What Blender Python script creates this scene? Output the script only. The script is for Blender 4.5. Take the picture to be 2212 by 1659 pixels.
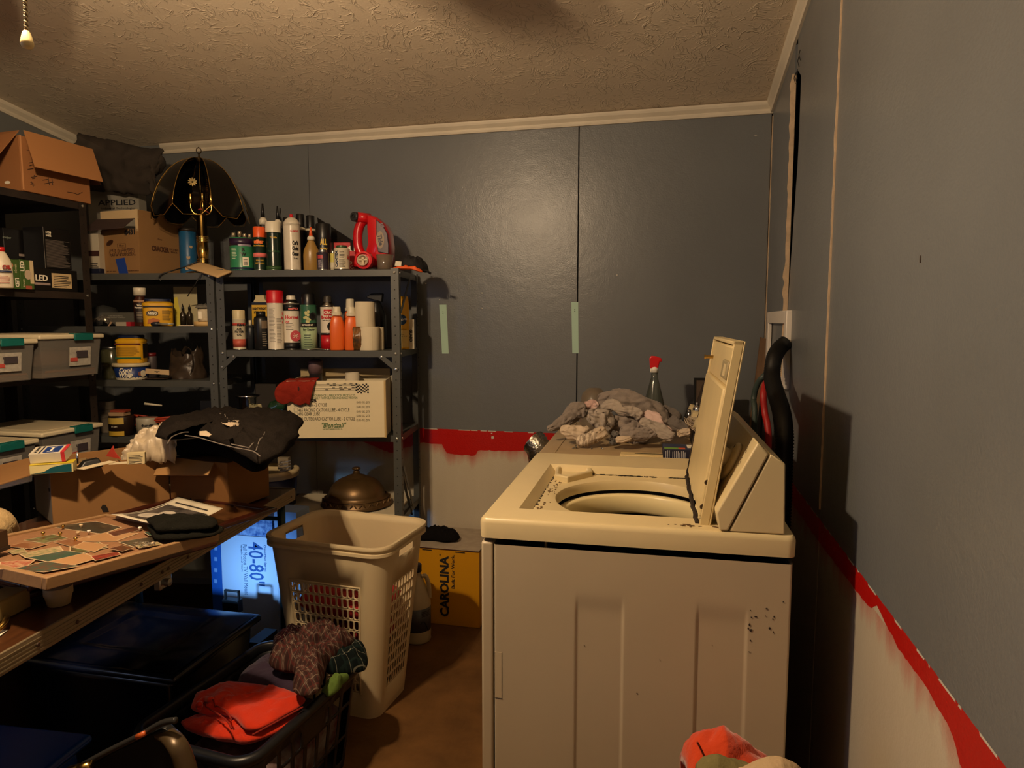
import bpy, bmesh, math, random
import numpy as np
from mathutils import Vector, Matrix, noise
random.seed(7)
sc = bpy.context.scene
for o in list(bpy.data.objects): bpy.data.objects.remove(o)
COL = sc.collection
R_ = math.radians

# ---------------------------------------------------------------- camera
FPX, CX, CY, HCAM = 1450.0, 1106.0, 829.5, 1.36
PIT = math.atan2(CY - 694, FPX)
YAW = math.atan2(1450 - CX, FPX / math.cos(PIT))
cF = Vector((-math.sin(YAW) * math.cos(PIT), math.cos(YAW) * math.cos(PIT), -math.sin(PIT)))
cR = Vector((math.cos(YAW), math.sin(YAW), 0)); cU = cR.cross(cF); CAM = Vector((0, 0, HCAM))
cd = bpy.data.cameras.new('camera'); cam = bpy.data.objects.new('camera', cd); COL.objects.link(cam)
cam.matrix_world = Matrix(((cR.x, cU.x, -cF.x, 0), (cR.y, cU.y, -cF.y, 0), (cR.z, cU.z, -cF.z, HCAM), (0, 0, 0, 1)))
cd.sensor_width = 36; cd.lens = FPX * 36 / 2212; cd.clip_start = .02
sc.camera = cam

# ---------------------------------------------------------------- light and exposure
sc.view_settings.view_transform = 'Standard'; sc.view_settings.look = 'None'
sc.view_settings.exposure = 0.0; sc.view_settings.gamma = 1.0; sc.view_settings.use_curve_mapping = False
w = bpy.data.worlds.new('world'); sc.world = w; w.use_nodes = True
w.node_tree.nodes['Background'].inputs[0].default_value = (.5, .55, .7, 1)
w.node_tree.nodes['Background'].inputs[1].default_value = 0.02
LAMP = Vector((-1.06, 0.88, 2.11))
WARM = (1.0, .72, .44)
def light(name, kind, loc, energy, color, **k):
    l = bpy.data.lights.new(name, kind); l.energy = energy; l.color = color
    for a, b in k.items(): setattr(l, a, b)
    o = bpy.data.objects.new(name, l); COL.objects.link(o); o.location = loc
    return o
light('fan_bulb_light', 'POINT', LAMP + Vector((0, 0, .012)), 385, WARM, shadow_soft_size=.04)
wl = light('blue_under_table_light', 'AREA', (-1.75, .90, .675), 1.05, (.20, .48, 1.0), shape='RECTANGLE', size=.10, size_y=.10)  # added lamp for the blue glow under the table; no window there
wl.data.spread = R_(26); wl.rotation_euler = (Vector((-1.62, 2.34, .33)) - wl.location).to_track_quat('-Z', 'Y').to_euler()
cool = light('cool_fill_light', 'AREA', (-2.86, -.55, 1.55), 6.0, (.48, .62, 1.0), shape='RECTANGLE', size=.8, size_y=.9)  # added cool fill for the upper left walls, no known source
cool.rotation_euler = (R_(90), 0, R_(-90))

# ---------------------------------------------------------------- helpers
def ray(u, v): return cF + cR * ((u - CX) / FPX) + cU * ((CY - v) / FPX)
def onz(u, v, z): d = ray(u, v); return CAM + d * ((z - HCAM) / d.z)
def ony(u, v, y): d = ray(u, v); return CAM + d * (y / d.y)
def onx(u, v, x): d = ray(u, v); return CAM + d * (x / d.x)
UA = R_(9)
UN = Vector((-math.sin(UA), math.cos(UA), 0)); UX = Vector((math.cos(UA), math.sin(UA), 0))
UP0 = Vector((-1.13, 2.69, 0))
def onu(u, v, t=0):
    d = ray(u, v); k = ((UP0 + UN * t - CAM).dot(UN)) / d.dot(UN); return CAM + d * k
def onv(u, v, p0, n):
    d = ray(u, v); return CAM + d * ((Vector(p0) - CAM).dot(n) / d.dot(n))
Fh = Vector((cF.x, cF.y, 0)).normalized()
def zat(v, p, u=None):
    d = ray(u if u is not None else 1106, v)
    k = Vector((p[0], p[1], 0)).dot(Fh) / d.dot(Fh); return HCAM + d.z * k
def mpp(p): return (Vector(p) - CAM).dot(cF) / FPX
def face(p): return math.atan2(-p[0], p[1])

def s2l(c): return tuple(((x / 12.92) if x <= .04045 else ((x + .055) / 1.055) ** 2.4) for x in c)
def hx(h): h = h.lstrip('#'); return s2l(tuple(int(h[i:i + 2], 16) / 255 for i in (0, 2, 4)))
_m = {}
def M(col, rough=.5, metal=0, bump=0, bscale=60, var=0, vscale=8, trans=0, alpha=1, emis=0, spec=.5, name=None, col2=None, sheen=0, coat=0, streak=None):
    key = (col, rough, metal, bump, bscale, var, vscale, trans, alpha, emis, spec, col2, sheen, coat, streak)
    if key in _m: return _m[key]
    m = bpy.data.materials.new(name or 'mat_' + col.strip('#')); m.use_nodes = True
    nt = m.node_tree; b = nt.nodes['Principled BSDF']; N = nt.nodes.new; L = nt.links.new
    c = hx(col)
    b.inputs['Base Color'].default_value = (*c, 1); b.inputs['Roughness'].default_value = rough
    b.inputs['Metallic'].default_value = metal; b.inputs['Specular IOR Level'].default_value = spec
    b.inputs['Transmission Weight'].default_value = trans; b.inputs['Alpha'].default_value = alpha
    b.inputs['Coat Weight'].default_value = coat
    if sheen: b.inputs['Sheen Weight'].default_value = sheen; b.inputs['Sheen Roughness'].default_value = .5
    if emis: b.inputs['Emission Color'].default_value = (*c, 1); b.inputs['Emission Strength'].default_value = emis
    if var or bump:
        tc = N('ShaderNodeTexCoord')
        src = tc.outputs['Object']
        if streak:
            mp = N('ShaderNodeMapping'); mp.inputs['Scale'].default_value = streak; L(src, mp.inputs[0]); src = mp.outputs[0]
    if var:
        n = N('ShaderNodeTexNoise'); n.inputs['Scale'].default_value = vscale; n.inputs['Detail'].default_value = 5; n.inputs['Roughness'].default_value = .6
        L(src, n.inputs['Vector'])
        r = N('ShaderNodeValToRGB'); L(n.outputs['Fac'], r.inputs[0])
        c2 = hx(col2) if col2 else tuple(x * (1 - var) for x in c)
        r.color_ramp.elements[0].position = .35; r.color_ramp.elements[1].position = .65
        r.color_ramp.elements[0].color = (*c2, 1); r.color_ramp.elements[1].color = (*c, 1)
        L(r.outputs[0], b.inputs['Base Color'])
    if bump:
        n = N('ShaderNodeTexNoise'); n.inputs['Scale'].default_value = bscale; n.inputs['Detail'].default_value = 4
        L(src, n.inputs['Vector'])
        bp = N('ShaderNodeBump'); bp.inputs['Strength'].default_value = bump; bp.inputs['Distance'].default_value = .004
        L(n.outputs['Fac'], bp.inputs['Height']); L(bp.outputs[0], b.inputs['Normal'])
    _m[key] = m
    return m

class MB:
    def __init__(s): s.v = []; s.f = []
    def add(s, vs, fs, T=None):
        o = len(s.v)
        s.v += [tuple(T @ Vector(p)) for p in vs] if T is not None else [tuple(p) for p in vs]
        s.f += [tuple(i + o for i in f) for f in fs]; return s
    def box(s, c, d, T=None, taper=1):
        x, y, z = d[0] / 2, d[1] / 2, d[2] / 2; cx, cy, cz = c; t = taper
        vs = [(cx - x, cy - y, cz - z), (cx + x, cy - y, cz - z), (cx + x, cy + y, cz - z), (cx - x, cy + y, cz - z),
              (cx - x * t, cy - y * t, cz + z), (cx + x * t, cy - y * t, cz + z), (cx + x * t, cy + y * t, cz + z), (cx - x * t, cy + y * t, cz + z)]
        return s.add(vs, [(0, 3, 2, 1), (4, 5, 6, 7), (0, 1, 5, 4), (1, 2, 6, 5), (2, 3, 7, 6), (3, 0, 4, 7)], T)
    def bb(s, a, b, T=None):
        return s.box([(a[i] + b[i]) / 2 for i in range(3)], [abs(b[i] - a[i]) for i in range(3)], T)
    def hexa(s, p, T=None):   # 8 points: bottom 4, top 4
        return s.add(p, [(0, 3, 2, 1), (4, 5, 6, 7), (0, 1, 5, 4), (1, 2, 6, 5), (2, 3, 7, 6), (3, 0, 4, 7)], T)
    def prism(s, poly, d0, d1, axis='z', T=None):
        n = len(poly)
        mk = {'z': lambda p, d: (p[0], p[1], d), 'y': lambda p, d: (p[0], d, p[1]), 'x': lambda p, d: (d, p[0], p[1])}[axis]
        vs = [mk(p, d0) for p in poly] + [mk(p, d1) for p in poly]
        fs = [tuple(range(n))[::-1], tuple(range(n, 2 * n))] + [(i, (i + 1) % n, n + (i + 1) % n, n + i) for i in range(n)]
        return s.add(vs, fs, T)
    def lathe(s, prof, n=24, c=(0, 0, 0), sx=1, sy=1, T=None, power=2, cap=True):
        vs = []; fs = []
        for r, z in prof:
            for i in range(n):
                a = 2 * math.pi * i / n; ca, sa = math.cos(a), math.sin(a)
                if power != 2:
                    ca = math.copysign(abs(ca) ** (2 / power), ca); sa = math.copysign(abs(sa) ** (2 / power), sa)
                vs.append((c[0] + r * ca * sx, c[1] + r * sa * sy, c[2] + z))
        m = len(prof)
        for j in range(m - 1):
            for i in range(n):
                k = (i + 1) % n; fs.append((j * n + i, j * n + k, (j + 1) * n + k, (j + 1) * n + i))
        if cap and prof[0][0] > 1e-6: fs.append(tuple(range(n))[::-1])
        if cap and prof[-1][0] > 1e-6: fs.append(tuple(range((m - 1) * n, m * n)))
        return s.add(vs, fs, T)
    def tube(s, pts, r, n=8, cap=True, T=None, flat=1, up=None):
        pts = [Vector(p) for p in pts]; m = len(pts); vs = []; fs = []
        rr = r if isinstance(r, (list, tuple)) else [r] * m
        pu = None
        for j, p in enumerate(pts):
            t = (pts[min(j + 1, m - 1)] - pts[max(j - 1, 0)]).normalized()
            ref = Vector(up) if up else (pu if pu else (Vector((0, 0, 1)) if abs(t.z) < .9 else Vector((1, 0, 0))))
            a = t.cross(ref)
            if a.length < 1e-5: a = t.cross(Vector((1, .3, 0)))
            a.normalize(); b = a.cross(t).normalized(); pu = b
            for i in range(n):
                w_ = 2 * math.pi * i / n
                vs.append(p + a * (rr[j] * math.cos(w_)) + b * (rr[j] * flat * math.sin(w_)))
        for j in range(m - 1):
            for i in range(n):
                k = (i + 1) % n; fs.append((j * n + i, j * n + k, (j + 1) * n + k, (j + 1) * n + i))
        if cap: fs.append(tuple(range(n))[::-1]); fs.append(tuple(range((m - 1) * n, m * n)))
        return s.add(vs, fs, T)
    def grid(s, fn, nu, nv, T=None, closed_u=False):
        vs = [fn(i / (nu - (0 if closed_u else 1)), j / (nv - 1)) for j in range(nv) for i in range(nu)]
        fs = []
        for j in range(nv - 1):
            for i in range(nu if closed_u else nu - 1):
                k = (i + 1) % nu; fs.append((j * nu + i, j * nu + k, (j + 1) * nu + k, (j + 1) * nu + i))
        return s.add(vs, fs, T)
    def build(s, name, mat, parent=None, smooth=False, bevel=0, seg=2, solid=0, loc=None, rot=None, angle=None):
        me = bpy.data.meshes.new(name); me.from_pydata(s.v, [], s.f)
        me.update()
        if mat: me.materials.append(mat)
        if smooth or bevel:
            me.polygons.foreach_set('use_smooth', [True] * len(me.polygons))
            if not smooth or angle: me.set_sharp_from_angle(angle=R_(angle or 40))
        o = bpy.data.objects.new(name, me); COL.objects.link(o)
        if parent is not None: o.parent = parent
        if loc is not None: o.location = loc
        if rot is not None: o.rotation_euler = rot
        if solid:
            md = o.modifiers.new('s', 'SOLIDIFY'); md.thickness = solid; md.offset = 0
        if bevel:
            md = o.modifiers.new('b', 'BEVEL'); md.width = bevel; md.segments = seg; md.limit_method = 'ANGLE'; md.angle_limit = R_(35); md.harden_normals = False
        return o
def tag(o, label=None, cat=None, group=None, kind=None):
    if label: o['label'] = label
    if cat: o['category'] = cat
    if group: o['group'] = group
    if kind: o['kind'] = kind
    return o
def thing(name, label, cat, loc=(0, 0, 0), rz=0, group=None, rot=None):
    o = bpy.data.objects.new(name, None); COL.objects.link(o); o.location = loc
    o.rotation_euler = rot if rot else (0, 0, rz); o.empty_display_size = .05
    return tag(o, label, cat, group)
def struct(o): o['kind'] = 'structure'; return o

def text(body, size, mat, parent, loc=(0, 0, 0), rz=0, rot=None, width=None, wrap=0, bold=0, ext=.0004, align='CENTER', roll=0, name='lettering', line=1, shear=0, wrap_c=None):
    """flat lettering in the local XZ plane facing -Y, optionally wrapped on a cylinder of radius wrap about z"""
    cu = bpy.data.curves.new('t', 'FONT'); cu.body = body; cu.size = size; cu.extrude = ext; cu.offset = bold; cu.align_x = align; cu.align_y = 'CENTER'
    cu.resolution_u = 2; cu.space_line = line; cu.shear = shear
    to = bpy.data.objects.new('t', cu); COL.objects.link(to)
    dg = bpy.context.evaluated_depsgraph_get(); me = bpy.data.meshes.new_from_object(to.evaluated_get(dg))
    bpy.data.objects.remove(to); bpy.data.curves.remove(cu)
    n = len(me.vertices); co = np.empty(n * 3, 'f'); me.vertices.foreach_get('co', co); co = co.reshape(-1, 3)
    if n == 0: return None
    if width:
        wd = co[:, 0].max() - co[:, 0].min(); co[:, 0] *= width / max(wd, 1e-6)
    if roll:
        c_, s_ = math.cos(roll), math.sin(roll); x, y = co[:, 0].copy(), co[:, 1].copy()
        co[:, 0] = x * c_ - y * s_; co[:, 1] = x * s_ + y * c_
    x, y, z = co[:, 0].copy(), co[:, 1].copy(), co[:, 2].copy()
    if wrap:
        a = x / wrap; rad = wrap + z + .0006
        co[:, 0] = rad * np.sin(a); co[:, 1] = -rad * np.cos(a); co[:, 2] = y
    else:
        co[:, 0] = x; co[:, 1] = -z; co[:, 2] = y
    me.vertices.foreach_set('co', co.ravel()); me.update()
    me.materials.clear(); me.materials.append(mat); me.name = name
    o = bpy.data.objects.new(name, me); COL.objects.link(o); o.parent = parent; o.location = loc
    o.rotation_euler = rot if rot else (0, 0, rz)
    return o
def fbm(x, y, z=0, o=4):
    return noise.fractal(Vector((x, y, z)), 1.0, 2.0, o, noise_basis='PERLIN_ORIGINAL')

def folded(name, pts, zf, th, mat, parent=None, wr=.008, ws=14, seed=0, rings=16, seg=72, edge=.35, stretch=(1, 1), rough=.0015, smooth_pts=True, under=.3):
    """soft flat bundle of cloth: outline pts (xy), base height zf(x,y), thickness th, wrinkled closed surface"""
    pts = [Vector((p[0], p[1])) for p in pts]
    cx = sum(p.x for p in pts) / len(pts); cy = sum(p.y for p in pts) / len(pts)
    n = len(pts); out = []
    for i in range(seg):      # resample with Catmull-Rom
        t = i / seg * n; k = int(t) % n; q = t - int(t)
        p0, p1, p2, p3 = pts[(k - 1) % n], pts[k], pts[(k + 1) % n], pts[(k + 2) % n]
        cr = .5 * ((2 * p1) + (p2 - p0) * q + (2 * p0 - 5 * p1 + 4 * p2 - p3) * q * q + (3 * p1 - p0 - 3 * p2 + p3) * q ** 3)
        li = p1.lerp(p2, q); p = cr * .55 + li * .45
        e = fbm(p.x * 7 + seed, p.y * 7, seed, 2) * .02
        dr = (p - Vector((cx, cy))).normalized() * e
        out.append(p + dr)
    m = MB(); vs = []; fs = []
    zfun = zf if callable(zf) else (lambda x, y: zf)
    def top(r, p, s):
        x = cx + (p.x - cx) * r; y = cy + (p.y - cy) * r
        prof = max(0, 1 - r ** (1 / edge * 1.4)) ** .5
        sx, sy = stretch
        wv = fbm(x * ws * sx + seed * 3.1, y * ws * sy, seed)
        rg = (1 - abs(fbm(x * ws * sx * .8 + 5 + seed, y * ws * sy * .8 + 3, seed + 2)) * 2.2)
        rg = max(rg, 0) ** 2
        h = (wv * wr + rg * wr * 1.4) * min(1, (1 - r) * 5 + .25) + rough * fbm(x * 60, y * 60, seed) * .4
        return (x, y, zfun(x, y) + th * (under + (1 - under) * prof) + h * prof)
    def bot(r, p):
        x = cx + (p.x - cx) * r; y = cy + (p.y - cy) * r
        return (x, y, zfun(x, y) + th * under * (r ** 6) * .8 + .001)
    R = [(j + 1) / rings for j in range(rings)]; R = [1 - (1 - r) ** 1.3 for r in R]
    vs.append(top(0.0, out[0], 0))
    for r in R:
        for p in out: vs.append(top(r, p, 0))
    for r in [.97, .8, .4]:
        for p in out: vs.append(bot(r, p))
    vs.append(bot(0, out[0]))
    N = seg
    for i in range(N): fs.append((0, 1 + i, 1 + (i + 1) % N))
    rows = rings + 3
    for j in range(rows - 1):
        for i in range(N):
            a = 1 + j * N + i; b = 1 + j * N + (i + 1) % N; fs.append((a, a + N, b + N, b))
    last = 1 + (rows - 1) * N
    for i in range(N): fs.append((last + i, len(vs) - 1, last + (i + 1) % N))
    m.add(vs, [f[::-1] for f in fs])
    me_o = m.build(name, mat, parent, smooth=True)
    return me_o
from mathutils.bvhtree import BVHTree
def drop(pts, obj, off=.001, root=None):
    me = obj.data; tree = BVHTree.FromPolygons([v.co.copy() for v in me.vertices], [tuple(p.vertices) for p in me.polygons]); out = []
    for p in pts:
        h = tree.ray_cast(Vector((p[0], p[1], 5)), Vector((0, 0, -1)))[0]
        out.append(Vector((p[0], p[1], (h.z if h else p[2]) + off)))
    return out
def plaid(name, base, a, b, sc_=26, thin='#b9a58e'):
    m = bpy.data.materials.new(name); m.use_nodes = True; nt = m.node_tree; N = nt.nodes.new; L = nt.links.new
    bs = nt.nodes['Principled BSDF']; bs.inputs['Roughness'].default_value = .95; bs.inputs['Specular IOR Level'].default_value = .1
    tc = N('ShaderNodeTexCoord'); nz = N('ShaderNodeTexNoise'); nz.inputs['Scale'].default_value = 6; nz.inputs['Detail'].default_value = 2
    L(tc.outputs['Object'], nz.inputs['Vector'])
    mx = N('ShaderNodeMix'); mx.data_type = 'VECTOR'; mx.inputs[0].default_value = .014
    L(tc.outputs['Object'], mx.inputs[4]); L(nz.outputs['Color'], mx.inputs[5])
    mp = N('ShaderNodeMapping'); mp.inputs['Rotation'].default_value = (0, 0, .5); mp.inputs['Scale'].default_value = (sc_, sc_, sc_); L(mx.outputs[1], mp.inputs[0])
    sp = N('ShaderNodeSeparateXYZ'); L(mp.outputs[0], sp.inputs[0])
    col = None
    def band(out, ph, wd):
        ad = N('ShaderNodeMath'); ad.operation = 'ADD'; ad.inputs[1].default_value = ph; L(out, ad.inputs[0])
        fr = N('ShaderNodeMath'); fr.operation = 'FRACT'; L(ad.outputs[0], fr.inputs[0])
        lt = N('ShaderNodeMath'); lt.operation = 'LESS_THAN'; lt.inputs[1].default_value = wd; L(fr.outputs[0], lt.inputs[0]); return lt.outputs[0]
    prev = None
    cur = hx(base)
    for out, ph, wd, c, fac in ((sp.outputs[0], 0, .42, a, .6), (sp.outputs[1], 0, .42, a, .6), (sp.outputs[0], .55, .12, b, .7), (sp.outputs[1], .55, .12, b, .7), (sp.outputs[0], .2, .045, thin, .75), (sp.outputs[1], .2, .045, thin, .75)):
        bd = band(out, ph, wd); ml = N('ShaderNodeMath'); ml.operation = 'MULTIPLY'; ml.inputs[1].default_value = fac; L(bd, ml.inputs[0])
        mm = N('ShaderNodeMix'); mm.data_type = 'RGBA'; L(ml.outputs[0], mm.inputs[0]); mm.inputs[7].default_value = (*hx(c), 1)
        if prev: L(prev, mm.inputs[6])
        else: mm.inputs[6].default_value = (*cur, 1)
        prev = mm.outputs[2]
    L(prev, bs.inputs['Base Color'])
    return m
def path(pts, n=12):
    pts = [Vector(p) for p in pts]; out = []; m = len(pts)
    for k in range(m - 1):
        p0, p1, p2, p3 = pts[max(k - 1, 0)], pts[k], pts[k + 1], pts[min(k + 2, m - 1)]
        for i in range(n):
            q = i / n
            out.append(.5 * ((2 * p1) + (p2 - p0) * q + (2 * p0 - 5 * p1 + 4 * p2 - p3) * q * q + (3 * p1 - p0 - 3 * p2 + p3) * q ** 3))
    out.append(pts[-1]); return out

# common materials
BLACKP = M('#141414', .4); INK = M('#15151a', .7); WHITEP = M('#e9e2d2', .45); REDP = M('#c01818', .35)
CREAM = M('#e6d9b4', .38, var=.10, vscale=3); CARD = M('#a8743f', .85, bump=.15, bscale=90, var=.10, vscale=6, spec=.15)
CARD2 = M('#c08a52', .85, bump=.1, bscale=90, var=.08, vscale=6, spec=.15)
PAPER = M('#e8e0cc', .8); SHELFM = M('#4b4c49', .42, metal=.0, bump=.05, bscale=200, var=.12, vscale=5)
CHROME = M('#cfcfcf', .18, metal=1); BRASS = M('#c9a55a', .22, metal=1, var=.25, vscale=20); STEEL = M('#9a9a98', .35, metal=1)
TEAL = M('#0c5f58', .4); BLUEC = M('#1b2c63', .4); YEL = M('#d9a514', .4)
# ================================================================ room
D = 3.10; XW = .398; XL = -3.0; YB = -1.3; ZC = lambda y: 2.280 + .145 * (D - y)
def wallmat(side):
    m = bpy.data.materials.new('painted_wall_' + side); m.use_nodes = True; nt = m.node_tree; N = nt.nodes.new; L = nt.links.new
    bs = nt.nodes['Principled BSDF']
    g = N('ShaderNodeNewGeometry'); sp = N('ShaderNodeSeparateXYZ'); L(g.outputs['Position'], sp.inputs[0])
    Z = sp.outputs[2]; H = sp.outputs[0] if side == 'back' else sp.outputs[1]
    def nz(scale, detail, vec=None, st=None):
        n = N('ShaderNodeTexNoise'); n.inputs['Scale'].default_value = scale; n.inputs['Detail'].default_value = detail
        if st:
            mp = N('ShaderNodeMapping'); mp.inputs['Scale'].default_value = st; L(g.outputs['Position'], mp.inputs[0]); L(mp.outputs[0], n.inputs['Vector'])
        else: L(g.outputs['Position'], n.inputs['Vector'])
        return n.outputs['Fac']
    def math_(op, a, b=None, c=None):
        n = N('ShaderNodeMath'); n.operation = op
        for i, x in enumerate((a, b, c)):
            if x is None: continue
            if isinstance(x, (int, float)): n.inputs[i].default_value = x
            else: L(x, n.inputs[i])
        return n.outputs[0]
    # grey paint
    r = N('ShaderNodeValToRGB'); L(nz(1.6, 5), r.inputs[0]); r.color_ramp.elements[0].position = .35; r.color_ramp.elements[1].position = .68
    r.color_ramp.elements[0].color = (*hx('#65686a'), 1); r.color_ramp.elements[1].color = (*hx('#6d7072'), 1)
    grey = r.outputs[0]
    r2 = N('ShaderNodeValToRGB'); L(nz(3, 5, st=(2, 2, .4)), r2.inputs[0]); r2.color_ramp.elements[0].color = (*hx('#b9ad97'), 1); r2.color_ramp.elements[1].color = (*hx('#cfc6b2'), 1)
    cream = r2.outputs[0]
    # lower limit of the red band by position along the wall
    lo, hi = ((-3.0, .4) if side == 'back' else (-1.3, 3.1))
    mr = N('ShaderNodeMapRange'); L(H, mr.inputs[0]); mr.inputs[1].default_value = lo; mr.inputs[2].default_value = hi
    fc = N('ShaderNodeFloatCurve'); L(mr.outputs[0], fc.inputs['Value']); cv = fc.mapping.curves[0]
    if side == 'back': P = [(-3, .76), (-1.75, .77), (-1.5, .75), (-1.36, .70), (-1.2, .76), (-1.085, .757), (-1.065, .712), (-.92, .705), (-.90, .735), (-.75, .737), (-.65, .745), (-.5, .77), (.4, .76)]
    else: P = [(-1.3, .73), (.7, .735), (.93, .748), (.985, .755), (1.01, .78), (1.10, .793), (1.25, .792), (1.38, .812), (1.42, .79), (1.52, .785), (1.9, .77), (3.1, .76)]
    while len(cv.points) > 2: cv.points.remove(cv.points[-1])
    cv.points[0].location = ((P[0][0] - lo) / (hi - lo), P[0][1]); cv.points[1].location = ((P[-1][0] - lo) / (hi - lo), P[-1][1])
    for a, b in P[1:-1]: cv.points.new((a - lo) / (hi - lo), b)
    for p_ in cv.points: p_.handle_type = 'VECTOR'
    fc.mapping.update()
    wob = math_('MULTIPLY', math_('SUBTRACT', nz(30, 4), .5), .014)
    streak = math_('MULTIPLY', math_('SUBTRACT', nz(1, 5, st=(26, 26, 2.2)), .5), .12)
    zz = math_('ADD', Z, wob)
    inred = math_('MULTIPLY', math_('GREATER_THAN', zz, fc.outputs[0]), math_('LESS_THAN', math_('ADD', Z, math_('MULTIPLY', wob, .3)), .833))
    smr = N('ShaderNodeMapRange'); L(math_('SUBTRACT', math_('ADD', zz, streak), fc.outputs[0]), smr.inputs[0])
    smr.inputs[1].default_value = -.05; smr.inputs[2].default_value = .01; smr.inputs[3].default_value = 0; smr.inputs[4].default_value = .62
    smear = math_('MULTIPLY', smr.outputs[0], math_('LESS_THAN', Z, .8))
    redf = math_('MAXIMUM', inred, smear)
    def mix(f, a, b):
        n = N('ShaderNodeMix'); n.data_type = 'RGBA'
        for i, x in ((0, f), (6, a), (7, b)):
            if hasattr(x, 'is_linked') or hasattr(x, 'node'): L(x, n.inputs[i])
            else: n.inputs[i].default_value = x if i == 0 else (*x, 1)
        return n.outputs[2]
    low = mix(redf, cream, hx('#b3150f'))
    edge = math_('MULTIPLY', math_('GREATER_THAN', Z, .829), math_('GREATER_THAN', nz(18, 3), .52))
    low = mix(edge, low, hx('#c9c3b3'))
    top = math_('GREATER_THAN', math_('ADD', Z, math_('MULTIPLY', wob, .25)), .833)
    col = mix(top, low, grey)
    L(col, bs.inputs['Base Color'])
    L(math_('ADD', math_('MULTIPLY', nz(5, 3), .12), .27), bs.inputs['Roughness'])
    bp = N('ShaderNodeBump'); bp.inputs['Strength'].default_value = .42; bp.inputs['Distance'].default_value = .0016
    L(math_('ADD', nz(170, 3), math_('MULTIPLY', nz(26, 4), 1.6)), bp.inputs['Height']); L(bp.outputs[0], bs.inputs['Normal'])
    return m
WB, WR = wallmat('back'), wallmat('right')
DARKGAP = M('#070605', .95)
# floor: worn brown sheet flooring
fm = M('#6b4a26', .8, bump=.5, bscale=45, var=.35, vscale=7, spec=.2)
struct(MB().bb((XL - .1, YB - .1, -.05), (XW + .3, D + .15, 0)).build('floor', fm))
# ceiling, sloping down to the back wall
cm = bpy.data.materials.new('brushed_texture_ceiling'); cm.use_nodes = True
nt = cm.node_tree; N = nt.nodes.new; L = nt.links.new; bs = nt.nodes['Principled BSDF']; bs.inputs['Base Color'].default_value = (*hx('#dccbb2'), 1); bs.inputs['Roughness'].default_value = .42; bs.inputs['Specular IOR Level'].default_value = .35
g = N('ShaderNodeNewGeometry')
def cell(scale, rot, seed):
    mp = N('ShaderNodeMapping'); mp.inputs['Rotation'].default_value = (0, 0, rot); mp.inputs['Location'].default_value = (seed, seed * .7, 0); L(g.outputs['Position'], mp.inputs[0])
    nz1 = N('ShaderNodeTexNoise'); nz1.inputs['Scale'].default_value = 5; nz1.inputs['Detail'].default_value = 2; L(mp.outputs[0], nz1.inputs['Vector'])
    mx = N('ShaderNodeMix'); mx.data_type = 'VECTOR'; mx.inputs[0].default_value = .16; L(mp.outputs[0], mx.inputs[4]); L(nz1.outputs['Color'], mx.inputs[5])
    m2 = N('ShaderNodeMapping'); m2.inputs['Scale'].default_value = (1, 3.4, 1); L(mx.outputs[1], m2.inputs[0])
    n = N('ShaderNodeTexNoise'); n.inputs['Scale'].default_value = scale; n.inputs['Detail'].default_value = 2.5; n.inputs['Roughness'].default_value = .5; L(m2.outputs[0], n.inputs['Vector'])
    a = N('ShaderNodeMath'); a.operation = 'SUBTRACT'; a.inputs[1].default_value = .5; L(n.outputs['Fac'], a.inputs[0])
    b = N('ShaderNodeMath'); b.operation = 'ABSOLUTE'; L(a.outputs[0], b.inputs[0])
    c = N('ShaderNodeMapRange'); c.inputs[1].default_value = 0; c.inputs[2].default_value = .035; c.inputs[3].default_value = 1; c.inputs[4].default_value = 0; c.interpolation_type = 'SMOOTHSTEP'; L(b.outputs[0], c.inputs[0])
    k = N('ShaderNodeTexNoise'); k.inputs['Scale'].default_value = 17; k.inputs['Detail'].default_value = 1; L(mp.outputs[0], k.inputs['Vector'])
    kk = N('ShaderNodeMapRange'); kk.inputs[1].default_value = .5; kk.inputs[2].default_value = .6; L(k.outputs['Fac'], kk.inputs[0])
    o = N('ShaderNodeMath'); o.operation = 'MULTIPLY'; L(c.outputs[0], o.inputs[0]); L(kk.outputs[0], o.inputs[1]); return o.outputs[0]
h = None
for a_ in ((13, .2, 1), (15, 1.3, 4.2), (14, 2.2, 7.7)):
    o_ = cell(*a_)
    if h is None: h = o_
    else:
        mxx = N('ShaderNodeMath'); mxx.operation = 'MAXIMUM'; L(h, mxx.inputs[0]); L(o_, mxx.inputs[1]); h = mxx.outputs[0]
fine = N('ShaderNodeTexNoise'); fine.inputs['Scale'].default_value = 120; L(g.outputs['Position'], fine.inputs['Vector'])
ff = N('ShaderNodeMath'); ff.operation = 'MULTIPLY_ADD'; ff.inputs[1].default_value = .22; L(fine.outputs['Fac'], ff.inputs[0]); L(h, ff.inputs[2])
bp = N('ShaderNodeBump'); bp.inputs['Strength'].default_value = .7; bp.inputs['Distance'].default_value = .0028; L(ff.outputs[0], bp.inputs['Height']); L(bp.outputs[0], bs.inputs['Normal'])
cl = MB(); a, b = YB - .1, D + .1
cl.hexa([(XL - .1, a, ZC(a)), (XW + .3, a, ZC(a)), (XW + .3, b, ZC(b)), (XL - .1, b, ZC(b)), (XL - .1, a, ZC(a) + .08), (XW + .3, a, ZC(a) + .08), (XW + .3, b, ZC(b) + .08), (XL - .1, b, ZC(b) + .08)])
struct(cl.build('ceiling', cm))
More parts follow.
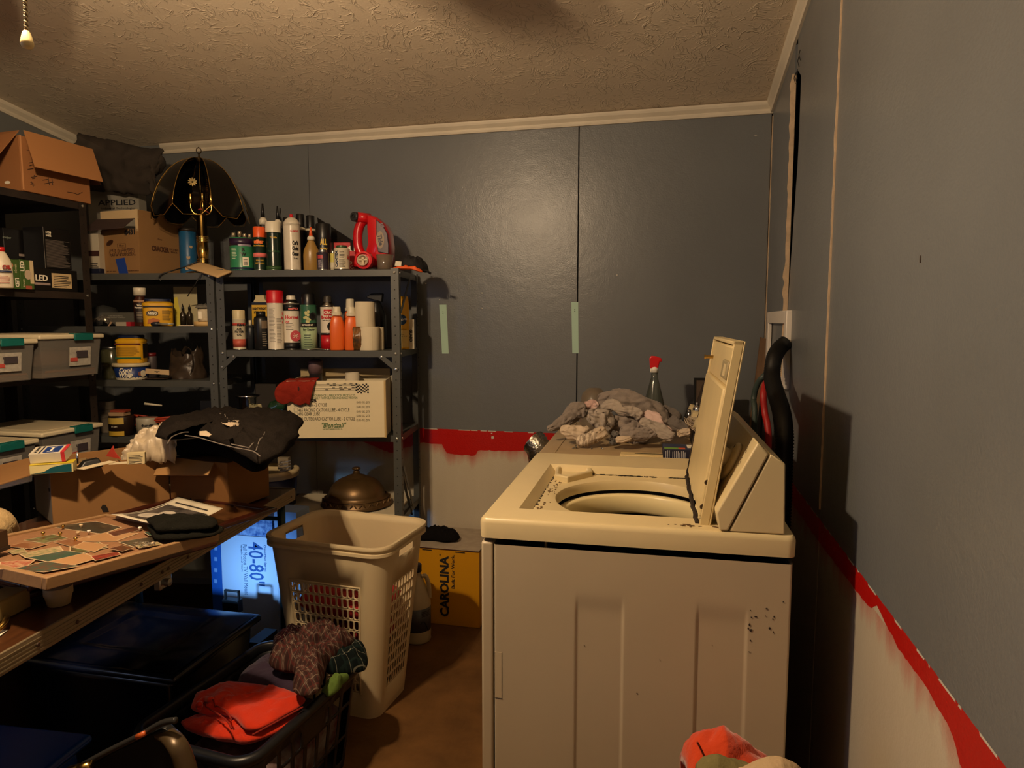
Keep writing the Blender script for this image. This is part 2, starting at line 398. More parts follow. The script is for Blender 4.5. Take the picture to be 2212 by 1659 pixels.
# back wall: backing and panels with open joints
wb = struct(MB().bb((XL - .1, D + .008, 0), (XW + .15, D + .06, 2.32)).build('wall_back', DARKGAP))
sm1, sm2 = ony(673, 600, D).x, ony(1248, 600, D).x
for x0, x1 in ((XL, sm1 - .0012), (sm1 + .0012, sm2 - .003), (sm2 + .003, XW - .004)):
    MB().bb((x0, D, 0), (x1, D + .008, 2.31)).build('panel', WB, wb)
# right wall: backing, panels, the ragged open joint
wr = struct(MB().bb((XW + .03, YB, 0), (XW + .08, D + .06, 3.0)).build('wall_right', DARKGAP))
yh, ys = 2.56, 1.895
def rpanel(y0, y1, jag0=0, jag1=0, lift=0):
    m = MB(); n = 60
    def ed(y, j, k):
        z = 2.95 * k / n
        if not j: return y
        if j == 'gap': return y - .03 - (.085 * max(0, min(1, (z - 1.45) / .45)) + .006 * fbm(z * 9, 1, 3)) * (1 if z < 2.2 else 0)
        return y + j * (1 if .5 < z < 2.2 else .1) * (.6 + .6 * fbm(z * 6, y, 3))
    L_ = [(ed(y0, jag0, k), 2.95 * k / n) for k in range(n + 1)]; Rr = [(ed(y1, jag1, k), 2.95 * k / n) for k in range(n + 1)]
    vs = []; fs = []
    for (ya, z), (yb, _) in zip(L_, Rr): vs += [(XW, ya, z), (XW, yb, z), (XW + .008, yb, z), (XW + .008, ya, z)]
    for k in range(n):
        a = 4 * k
        for i in range(4): fs.append((a + i, a + (i + 1) % 4, a + 4 + (i + 1) % 4, a + 4 + i))
    fs += [(3, 2, 1, 0), (4 * n, 4 * n + 1, 4 * n + 2, 4 * n + 3)]
    m.add(vs, fs); return m.build('panel', WR, wr)
rpanel(YB, ys - .004, 0, 0); rpanel(ys + .004, yh, 0, 'gap'); rpanel(yh + .012, D, .01, 0)
LINER = M('#cfb595', .9, bump=.4, bscale=80, var=.25, vscale=25)
def strip(pts, wdt, mat, name='torn_edge', parent=wr, x=XW, seed=0, fin=True):
    m = MB(); n = 70; vs = []; fs = []
    for k in range(n + 1):
        t = k / n; z = pts[0][1] + (pts[1][1] - pts[0][1]) * t; y = pts[0][0] + (pts[1][0] - pts[0][0]) * t
        w_ = wdt * (.75 + .9 * abs(fbm(z * 14, seed, 1)) + .2 * random.random()); o = .002 * fbm(z * 9, seed + 4, 2)
        if fin: vs += [(x - w_, y + o - .001, z), (x + .004, y + o - .001, z), (x + .004, y + o + .003, z), (x - w_, y + o + .003, z)]
        else: vs += [(x - .002, y + o - w_ / 2, z), (x - .002, y + o + w_ / 2, z), (x + .006, y + o + w_ / 2, z), (x + .006, y + o - w_ / 2, z)]
    for k in range(n):
        a = 4 * k
        for i in range(4): fs.append((a + i, a + (i + 1) % 4, a + 4 + (i + 1) % 4, a + 4 + i))
    m.add(vs, fs); return m.build(name, mat, parent)
strip([(yh + .006, 2.21), (yh + .004, .86)], .011, LINER)
strip([(ys, 2.30), (ys, .86)], .0042, LINER, seed=5)
strip([(D - .012, 2.22), (D - .010, 1.2)], .02, LINER, seed=9, fin=False)
# fill of the joint's open part with dark, ragged lips at the head
for k in range(5):
    z = 2.19 + random.uniform(-.03, .03); y = yh - .10 + k * .02
    MB().tube([(XW - .002, y, z), (XW - .006, y + .006, z + .02), (XW - .003, y + .004, z + .035)], .0012, 5).build('torn_fibre', DARKGAP, wr)
struct(MB().bb((XL - .06, YB, 0), (XL, D + .06, 3.0)).build('wall_left', M('#6b6d6c', .5)))
w1 = struct(MB().bb((XL, -1.0, 1.05), (XL + .03, -.1, 1.10)).bb((XL, -1.0, 2.0), (XL + .03, -.1, 2.05)).bb((XL, -1.0, 1.1), (XL + .03, -.95, 2.0)).bb((XL, -.15, 1.1), (XL + .03, -.1, 2.0)).build('added_window_1', M('#c9c0ae', .5)))  # made-up window out of view, added to go with the cool fill
MB().bb((XL + .001, -.95, 1.1), (XL + .006, -.15, 2.0)).build('pane', M('#7f93b5', .1), w1)
# unseen wall behind the camera, closes the room
struct(MB().bb((XL - .06, YB - .06, 0), (XW + .08, YB, 3.0)).build('wall_front', M('#77736c', .6)))
# crown trims
TRIM = M('#d8cdb8', .5, var=.14, vscale=4, bump=.15, bscale=60)
def crown(name, p0, p1, outn):
    p0 = Vector(p0); p1 = Vector(p1); o = Vector(outn)
    prof = [(0, 0), (.012, 0), (.012, -.0), (.016, .012), (.016, .018), (.012, .020), (.014, .028), (.030, .050), (.034, .062), (.034, .075), (0, .075)]
    m = MB(); vs = []
    for p in (p0, p1):
        for a_, z in prof: vs.append(p + o * a_ * .8 + Vector((0, 0, z * .64 - .048)))
    n = len(prof); fs = [(i, (i + 1) % n, n + (i + 1) % n, n + i) for i in range(n)] + [tuple(range(n))[::-1], tuple(range(n, 2 * n))]
    m.add(vs, fs); return struct(m.build(name, TRIM))
zc = ZC(D)
cb = onu(355, 325, .4)
crown('trim_1', (ony(352, 325, D).x, D, zc), (XW, D, zc), (0, -1, 0))
crown('trim_2', (XW, YB, ZC(YB)), (XW, D, zc), (-1, 0, 0))
crown('trim_3', (XL, YB, ZC(YB)), (XL, D, zc), (1, 0, 0))
# marks and pins on the walls
PIN = M('#b8b2a6', .4, metal=.6)
for (u, v) in ((1041, 633), (1041, 666), (949, 648), (1180, 360), (1188, 372)):
    p = ony(u, v, D - .001); tag(MB().lathe([(0, 0), (.003, .0), (.003, .002), (0, .003)], 8, T=Matrix.Translation(p) @ Matrix.Rotation(R_(90), 4, 'X')).build('nail_head', PIN, wb))
CHIP = M('#c9c2b4', .8)
for (u, v, w_, h_) in ((920, 612, .010, .008), (1333, 594, .006, .012), (1283, 556, .008, .008), (1064, 945, .02, .02), (1632, 292, .02, .004), (1062, 936, .012, .008), (962, 560, .002, .012)):
    p = ony(u, v, D - .0006); q = [(p.x + w_ * .5 * math.cos(a_) * random.uniform(.4, 1), p.z + h_ * .5 * math.sin(a_) * random.uniform(.4, 1)) for a_ in [k * .7 for k in range(9)]]
    MB().prism(q, D - .0008, D + .0001, 'y').build('paint_chip', CHIP, wb)
p = onx(1988, 560, XW - .0005); MB().box((p.x, p.y, p.z), (.001, .004, .012)).build('paint_chip', M('#3a2d22', .8), wr)
# pale green tape strips
TAPE = M('#a9c9b8', .6)
for i, (u, v, lab) in enumerate(((957, 711, 'pale green tape strip on grey back wall, nearest the shelving'), (1241, 708, 'pale green tape strip on back wall, running along the panel joint'))):
    c = ony(u, v, D - .001); t = thing('tape_strip', lab, 'tape', c, group=None)
    hw = .018 if i == 0 else .016; hh = .118
    q = [(-hw, hh), (hw, hh), (hw + .010 - i * .006, -hh), (-hw + .012 - i * .005, -hh)]
    MB().prism(q[::-1], -.0006, .0006, 'y').build('tape', TAPE, t)
    for dz in (.084, .076):
        MB().lathe([(0, 0), (.0022, 0), (.0022, .001)], 8, T=Matrix.Translation((.001, -.0012, dz)) @ Matrix.Rotation(R_(90), 4, 'X')).build('screw_hole', DARKGAP, t)

# ---------------------------------------------------------------- ceiling fan with the lit bulb (above the frame)
fan = thing('ceiling_fan', 'ceiling fan light with beaded pull cord hanging at the top left', 'ceiling fan', (LAMP.x, LAMP.y, 2.60))
WOODB = M('#4a3524', .5)
MB().lathe([(0, .025), (.06, .025), (.07, 0), (.02, -.03), (.02, -.27), (.08, -.29), (.11, -.33), (.11, -.37), (.07, -.40), (.04, -.41), (0, -.41)], 32).build('motor_housing', WHITEP, fan, smooth=True)
for k in range(5):
    a_ = R_(65 + 72 * k)
    T = Matrix.Rotation(a_, 4, 'Z') @ Matrix.Rotation(R_(6), 4, 'X')
    MB().prism([(.16, -.055), (.53, -.068), (.60, -.05), (.62, 0), (.60, .05), (.53, .068), (.16, .055)], -.385, -.378, T=T).build('blade', WOODB, fan)
    MB().box((.13, 0, -.375), (.1, .03, .01), T=T).build('blade_bracket', BRASS, fan)
MB().lathe([(.018, -.40), (.02, -.43), (.016, -.44)], 16).build('lamp_holder', BRASS, fan)
MB().lathe([(.012, -.44), (.030, -.475), (.034, -.50), (.024, -.525), (0, -.53)], 20).build('bulb', M('#ffd9a0', .3, emis=8), fan, smooth=True)
# pull cord: twisted white and brass bead cord with a turned pull
pc = ony(52, -60, .90) - Vector(fan.location); pe = ony(57, 70, .90) - Vector(fan.location)
def helix(ph):
    pts = []
    for k in range(150):
        t = k / 149; c = pc.lerp(pe, t) + Vector((0, 0, 0)); a_ = t * 75 + ph
        pts.append(c + Vector((math.cos(a_) * .0016, math.sin(a_) * .0016, 0)))
    return pts
MB().tube(helix(0), .0018, 5).build('pull_cord', M('#e8d9b0', .6), fan, smooth=True)
MB().tube(helix(math.pi), .0016, 5).build('pull_cord', M('#7d6238', .5), fan, smooth=True)
MB().lathe([(.004, .002), (.0055, 0), (.009, -.014), (.0095, -.018), (.0075, -.023), (.003, -.025), (0, -.025)], 20, c=pe).build('pull_knob', M('#e9d49a', .35), fan, smooth=True)
# ================================================================ washing machine
WO = Vector((-.416, 1.436, 0)); WRZ = R_(1.6)
ENAM = M('#bbab8e', .35, var=.07, vscale=2.2, spec=.5); ENAM2 = M('#d8c597', .30, var=.10, vscale=3)
GRIME = M('#2a1d12', .9, bump=.6, bscale=120, var=.4, vscale=40)
TUBM = M('#e3d3a2', .3, var=.06, vscale=5)
WX, WY, WT = .680, .786, .915
washer = thing('washing_machine', 'cream top-loading washing machine with its lid standing open', 'washing machine', WO, WRZ)
def wl_(p): # world -> washer local
    return washer_mi @ Vector(p)
washer_mi = (Matrix.Translation(WO) @ Matrix.Rotation(WRZ, 4, 'Z')).inverted()
# cabinet: pressed side panel with raised ribs, separate front panel
m = MB()
def sidez(x):   # relief of near side (toward camera, -y)
    def rib(c0, c1, s=.005):
        return max(0, min(1, (x - c0) / s, (c1 - x) / s))
    return rib(RB[0], RB[1]) + rib(RB[2], RB[3])
_n = Vector((math.sin(WRZ), -math.cos(WRZ), 0)); RB = [wl_(onv(u, 1450, WO, _n)).x for u in (1241, 1346, 1500, 1612)]
nx, nz_ = 240, 60; H1 = WT - .05
def fn(u, v):
    x = .034 + u * (WX - .040); z = .02 + v * (H1 - .03); rr = sidez(x)
    fade = max(0, min(1, (H1 - .115 - z) / .03))
    e = min(u, 1 - u) * 200; r = .006 * (1 - min(1, e)) ** 2
    return (x, .0035 * (rr * fade) * (1) + r, z)
m.grid(fn, nx, nz_)
m.bb((.040, .008, .02), (WX - .008, WY - .01, .20)); 
m.build('side_panel', ENAM, washer, smooth=True)
MB().bb((.05, .012, .05), (WX - .012, WY - .012, .56)).bb((WX - .012, .006, .02), (WX - .006, WY - .006, H1 - .008)).bb((.04, WY - .012, .02), (WX - .006, WY - .006, H1 - .008)).build('cabinet_shell', M('#3b362d', .7), washer)
MB().bb((.003, .003, .015), (.031, WY - .004, H1 - .006)).build('front_panel', ENAM, washer, bevel=.006, seg=3)
for x, y in ((.06, .07), (.06, WY - .07), (WX - .06, .07), (WX - .06, WY - .07)):
    MB().lathe([(.022, 0), (.022, .01), (.01, .012), (.01, .05)], 12, c=(x, y, 0)).build('foot', BLACKP, washer)
# taped patch, scratches and chips on the side
TP = M('#bfae8e', .3)
MB().bb((.036, -.0008, .49), (.052, .0006, .60)).build('tape_patch', TP, washer)
CH = M('#2b2018', .8)
def chip(u, v, w_, h_):
    p = wl_(onv(u, v, WO, Vector((math.sin(WRZ), -math.cos(WRZ), 0)))); k = mpp(onv(u, v, WO, Vector((math.sin(WRZ), -math.cos(WRZ), 0))))
    if not (.04 < p.x < WX - .02): return
    rl = .0035 * sidez(p.x)
    q = [(p.x + w_ * k * .5 * math.cos(a_) * random.uniform(.4, 1), p.z + h_ * k * .5 * math.sin(a_) * random.uniform(.4, 1)) for a_ in [j * .8 for j in range(8)]]
    MB().prism(q, rl - .0012, rl + .002, 'y').build('paint_chip', CH, washer)
for c_ in ((1656, 1315, 8, 4), (1653, 1330, 2, 4), (1672, 1332, 3, 6), (1669, 1337, 3, 4), (1663, 1357, 6, 7), (1670, 1365, 3, 7), (1623, 1333, 5, 3), (1632, 1332, 10, 3), (1621, 1318, 3, 2), (1619, 1350, 5, 10), (1622, 1361, 10, 8), (1616, 1357, 4, 6), (1621, 1383, 6, 4), (1618, 1408, 5, 2), (1295, 1273, 3, 3), (1376, 1497, 3, 4), (1539, 1396, 2, 3), (1425, 1425, 2, 2), (1692, 1300, 4, 3), (1575, 1200, 3, 3), (1262, 1396, 4, 1)):
    chip(*c_)
m = MB().tube([(.0525, -.0004, .60), (.0525, -.0004, .49), (.0525, -.0004, .488)], .0006, 4).tube([(.036, -.0004, .489), (.054, -.0004, .488)], .0005, 4)
m.build('scratch', CH, washer)
# top: rim, recess, round opening
def plate_hole(m, x0, x1, y0, y1, c, r, z, dz=0, n=96):
    vs = []; fs = []
    for i in range(n):
        a = 2 * math.pi * i / n; ca, sa = math.cos(a), math.sin(a)
        t = min(((x1 if ca > 0 else x0) - c[0]) / ca if abs(ca) > 1e-9 else 9, ((y1 if sa > 0 else y0) - c[1]) / sa if abs(sa) > 1e-9 else 9)
        vs += [(c[0] + ca * t, c[1] + sa * t, z), (c[0] + ca * (r + .012), c[1] + sa * (r + .012), z), (c[0] + ca * (r + .004), c[1] + sa * (r + .004), z - .003), (c[0] + ca * r, c[1] + sa * r, z - .012), (c[0] + ca * r, c[1] + sa * r, z - .03)]
    for i in range(n):
        j = (i + 1) % n
        for k in range(4): fs.append((5 * i + k, 5 * i + k + 1, 5 * j + k + 1, 5 * j + k)[::-1])
    # corners
    base = len(vs); vs += [(x0, y0, z), (x1, y0, z), (x1, y1, z), (x0, y1, z)]
    for q, (X, Y) in enumerate(((x0, y0), (x1, y0), (x1, y1), (x0, y1))):
        best = None
        for i in range(n):
            j = (i + 1) % n; a = vs[5 * i]; b = vs[5 * j]
            if (abs(a[0] - X) < 1e-6 and abs(b[1] - Y) < 1e-6) or (abs(a[1] - Y) < 1e-6 and abs(b[0] - X) < 1e-6):
                best = (5 * i, 5 * j)
                if abs(a[0] - b[0]) > 1e-6 and abs(a[1] - b[1]) > 1e-6: fs.append((base + q, 5 * j, 5 * i)); break
    m.add(vs, fs)
RX0, RX1, RY0, RY1 = .075, .475, .072, .672; OC = (.325, .400); OR = .243
RD = .024; p = wl_(onz(1202, 1072, WT - RD)); q = wl_(onz(1367, 1037, WT - RD))
rp = wl_(onz(1120, 1098, WT)); rq = wl_(onz(1190, 1002, WT)); RX0 = (rp.x + rq.x) / 2; RY0 = rp.y; RY1 = rq.y
OR = (q.y - RY0 - .035) / 2; OC = (p.x + OR, q.y - OR); RX1 = OC[0] + OR - .045
m = MB(); zt = WT; zr = WT - RD
# skirt and rounded top rim as profile ring
def ring(d, z, rad):
    out = []
    for (cx_, cy_, a0) in ((WX - rad, WY - rad, 0), (rad, WY - rad, 90), (rad, rad, 180), (WX - rad, rad, 270)):
        for k in range(7):
            a = R_(a0 + k * 15); out.append((cx_ + (rad - d) * math.cos(a), cy_ + (rad - d) * math.sin(a), z))
    return out
rings = [ring(.006, zt - .048, .018), ring(0, zt - .046, .018), ring(-.001, zt - .012, .018), ring(.001, zt - .005, .018), ring(.005, zt - .001, .018), ring(.011, zt, .018)]
vs = [p_ for r_ in rings for p_ in r_]; n = 28; fs = []
for j in range(len(rings) - 1):
    for i in range(n): fs.append((j * n + i, j * n + (i + 1) % n, (j + 1) * n + (i + 1) % n, (j + 1) * n + i))
m.add(vs, fs)
# flat border between rim ring and recess
x0, x1, y0, y1 = .011, WX - .011, .011, WY - .011
rb = .012
def quad(a, b, c, d): m.add([a, b, c, d], [(0, 1, 2, 3)])
quad((x0, y0, zt), (x1, y0, zt), (x1, RY0, zt), (x0, RY0, zt)); quad((x0, RY1, zt), (x1, RY1, zt), (x1, y1, zt), (x0, y1, zt))
quad((x0, RY0, zt), (RX0, RY0, zt), (RX0, RY1, zt), (x0, RY1, zt))
RXE = RX1 + .075
quad((RXE, RY0, zt), (x1, RY0, zt), (x1, RY1, zt), (RXE, RY1, zt))
# slopes of the recess
s_ = .010
quad((RX0, RY0, zt), (RXE, RY0, zt), (RXE, RY0 + s_, zr), (RX0 + s_ * 2, RY0 + s_, zr)); quad((RX0 + s_ * 2, RY1 - s_, zr), (RXE, RY1 - s_, zr), (RXE, RY1, zt), (RX0, RY1, zt))
quad((RX0, RY0, zt), (RX0 + s_ * 2, RY0 + s_, zr), (RX0 + s_ * 2, RY1 - s_, zr), (RX0, RY1, zt)); quad((RXE, RY0, zt), (RXE, RY0 + s_, zr), (RXE, RY1 - s_, zr), (RXE, RY1, zt))
plate_hole(m, RX0 + s_ * 2, RXE, RY0 + s_, RY1 - s_, OC, OR, zr)
m.build('top_deck', ENAM2, washer, smooth=True, angle=30)
# grime in the recess gutter and under the hinge
def grime_strip(p0, p1, w_, z, n=40, name='grime', seed=0, mat=GRIME, dens=.5):
    mm = MB(); p0 = Vector(p0); p1 = Vector(p1); d = (p1 - p0); L_ = d.length; d.normalize(); e = Vector((-d.y, d.x))
    for k in range(n):
        t = random.random(); o = random.gauss(0, .35) * w_; sz = random.uniform(.0012, .0045)
        if fbm(t * 6, seed, 1) + .5 < dens * .7: continue
        c = p0 + d * (t * L_) + e * o
        q_ = [(c.x + (d.x * math.cos(a_) * 1.8 + e.x * math.sin(a_)) * sz * random.uniform(.5, 1), c.y + (d.y * math.cos(a_) * 1.8 + e.y * math.sin(a_)) * sz * random.uniform(.5, 1)) for a_ in [j * 1.05 for j in range(6)]]
        mm.prism(q_, z, z + .0008)
    o_ = mm.build(name, mat, washer); tag(o_, kind='stuff')
GR2 = M('#6b5234', .9)
grime_strip((RX0 + .016, RY0 + .02), (RX0 + .016, RY1 - .03), .008, zr + .0004, 260, seed=2, dens=.3)
grime_strip((RX0 + .03, RY1 - .016), (RXE - .05, RY1 - .016), .006, zr + .0004, 240, seed=3, dens=.3)
grime_strip((RX0 + .03, RY0 + .03), (RX0 + .05, RY1 - .06), .02, zr + .0003, 60, seed=4, mat=GR2)
grime_strip((RX1 + .02, RY1 - .06), (RX1 + .03, RY1 - .01), .012, zr + .0005, 60, seed=6)
grime_strip((.42, .035), (.53, .03), .012, zt + .0002, 26, seed=8, mat=GR2)
# tub: balance ring, dark gap, basket wall, agitator
c3 = (OC[0], OC[1], 0)
MB().lathe([(OR + .022, zr - .002), (OR + .022, zr - .40), (.02, zr - .48)], 72, c=c3, cap=False).build('outer_tub', M('#0b0908', .8), washer)
MB().lathe([(OR + .010, zr - .050), (OR + .0, zr - .040), (OR - .016, zr - .040), (OR - .020, zr - .046), (OR - .022, zr - .088), (OR - .014, zr - .096)], 96, c=c3, cap=False).build('balance_ring', TUBM, washer, smooth=True)
MB().lathe([(OR - .004, zr - .105), (OR - .006, zr - .40), (.05, zr - .46), (0, zr - .46)], 72, c=c3, cap=False).build('wash_basket', M('#3a342a', .5, var=.1, vscale=6), washer, smooth=True)
ag = MB().lathe([(.15, zr - .45), (.10, zr - .40), (.055, zr - .33), (.045, zr - .22), (.045, zr - .15), (.036, zr - .145), (0, zr - .147)], 40, c=c3)
for k in range(4):
    ag.prism([(.04, zr - .2), (.13, zr - .43), (.16, zr - .45), (.04, zr - .45)], -.004, .004, 'y', T=Matrix.Translation(c3) @ Matrix.Rotation(R_(20 + 90 * k), 4, 'Z'))
ag.build('agitator', TUBM, washer, smooth=True)
pp = wl_(onz(1407, 1113, zr - .14))
MB().lathe([(.030, 0), (.030, .012), (.026, .014), (.026, 0)], 32, c=(OC[0] + .0, OC[1] + .0, zr - .148)).build('agitator_cap', TUBM, washer)
# bleach dispenser cup in the recess corner
out = [(p_.x, p_.y) for p_ in [wl_(onz(u, v, zr + .012)) for u, v in ((1198, 1029), (1226, 1034), (1280, 1021), (1276, 1009), (1214, 1006), (1201, 1013))]]
def inset(poly, d):
    cx_ = sum(p[0] for p in poly) / len(poly); cy_ = sum(p[1] for p in poly) / len(poly)
    return [(p[0] + (cx_ - p[0]) * d, p[1] + (cy_ - p[1]) * d) for p in poly]
n = 6; mm = MB(); A = [(*p_, zr) for p_ in out]; B = [(*p_, zr + .018) for p_ in out]; Cc = [(*p_, zr + .018) for p_ in inset(out, .22)]; Dd = [(*p_, zr + .004) for p_ in inset(out, .26)]
vs = A + B + Cc + Dd; fs = []
for j in range(3):
    for i in range(n): fs.append((j * n + i, j * n + (i + 1) % n, (j + 1) * n + (i + 1) % n, (j + 1) * n + i))
fs.append(tuple(range(3 * n, 4 * n)))
mm.add(vs, fs); mm.build('bleach_cup', ENAM2, washer, bevel=.004, seg=3)
# lid standing open: hinge line on deck, leaning slightly back
hx0 = wl_(onz(1531, 1123, WT)).x; yn = wl_(ony(1531, 1123, 1.49)).y
LY0, LY1 = .045, .525
top = wl_(ony(1612, 738, 1.49)); tl = top.z - WT; lean = (top.x - hx0) / tl
lid = MB(); th = .024
T = Matrix.Translation((hx0, 0, WT - .006)) @ Matrix(((1, 0, lean, 0), (0, 1, 0, 0), (0, 0, 1, 0), (0, 0, 0, 1)))
hz_ = tl + .006
lid.bb((-.004, LY0, 0), (0, LY1, hz_), T)                                   # outer skin
lid.bb((-th, LY0, 0), (-.004, LY0 + .007, hz_), T); lid.bb((-th, LY1 - .007, 0), (-.004, LY1, hz_), T)   # returned edges
lid.bb((-th, LY0, hz_ - .008), (-.004, LY1, hz_), T)
ENL = M('#d4bf8c', .3, var=.12, vscale=7)
lo_ = lid.build('lid', ENL, washer, bevel=.004, seg=3)
inn = MB().bb((-th - .004, LY0 + .012, .02), (-.004, LY1 - .014, hz_ - .10), T); inn.bb((-th + .004, LY0 + .012, hz_ - .10), (-.004, LY1 - .014, hz_ - .012), T)
inn.build('lid_liner', ENL, lo_, bevel=.005, seg=2)
MB().bb((-th - .002, LY0 + .028, hz_ - .085), (-th + .012, LY0 + .13, hz_ - .045), T).build('finger_recess', M('#8f8262', .5), lo_, bevel=.003)
MB().bb((-th - .003, LY0 + .045, hz_ - .078), (-th + .012, LY0 + .085, hz_ - .052), T).build('recess_pad', ENAM2, lo_)
hp = T @ Vector((-th - .012, LY1 - .05, hz_ - .055))
MB().tube([(hp.x - .006, hp.y, hp.z), (hp.x + .022, hp.y, hp.z)], .0045, 10).tube([(hp.x - .008, hp.y, hp.z), (hp.x - .004, hp.y, hp.z)], .007, 10).build('lid_bolt', BRASS, lo_)
# dark perished gasket along the hinge side
gm = MB(); pts = []
for k in range(22):
    t = k / 21; zz = .0 + t * .13; pts.append(T @ Vector((-th - .003 + .0025 * fbm(t * 9, 1), LY1 - .005 + .004 * fbm(t * 12, 4), zz)))
gm.tube(pts, .004, 6)
pts = [T @ Vector((-th - .004 + .003 * fbm(t_ * .4, 2), LY0 + .01 + (LY1 - LY0 - .015) * t_ / 20, .004 + .006 * abs(fbm(t_ * .7, 3)))) for t_ in range(21)]
gm.tube(pts, .0055, 6); gm.build('hinge_gasket', GRIME, lo_)
for z in (.045, .10): MB().lathe([(0, 0), (.006, 0), (.005, .003), (0, .003)], 12, T=T @ Matrix.Translation((-th - .0, LY0 + .008, z)) @ Matrix.Rotation(R_(90), 4, 'X')).build('lid_screw', M('#4a3a26', .5, metal=.5), lo_)
# control console, wedge-shaped end cheeks
YC = 1.440
def cl_(u, v): p = wl_(ony(u, v, YC)); return (p.x, p.z)
P1 = cl_(1578, 1146); P2 = cl_(1700, 1152); P3 = cl_(1701, 1007); P4 = cl_(1668, 985); 
P1 = (P1[0], WT + .001); P2 = (P2[0], WT + .001)
MB().prism([P1, P2, P3, P4], .006, WY - .006, 'y').build('console_body', ENAM2, washer, bevel=.003)
F1 = cl_(1556, 1140); F2 = cl_(1575, 1147); F3 = P4; F4 = cl_(1640, 958); F5 = cl_(1548, 1112)
F1 = (F1[0], WT + .002); F2 = (P1[0] - .003, WT + .002)
MB().prism([F2, (F3[0] - .003, F3[1] - .0), F4, F5, F1], .004, WY - .004, 'y').build('console_fascia', ENAM2, washer, bevel=.004, seg=3)
dirx = Vector((F4[0] - F5[0], 0, F4[1] - F5[1])).normalized(); nrm = Vector((-dirx.z, 0, dirx.x))
def onfas(t, y, h): b_ = Vector((F5[0], y, F5[1])) + dirx * t; return b_ + nrm * h
fl = (Vector((F4[0], 0, F4[1])) - Vector((F5[0], 0, F5[1]))).length
Tk = Matrix.Translation(onfas(fl * .55, .13, .001)) @ Matrix(((dirx.x, 0, nrm.x, 0), (0, 1, 0, 0), (dirx.z, 0, nrm.z, 0), (0, 0, 0, 1)))
kb = MB().lathe([(.047, 0), (.047, .006), (.040, .010), (.030, .012)], 40, T=Tk).build('dial_skirt', ENAM2, washer, smooth=True)
MB().lathe([(.024, .010), (.026, .03), (.030, .040), (.022, .046), (0, .046)], 32, T=Tk, sy=1).build('dial_knob', ENAM2, kb, smooth=True)
MB().box((.034, 0, .012), (.012, .0014, .001), T=Tk).build('dial_mark', INK, kb)
for y in (.33, .48, .62):
    T2 = Matrix.Translation(onfas(fl * .5, y, .001)) @ Matrix(((dirx.x, 0, nrm.x, 0), (0, 1, 0, 0), (dirx.z, 0, nrm.z, 0), (0, 0, 0, 1)))
    MB().lathe([(.022, 0), (.020, .016), (.012, .022), (0, .022)], 28, T=T2).build('selector_knob', ENAM2, washer, smooth=True)
mk = MB()
for t_, y in ((.2, .05), (.25, .06), (.62, .05), (.66, .045), (.7, .055), (.8, .05), (.83, .06), (.45, .055)):
    T2 = Matrix.Translation(onfas(fl * t_, y, .0012)) @ Matrix(((dirx.x, 0, nrm.x, 0), (0, 1, 0, 0), (dirx.z, 0, nrm.z, 0), (0, 0, 0, 1)))
    mk.box((0, 0, 0), (.006, .0012, .0006), T=T2).box((.002, .004, 0), (.004, .001, .0006), T=T2)
tag(mk.build('printed_marks', M('#5a4a34', .7), washer), kind='stuff')
# ================================================================ dryer
DO = Vector((-.441, 2.236, 0)); DW = .78; DT = .905
dry_mi = (Matrix.Translation(DO) @ Matrix.Rotation(WRZ, 4, 'Z')).inverted()
dryer = thing('clothes_dryer', 'tan clothes dryer behind the washer, heaped with grey rags', 'dryer', DO, WRZ)
DEN = M('#b59b74', .4, var=.18, vscale=6, bump=.1, bscale=30)
MB().bb((.006, .004, .03), (WX - .005, DW - .005, DT - .035)).build('cabinet', ENAM, dryer, bevel=.006)
MB().bb((0, 0, DT - .035), (WX, DW, DT)).build('top_panel', DEN, dryer, bevel=.008, seg=3)
MB().bb((.055, .04, DT), (.060, DW - .05, DT + .002)).build('top_bead', DEN, dryer, bevel=.001)
for x, y in ((.06, .07), (.06, DW - .07), (WX - .06, .07), (WX - .06, DW - .07)): MB().lathe([(.022, 0), (.01, .012), (.01, .035)], 12, c=(x, y, 0)).build('foot', BLACKP, dryer)
MB().prism([(.53, DT + .001), (WX - .01, DT + .001), (WX - .01, DT + .13), (.62, DT + .20), (.59, DT + .20)], .01, DW - .01, 'y').build('console', M('#3a2c20', .5), dryer, bevel=.004)
for y in (.2, .4, .6): MB().lathe([(.022, 0), (.02, .02), (0, .022)], 20, T=Matrix.Translation((.555, y, DT + .09)) @ Matrix.Rotation(R_(-70), 4, 'Y')).build('dial_knob', ENAM2, dryer)
q = dry_mi @ onz(1405, 990, DT + .001)
q.y = max(q.y, .034); lg = MB().box((q.x, q.y - .004, DT + .005), (.20, .05, .008)); lgo = lg.build('lint_slot_cover', M('#d8bf86', .4), dryer, bevel=.002)
MB().box((q.x + .0, q.y + .002, DT + .0095), (.105, .006, .001)).build('slot', DARKGAP, lgo)

# ---- things on the dryer
def dz(u, v, z=DT): return onz(u, v, z)
for i, (u, v, k, lab) in enumerate(((1244, 969, 1.5, 'larger steel screw lying on the dryer top, left of two tiny ones'), (1278, 970, .8, 'tiny dark screw on the dryer top, middle of three'), (1300, 970, .9, 'tiny dark screw on the dryer top, rightmost of three'))):
    p = dz(u, v); t = thing('screw', lab, 'screw', p, .6 + i)
    s = k * .0042
    MB().lathe([(s, 0), (s * .9, s * .5), (0, s * .7)], 12, T=Matrix.Translation((0, 0, s)) @ Matrix.Rotation(R_(70), 4, 'Y')).build('screw_head', STEEL, t)
    MB().lathe([(s * .45, 0), (s * .4, -s * 2.2), (0, -s * 2.8)], 10, T=Matrix.Translation((0, 0, s)) @ Matrix.Rotation(R_(70), 4, 'Y')).build('shank', STEEL, t)
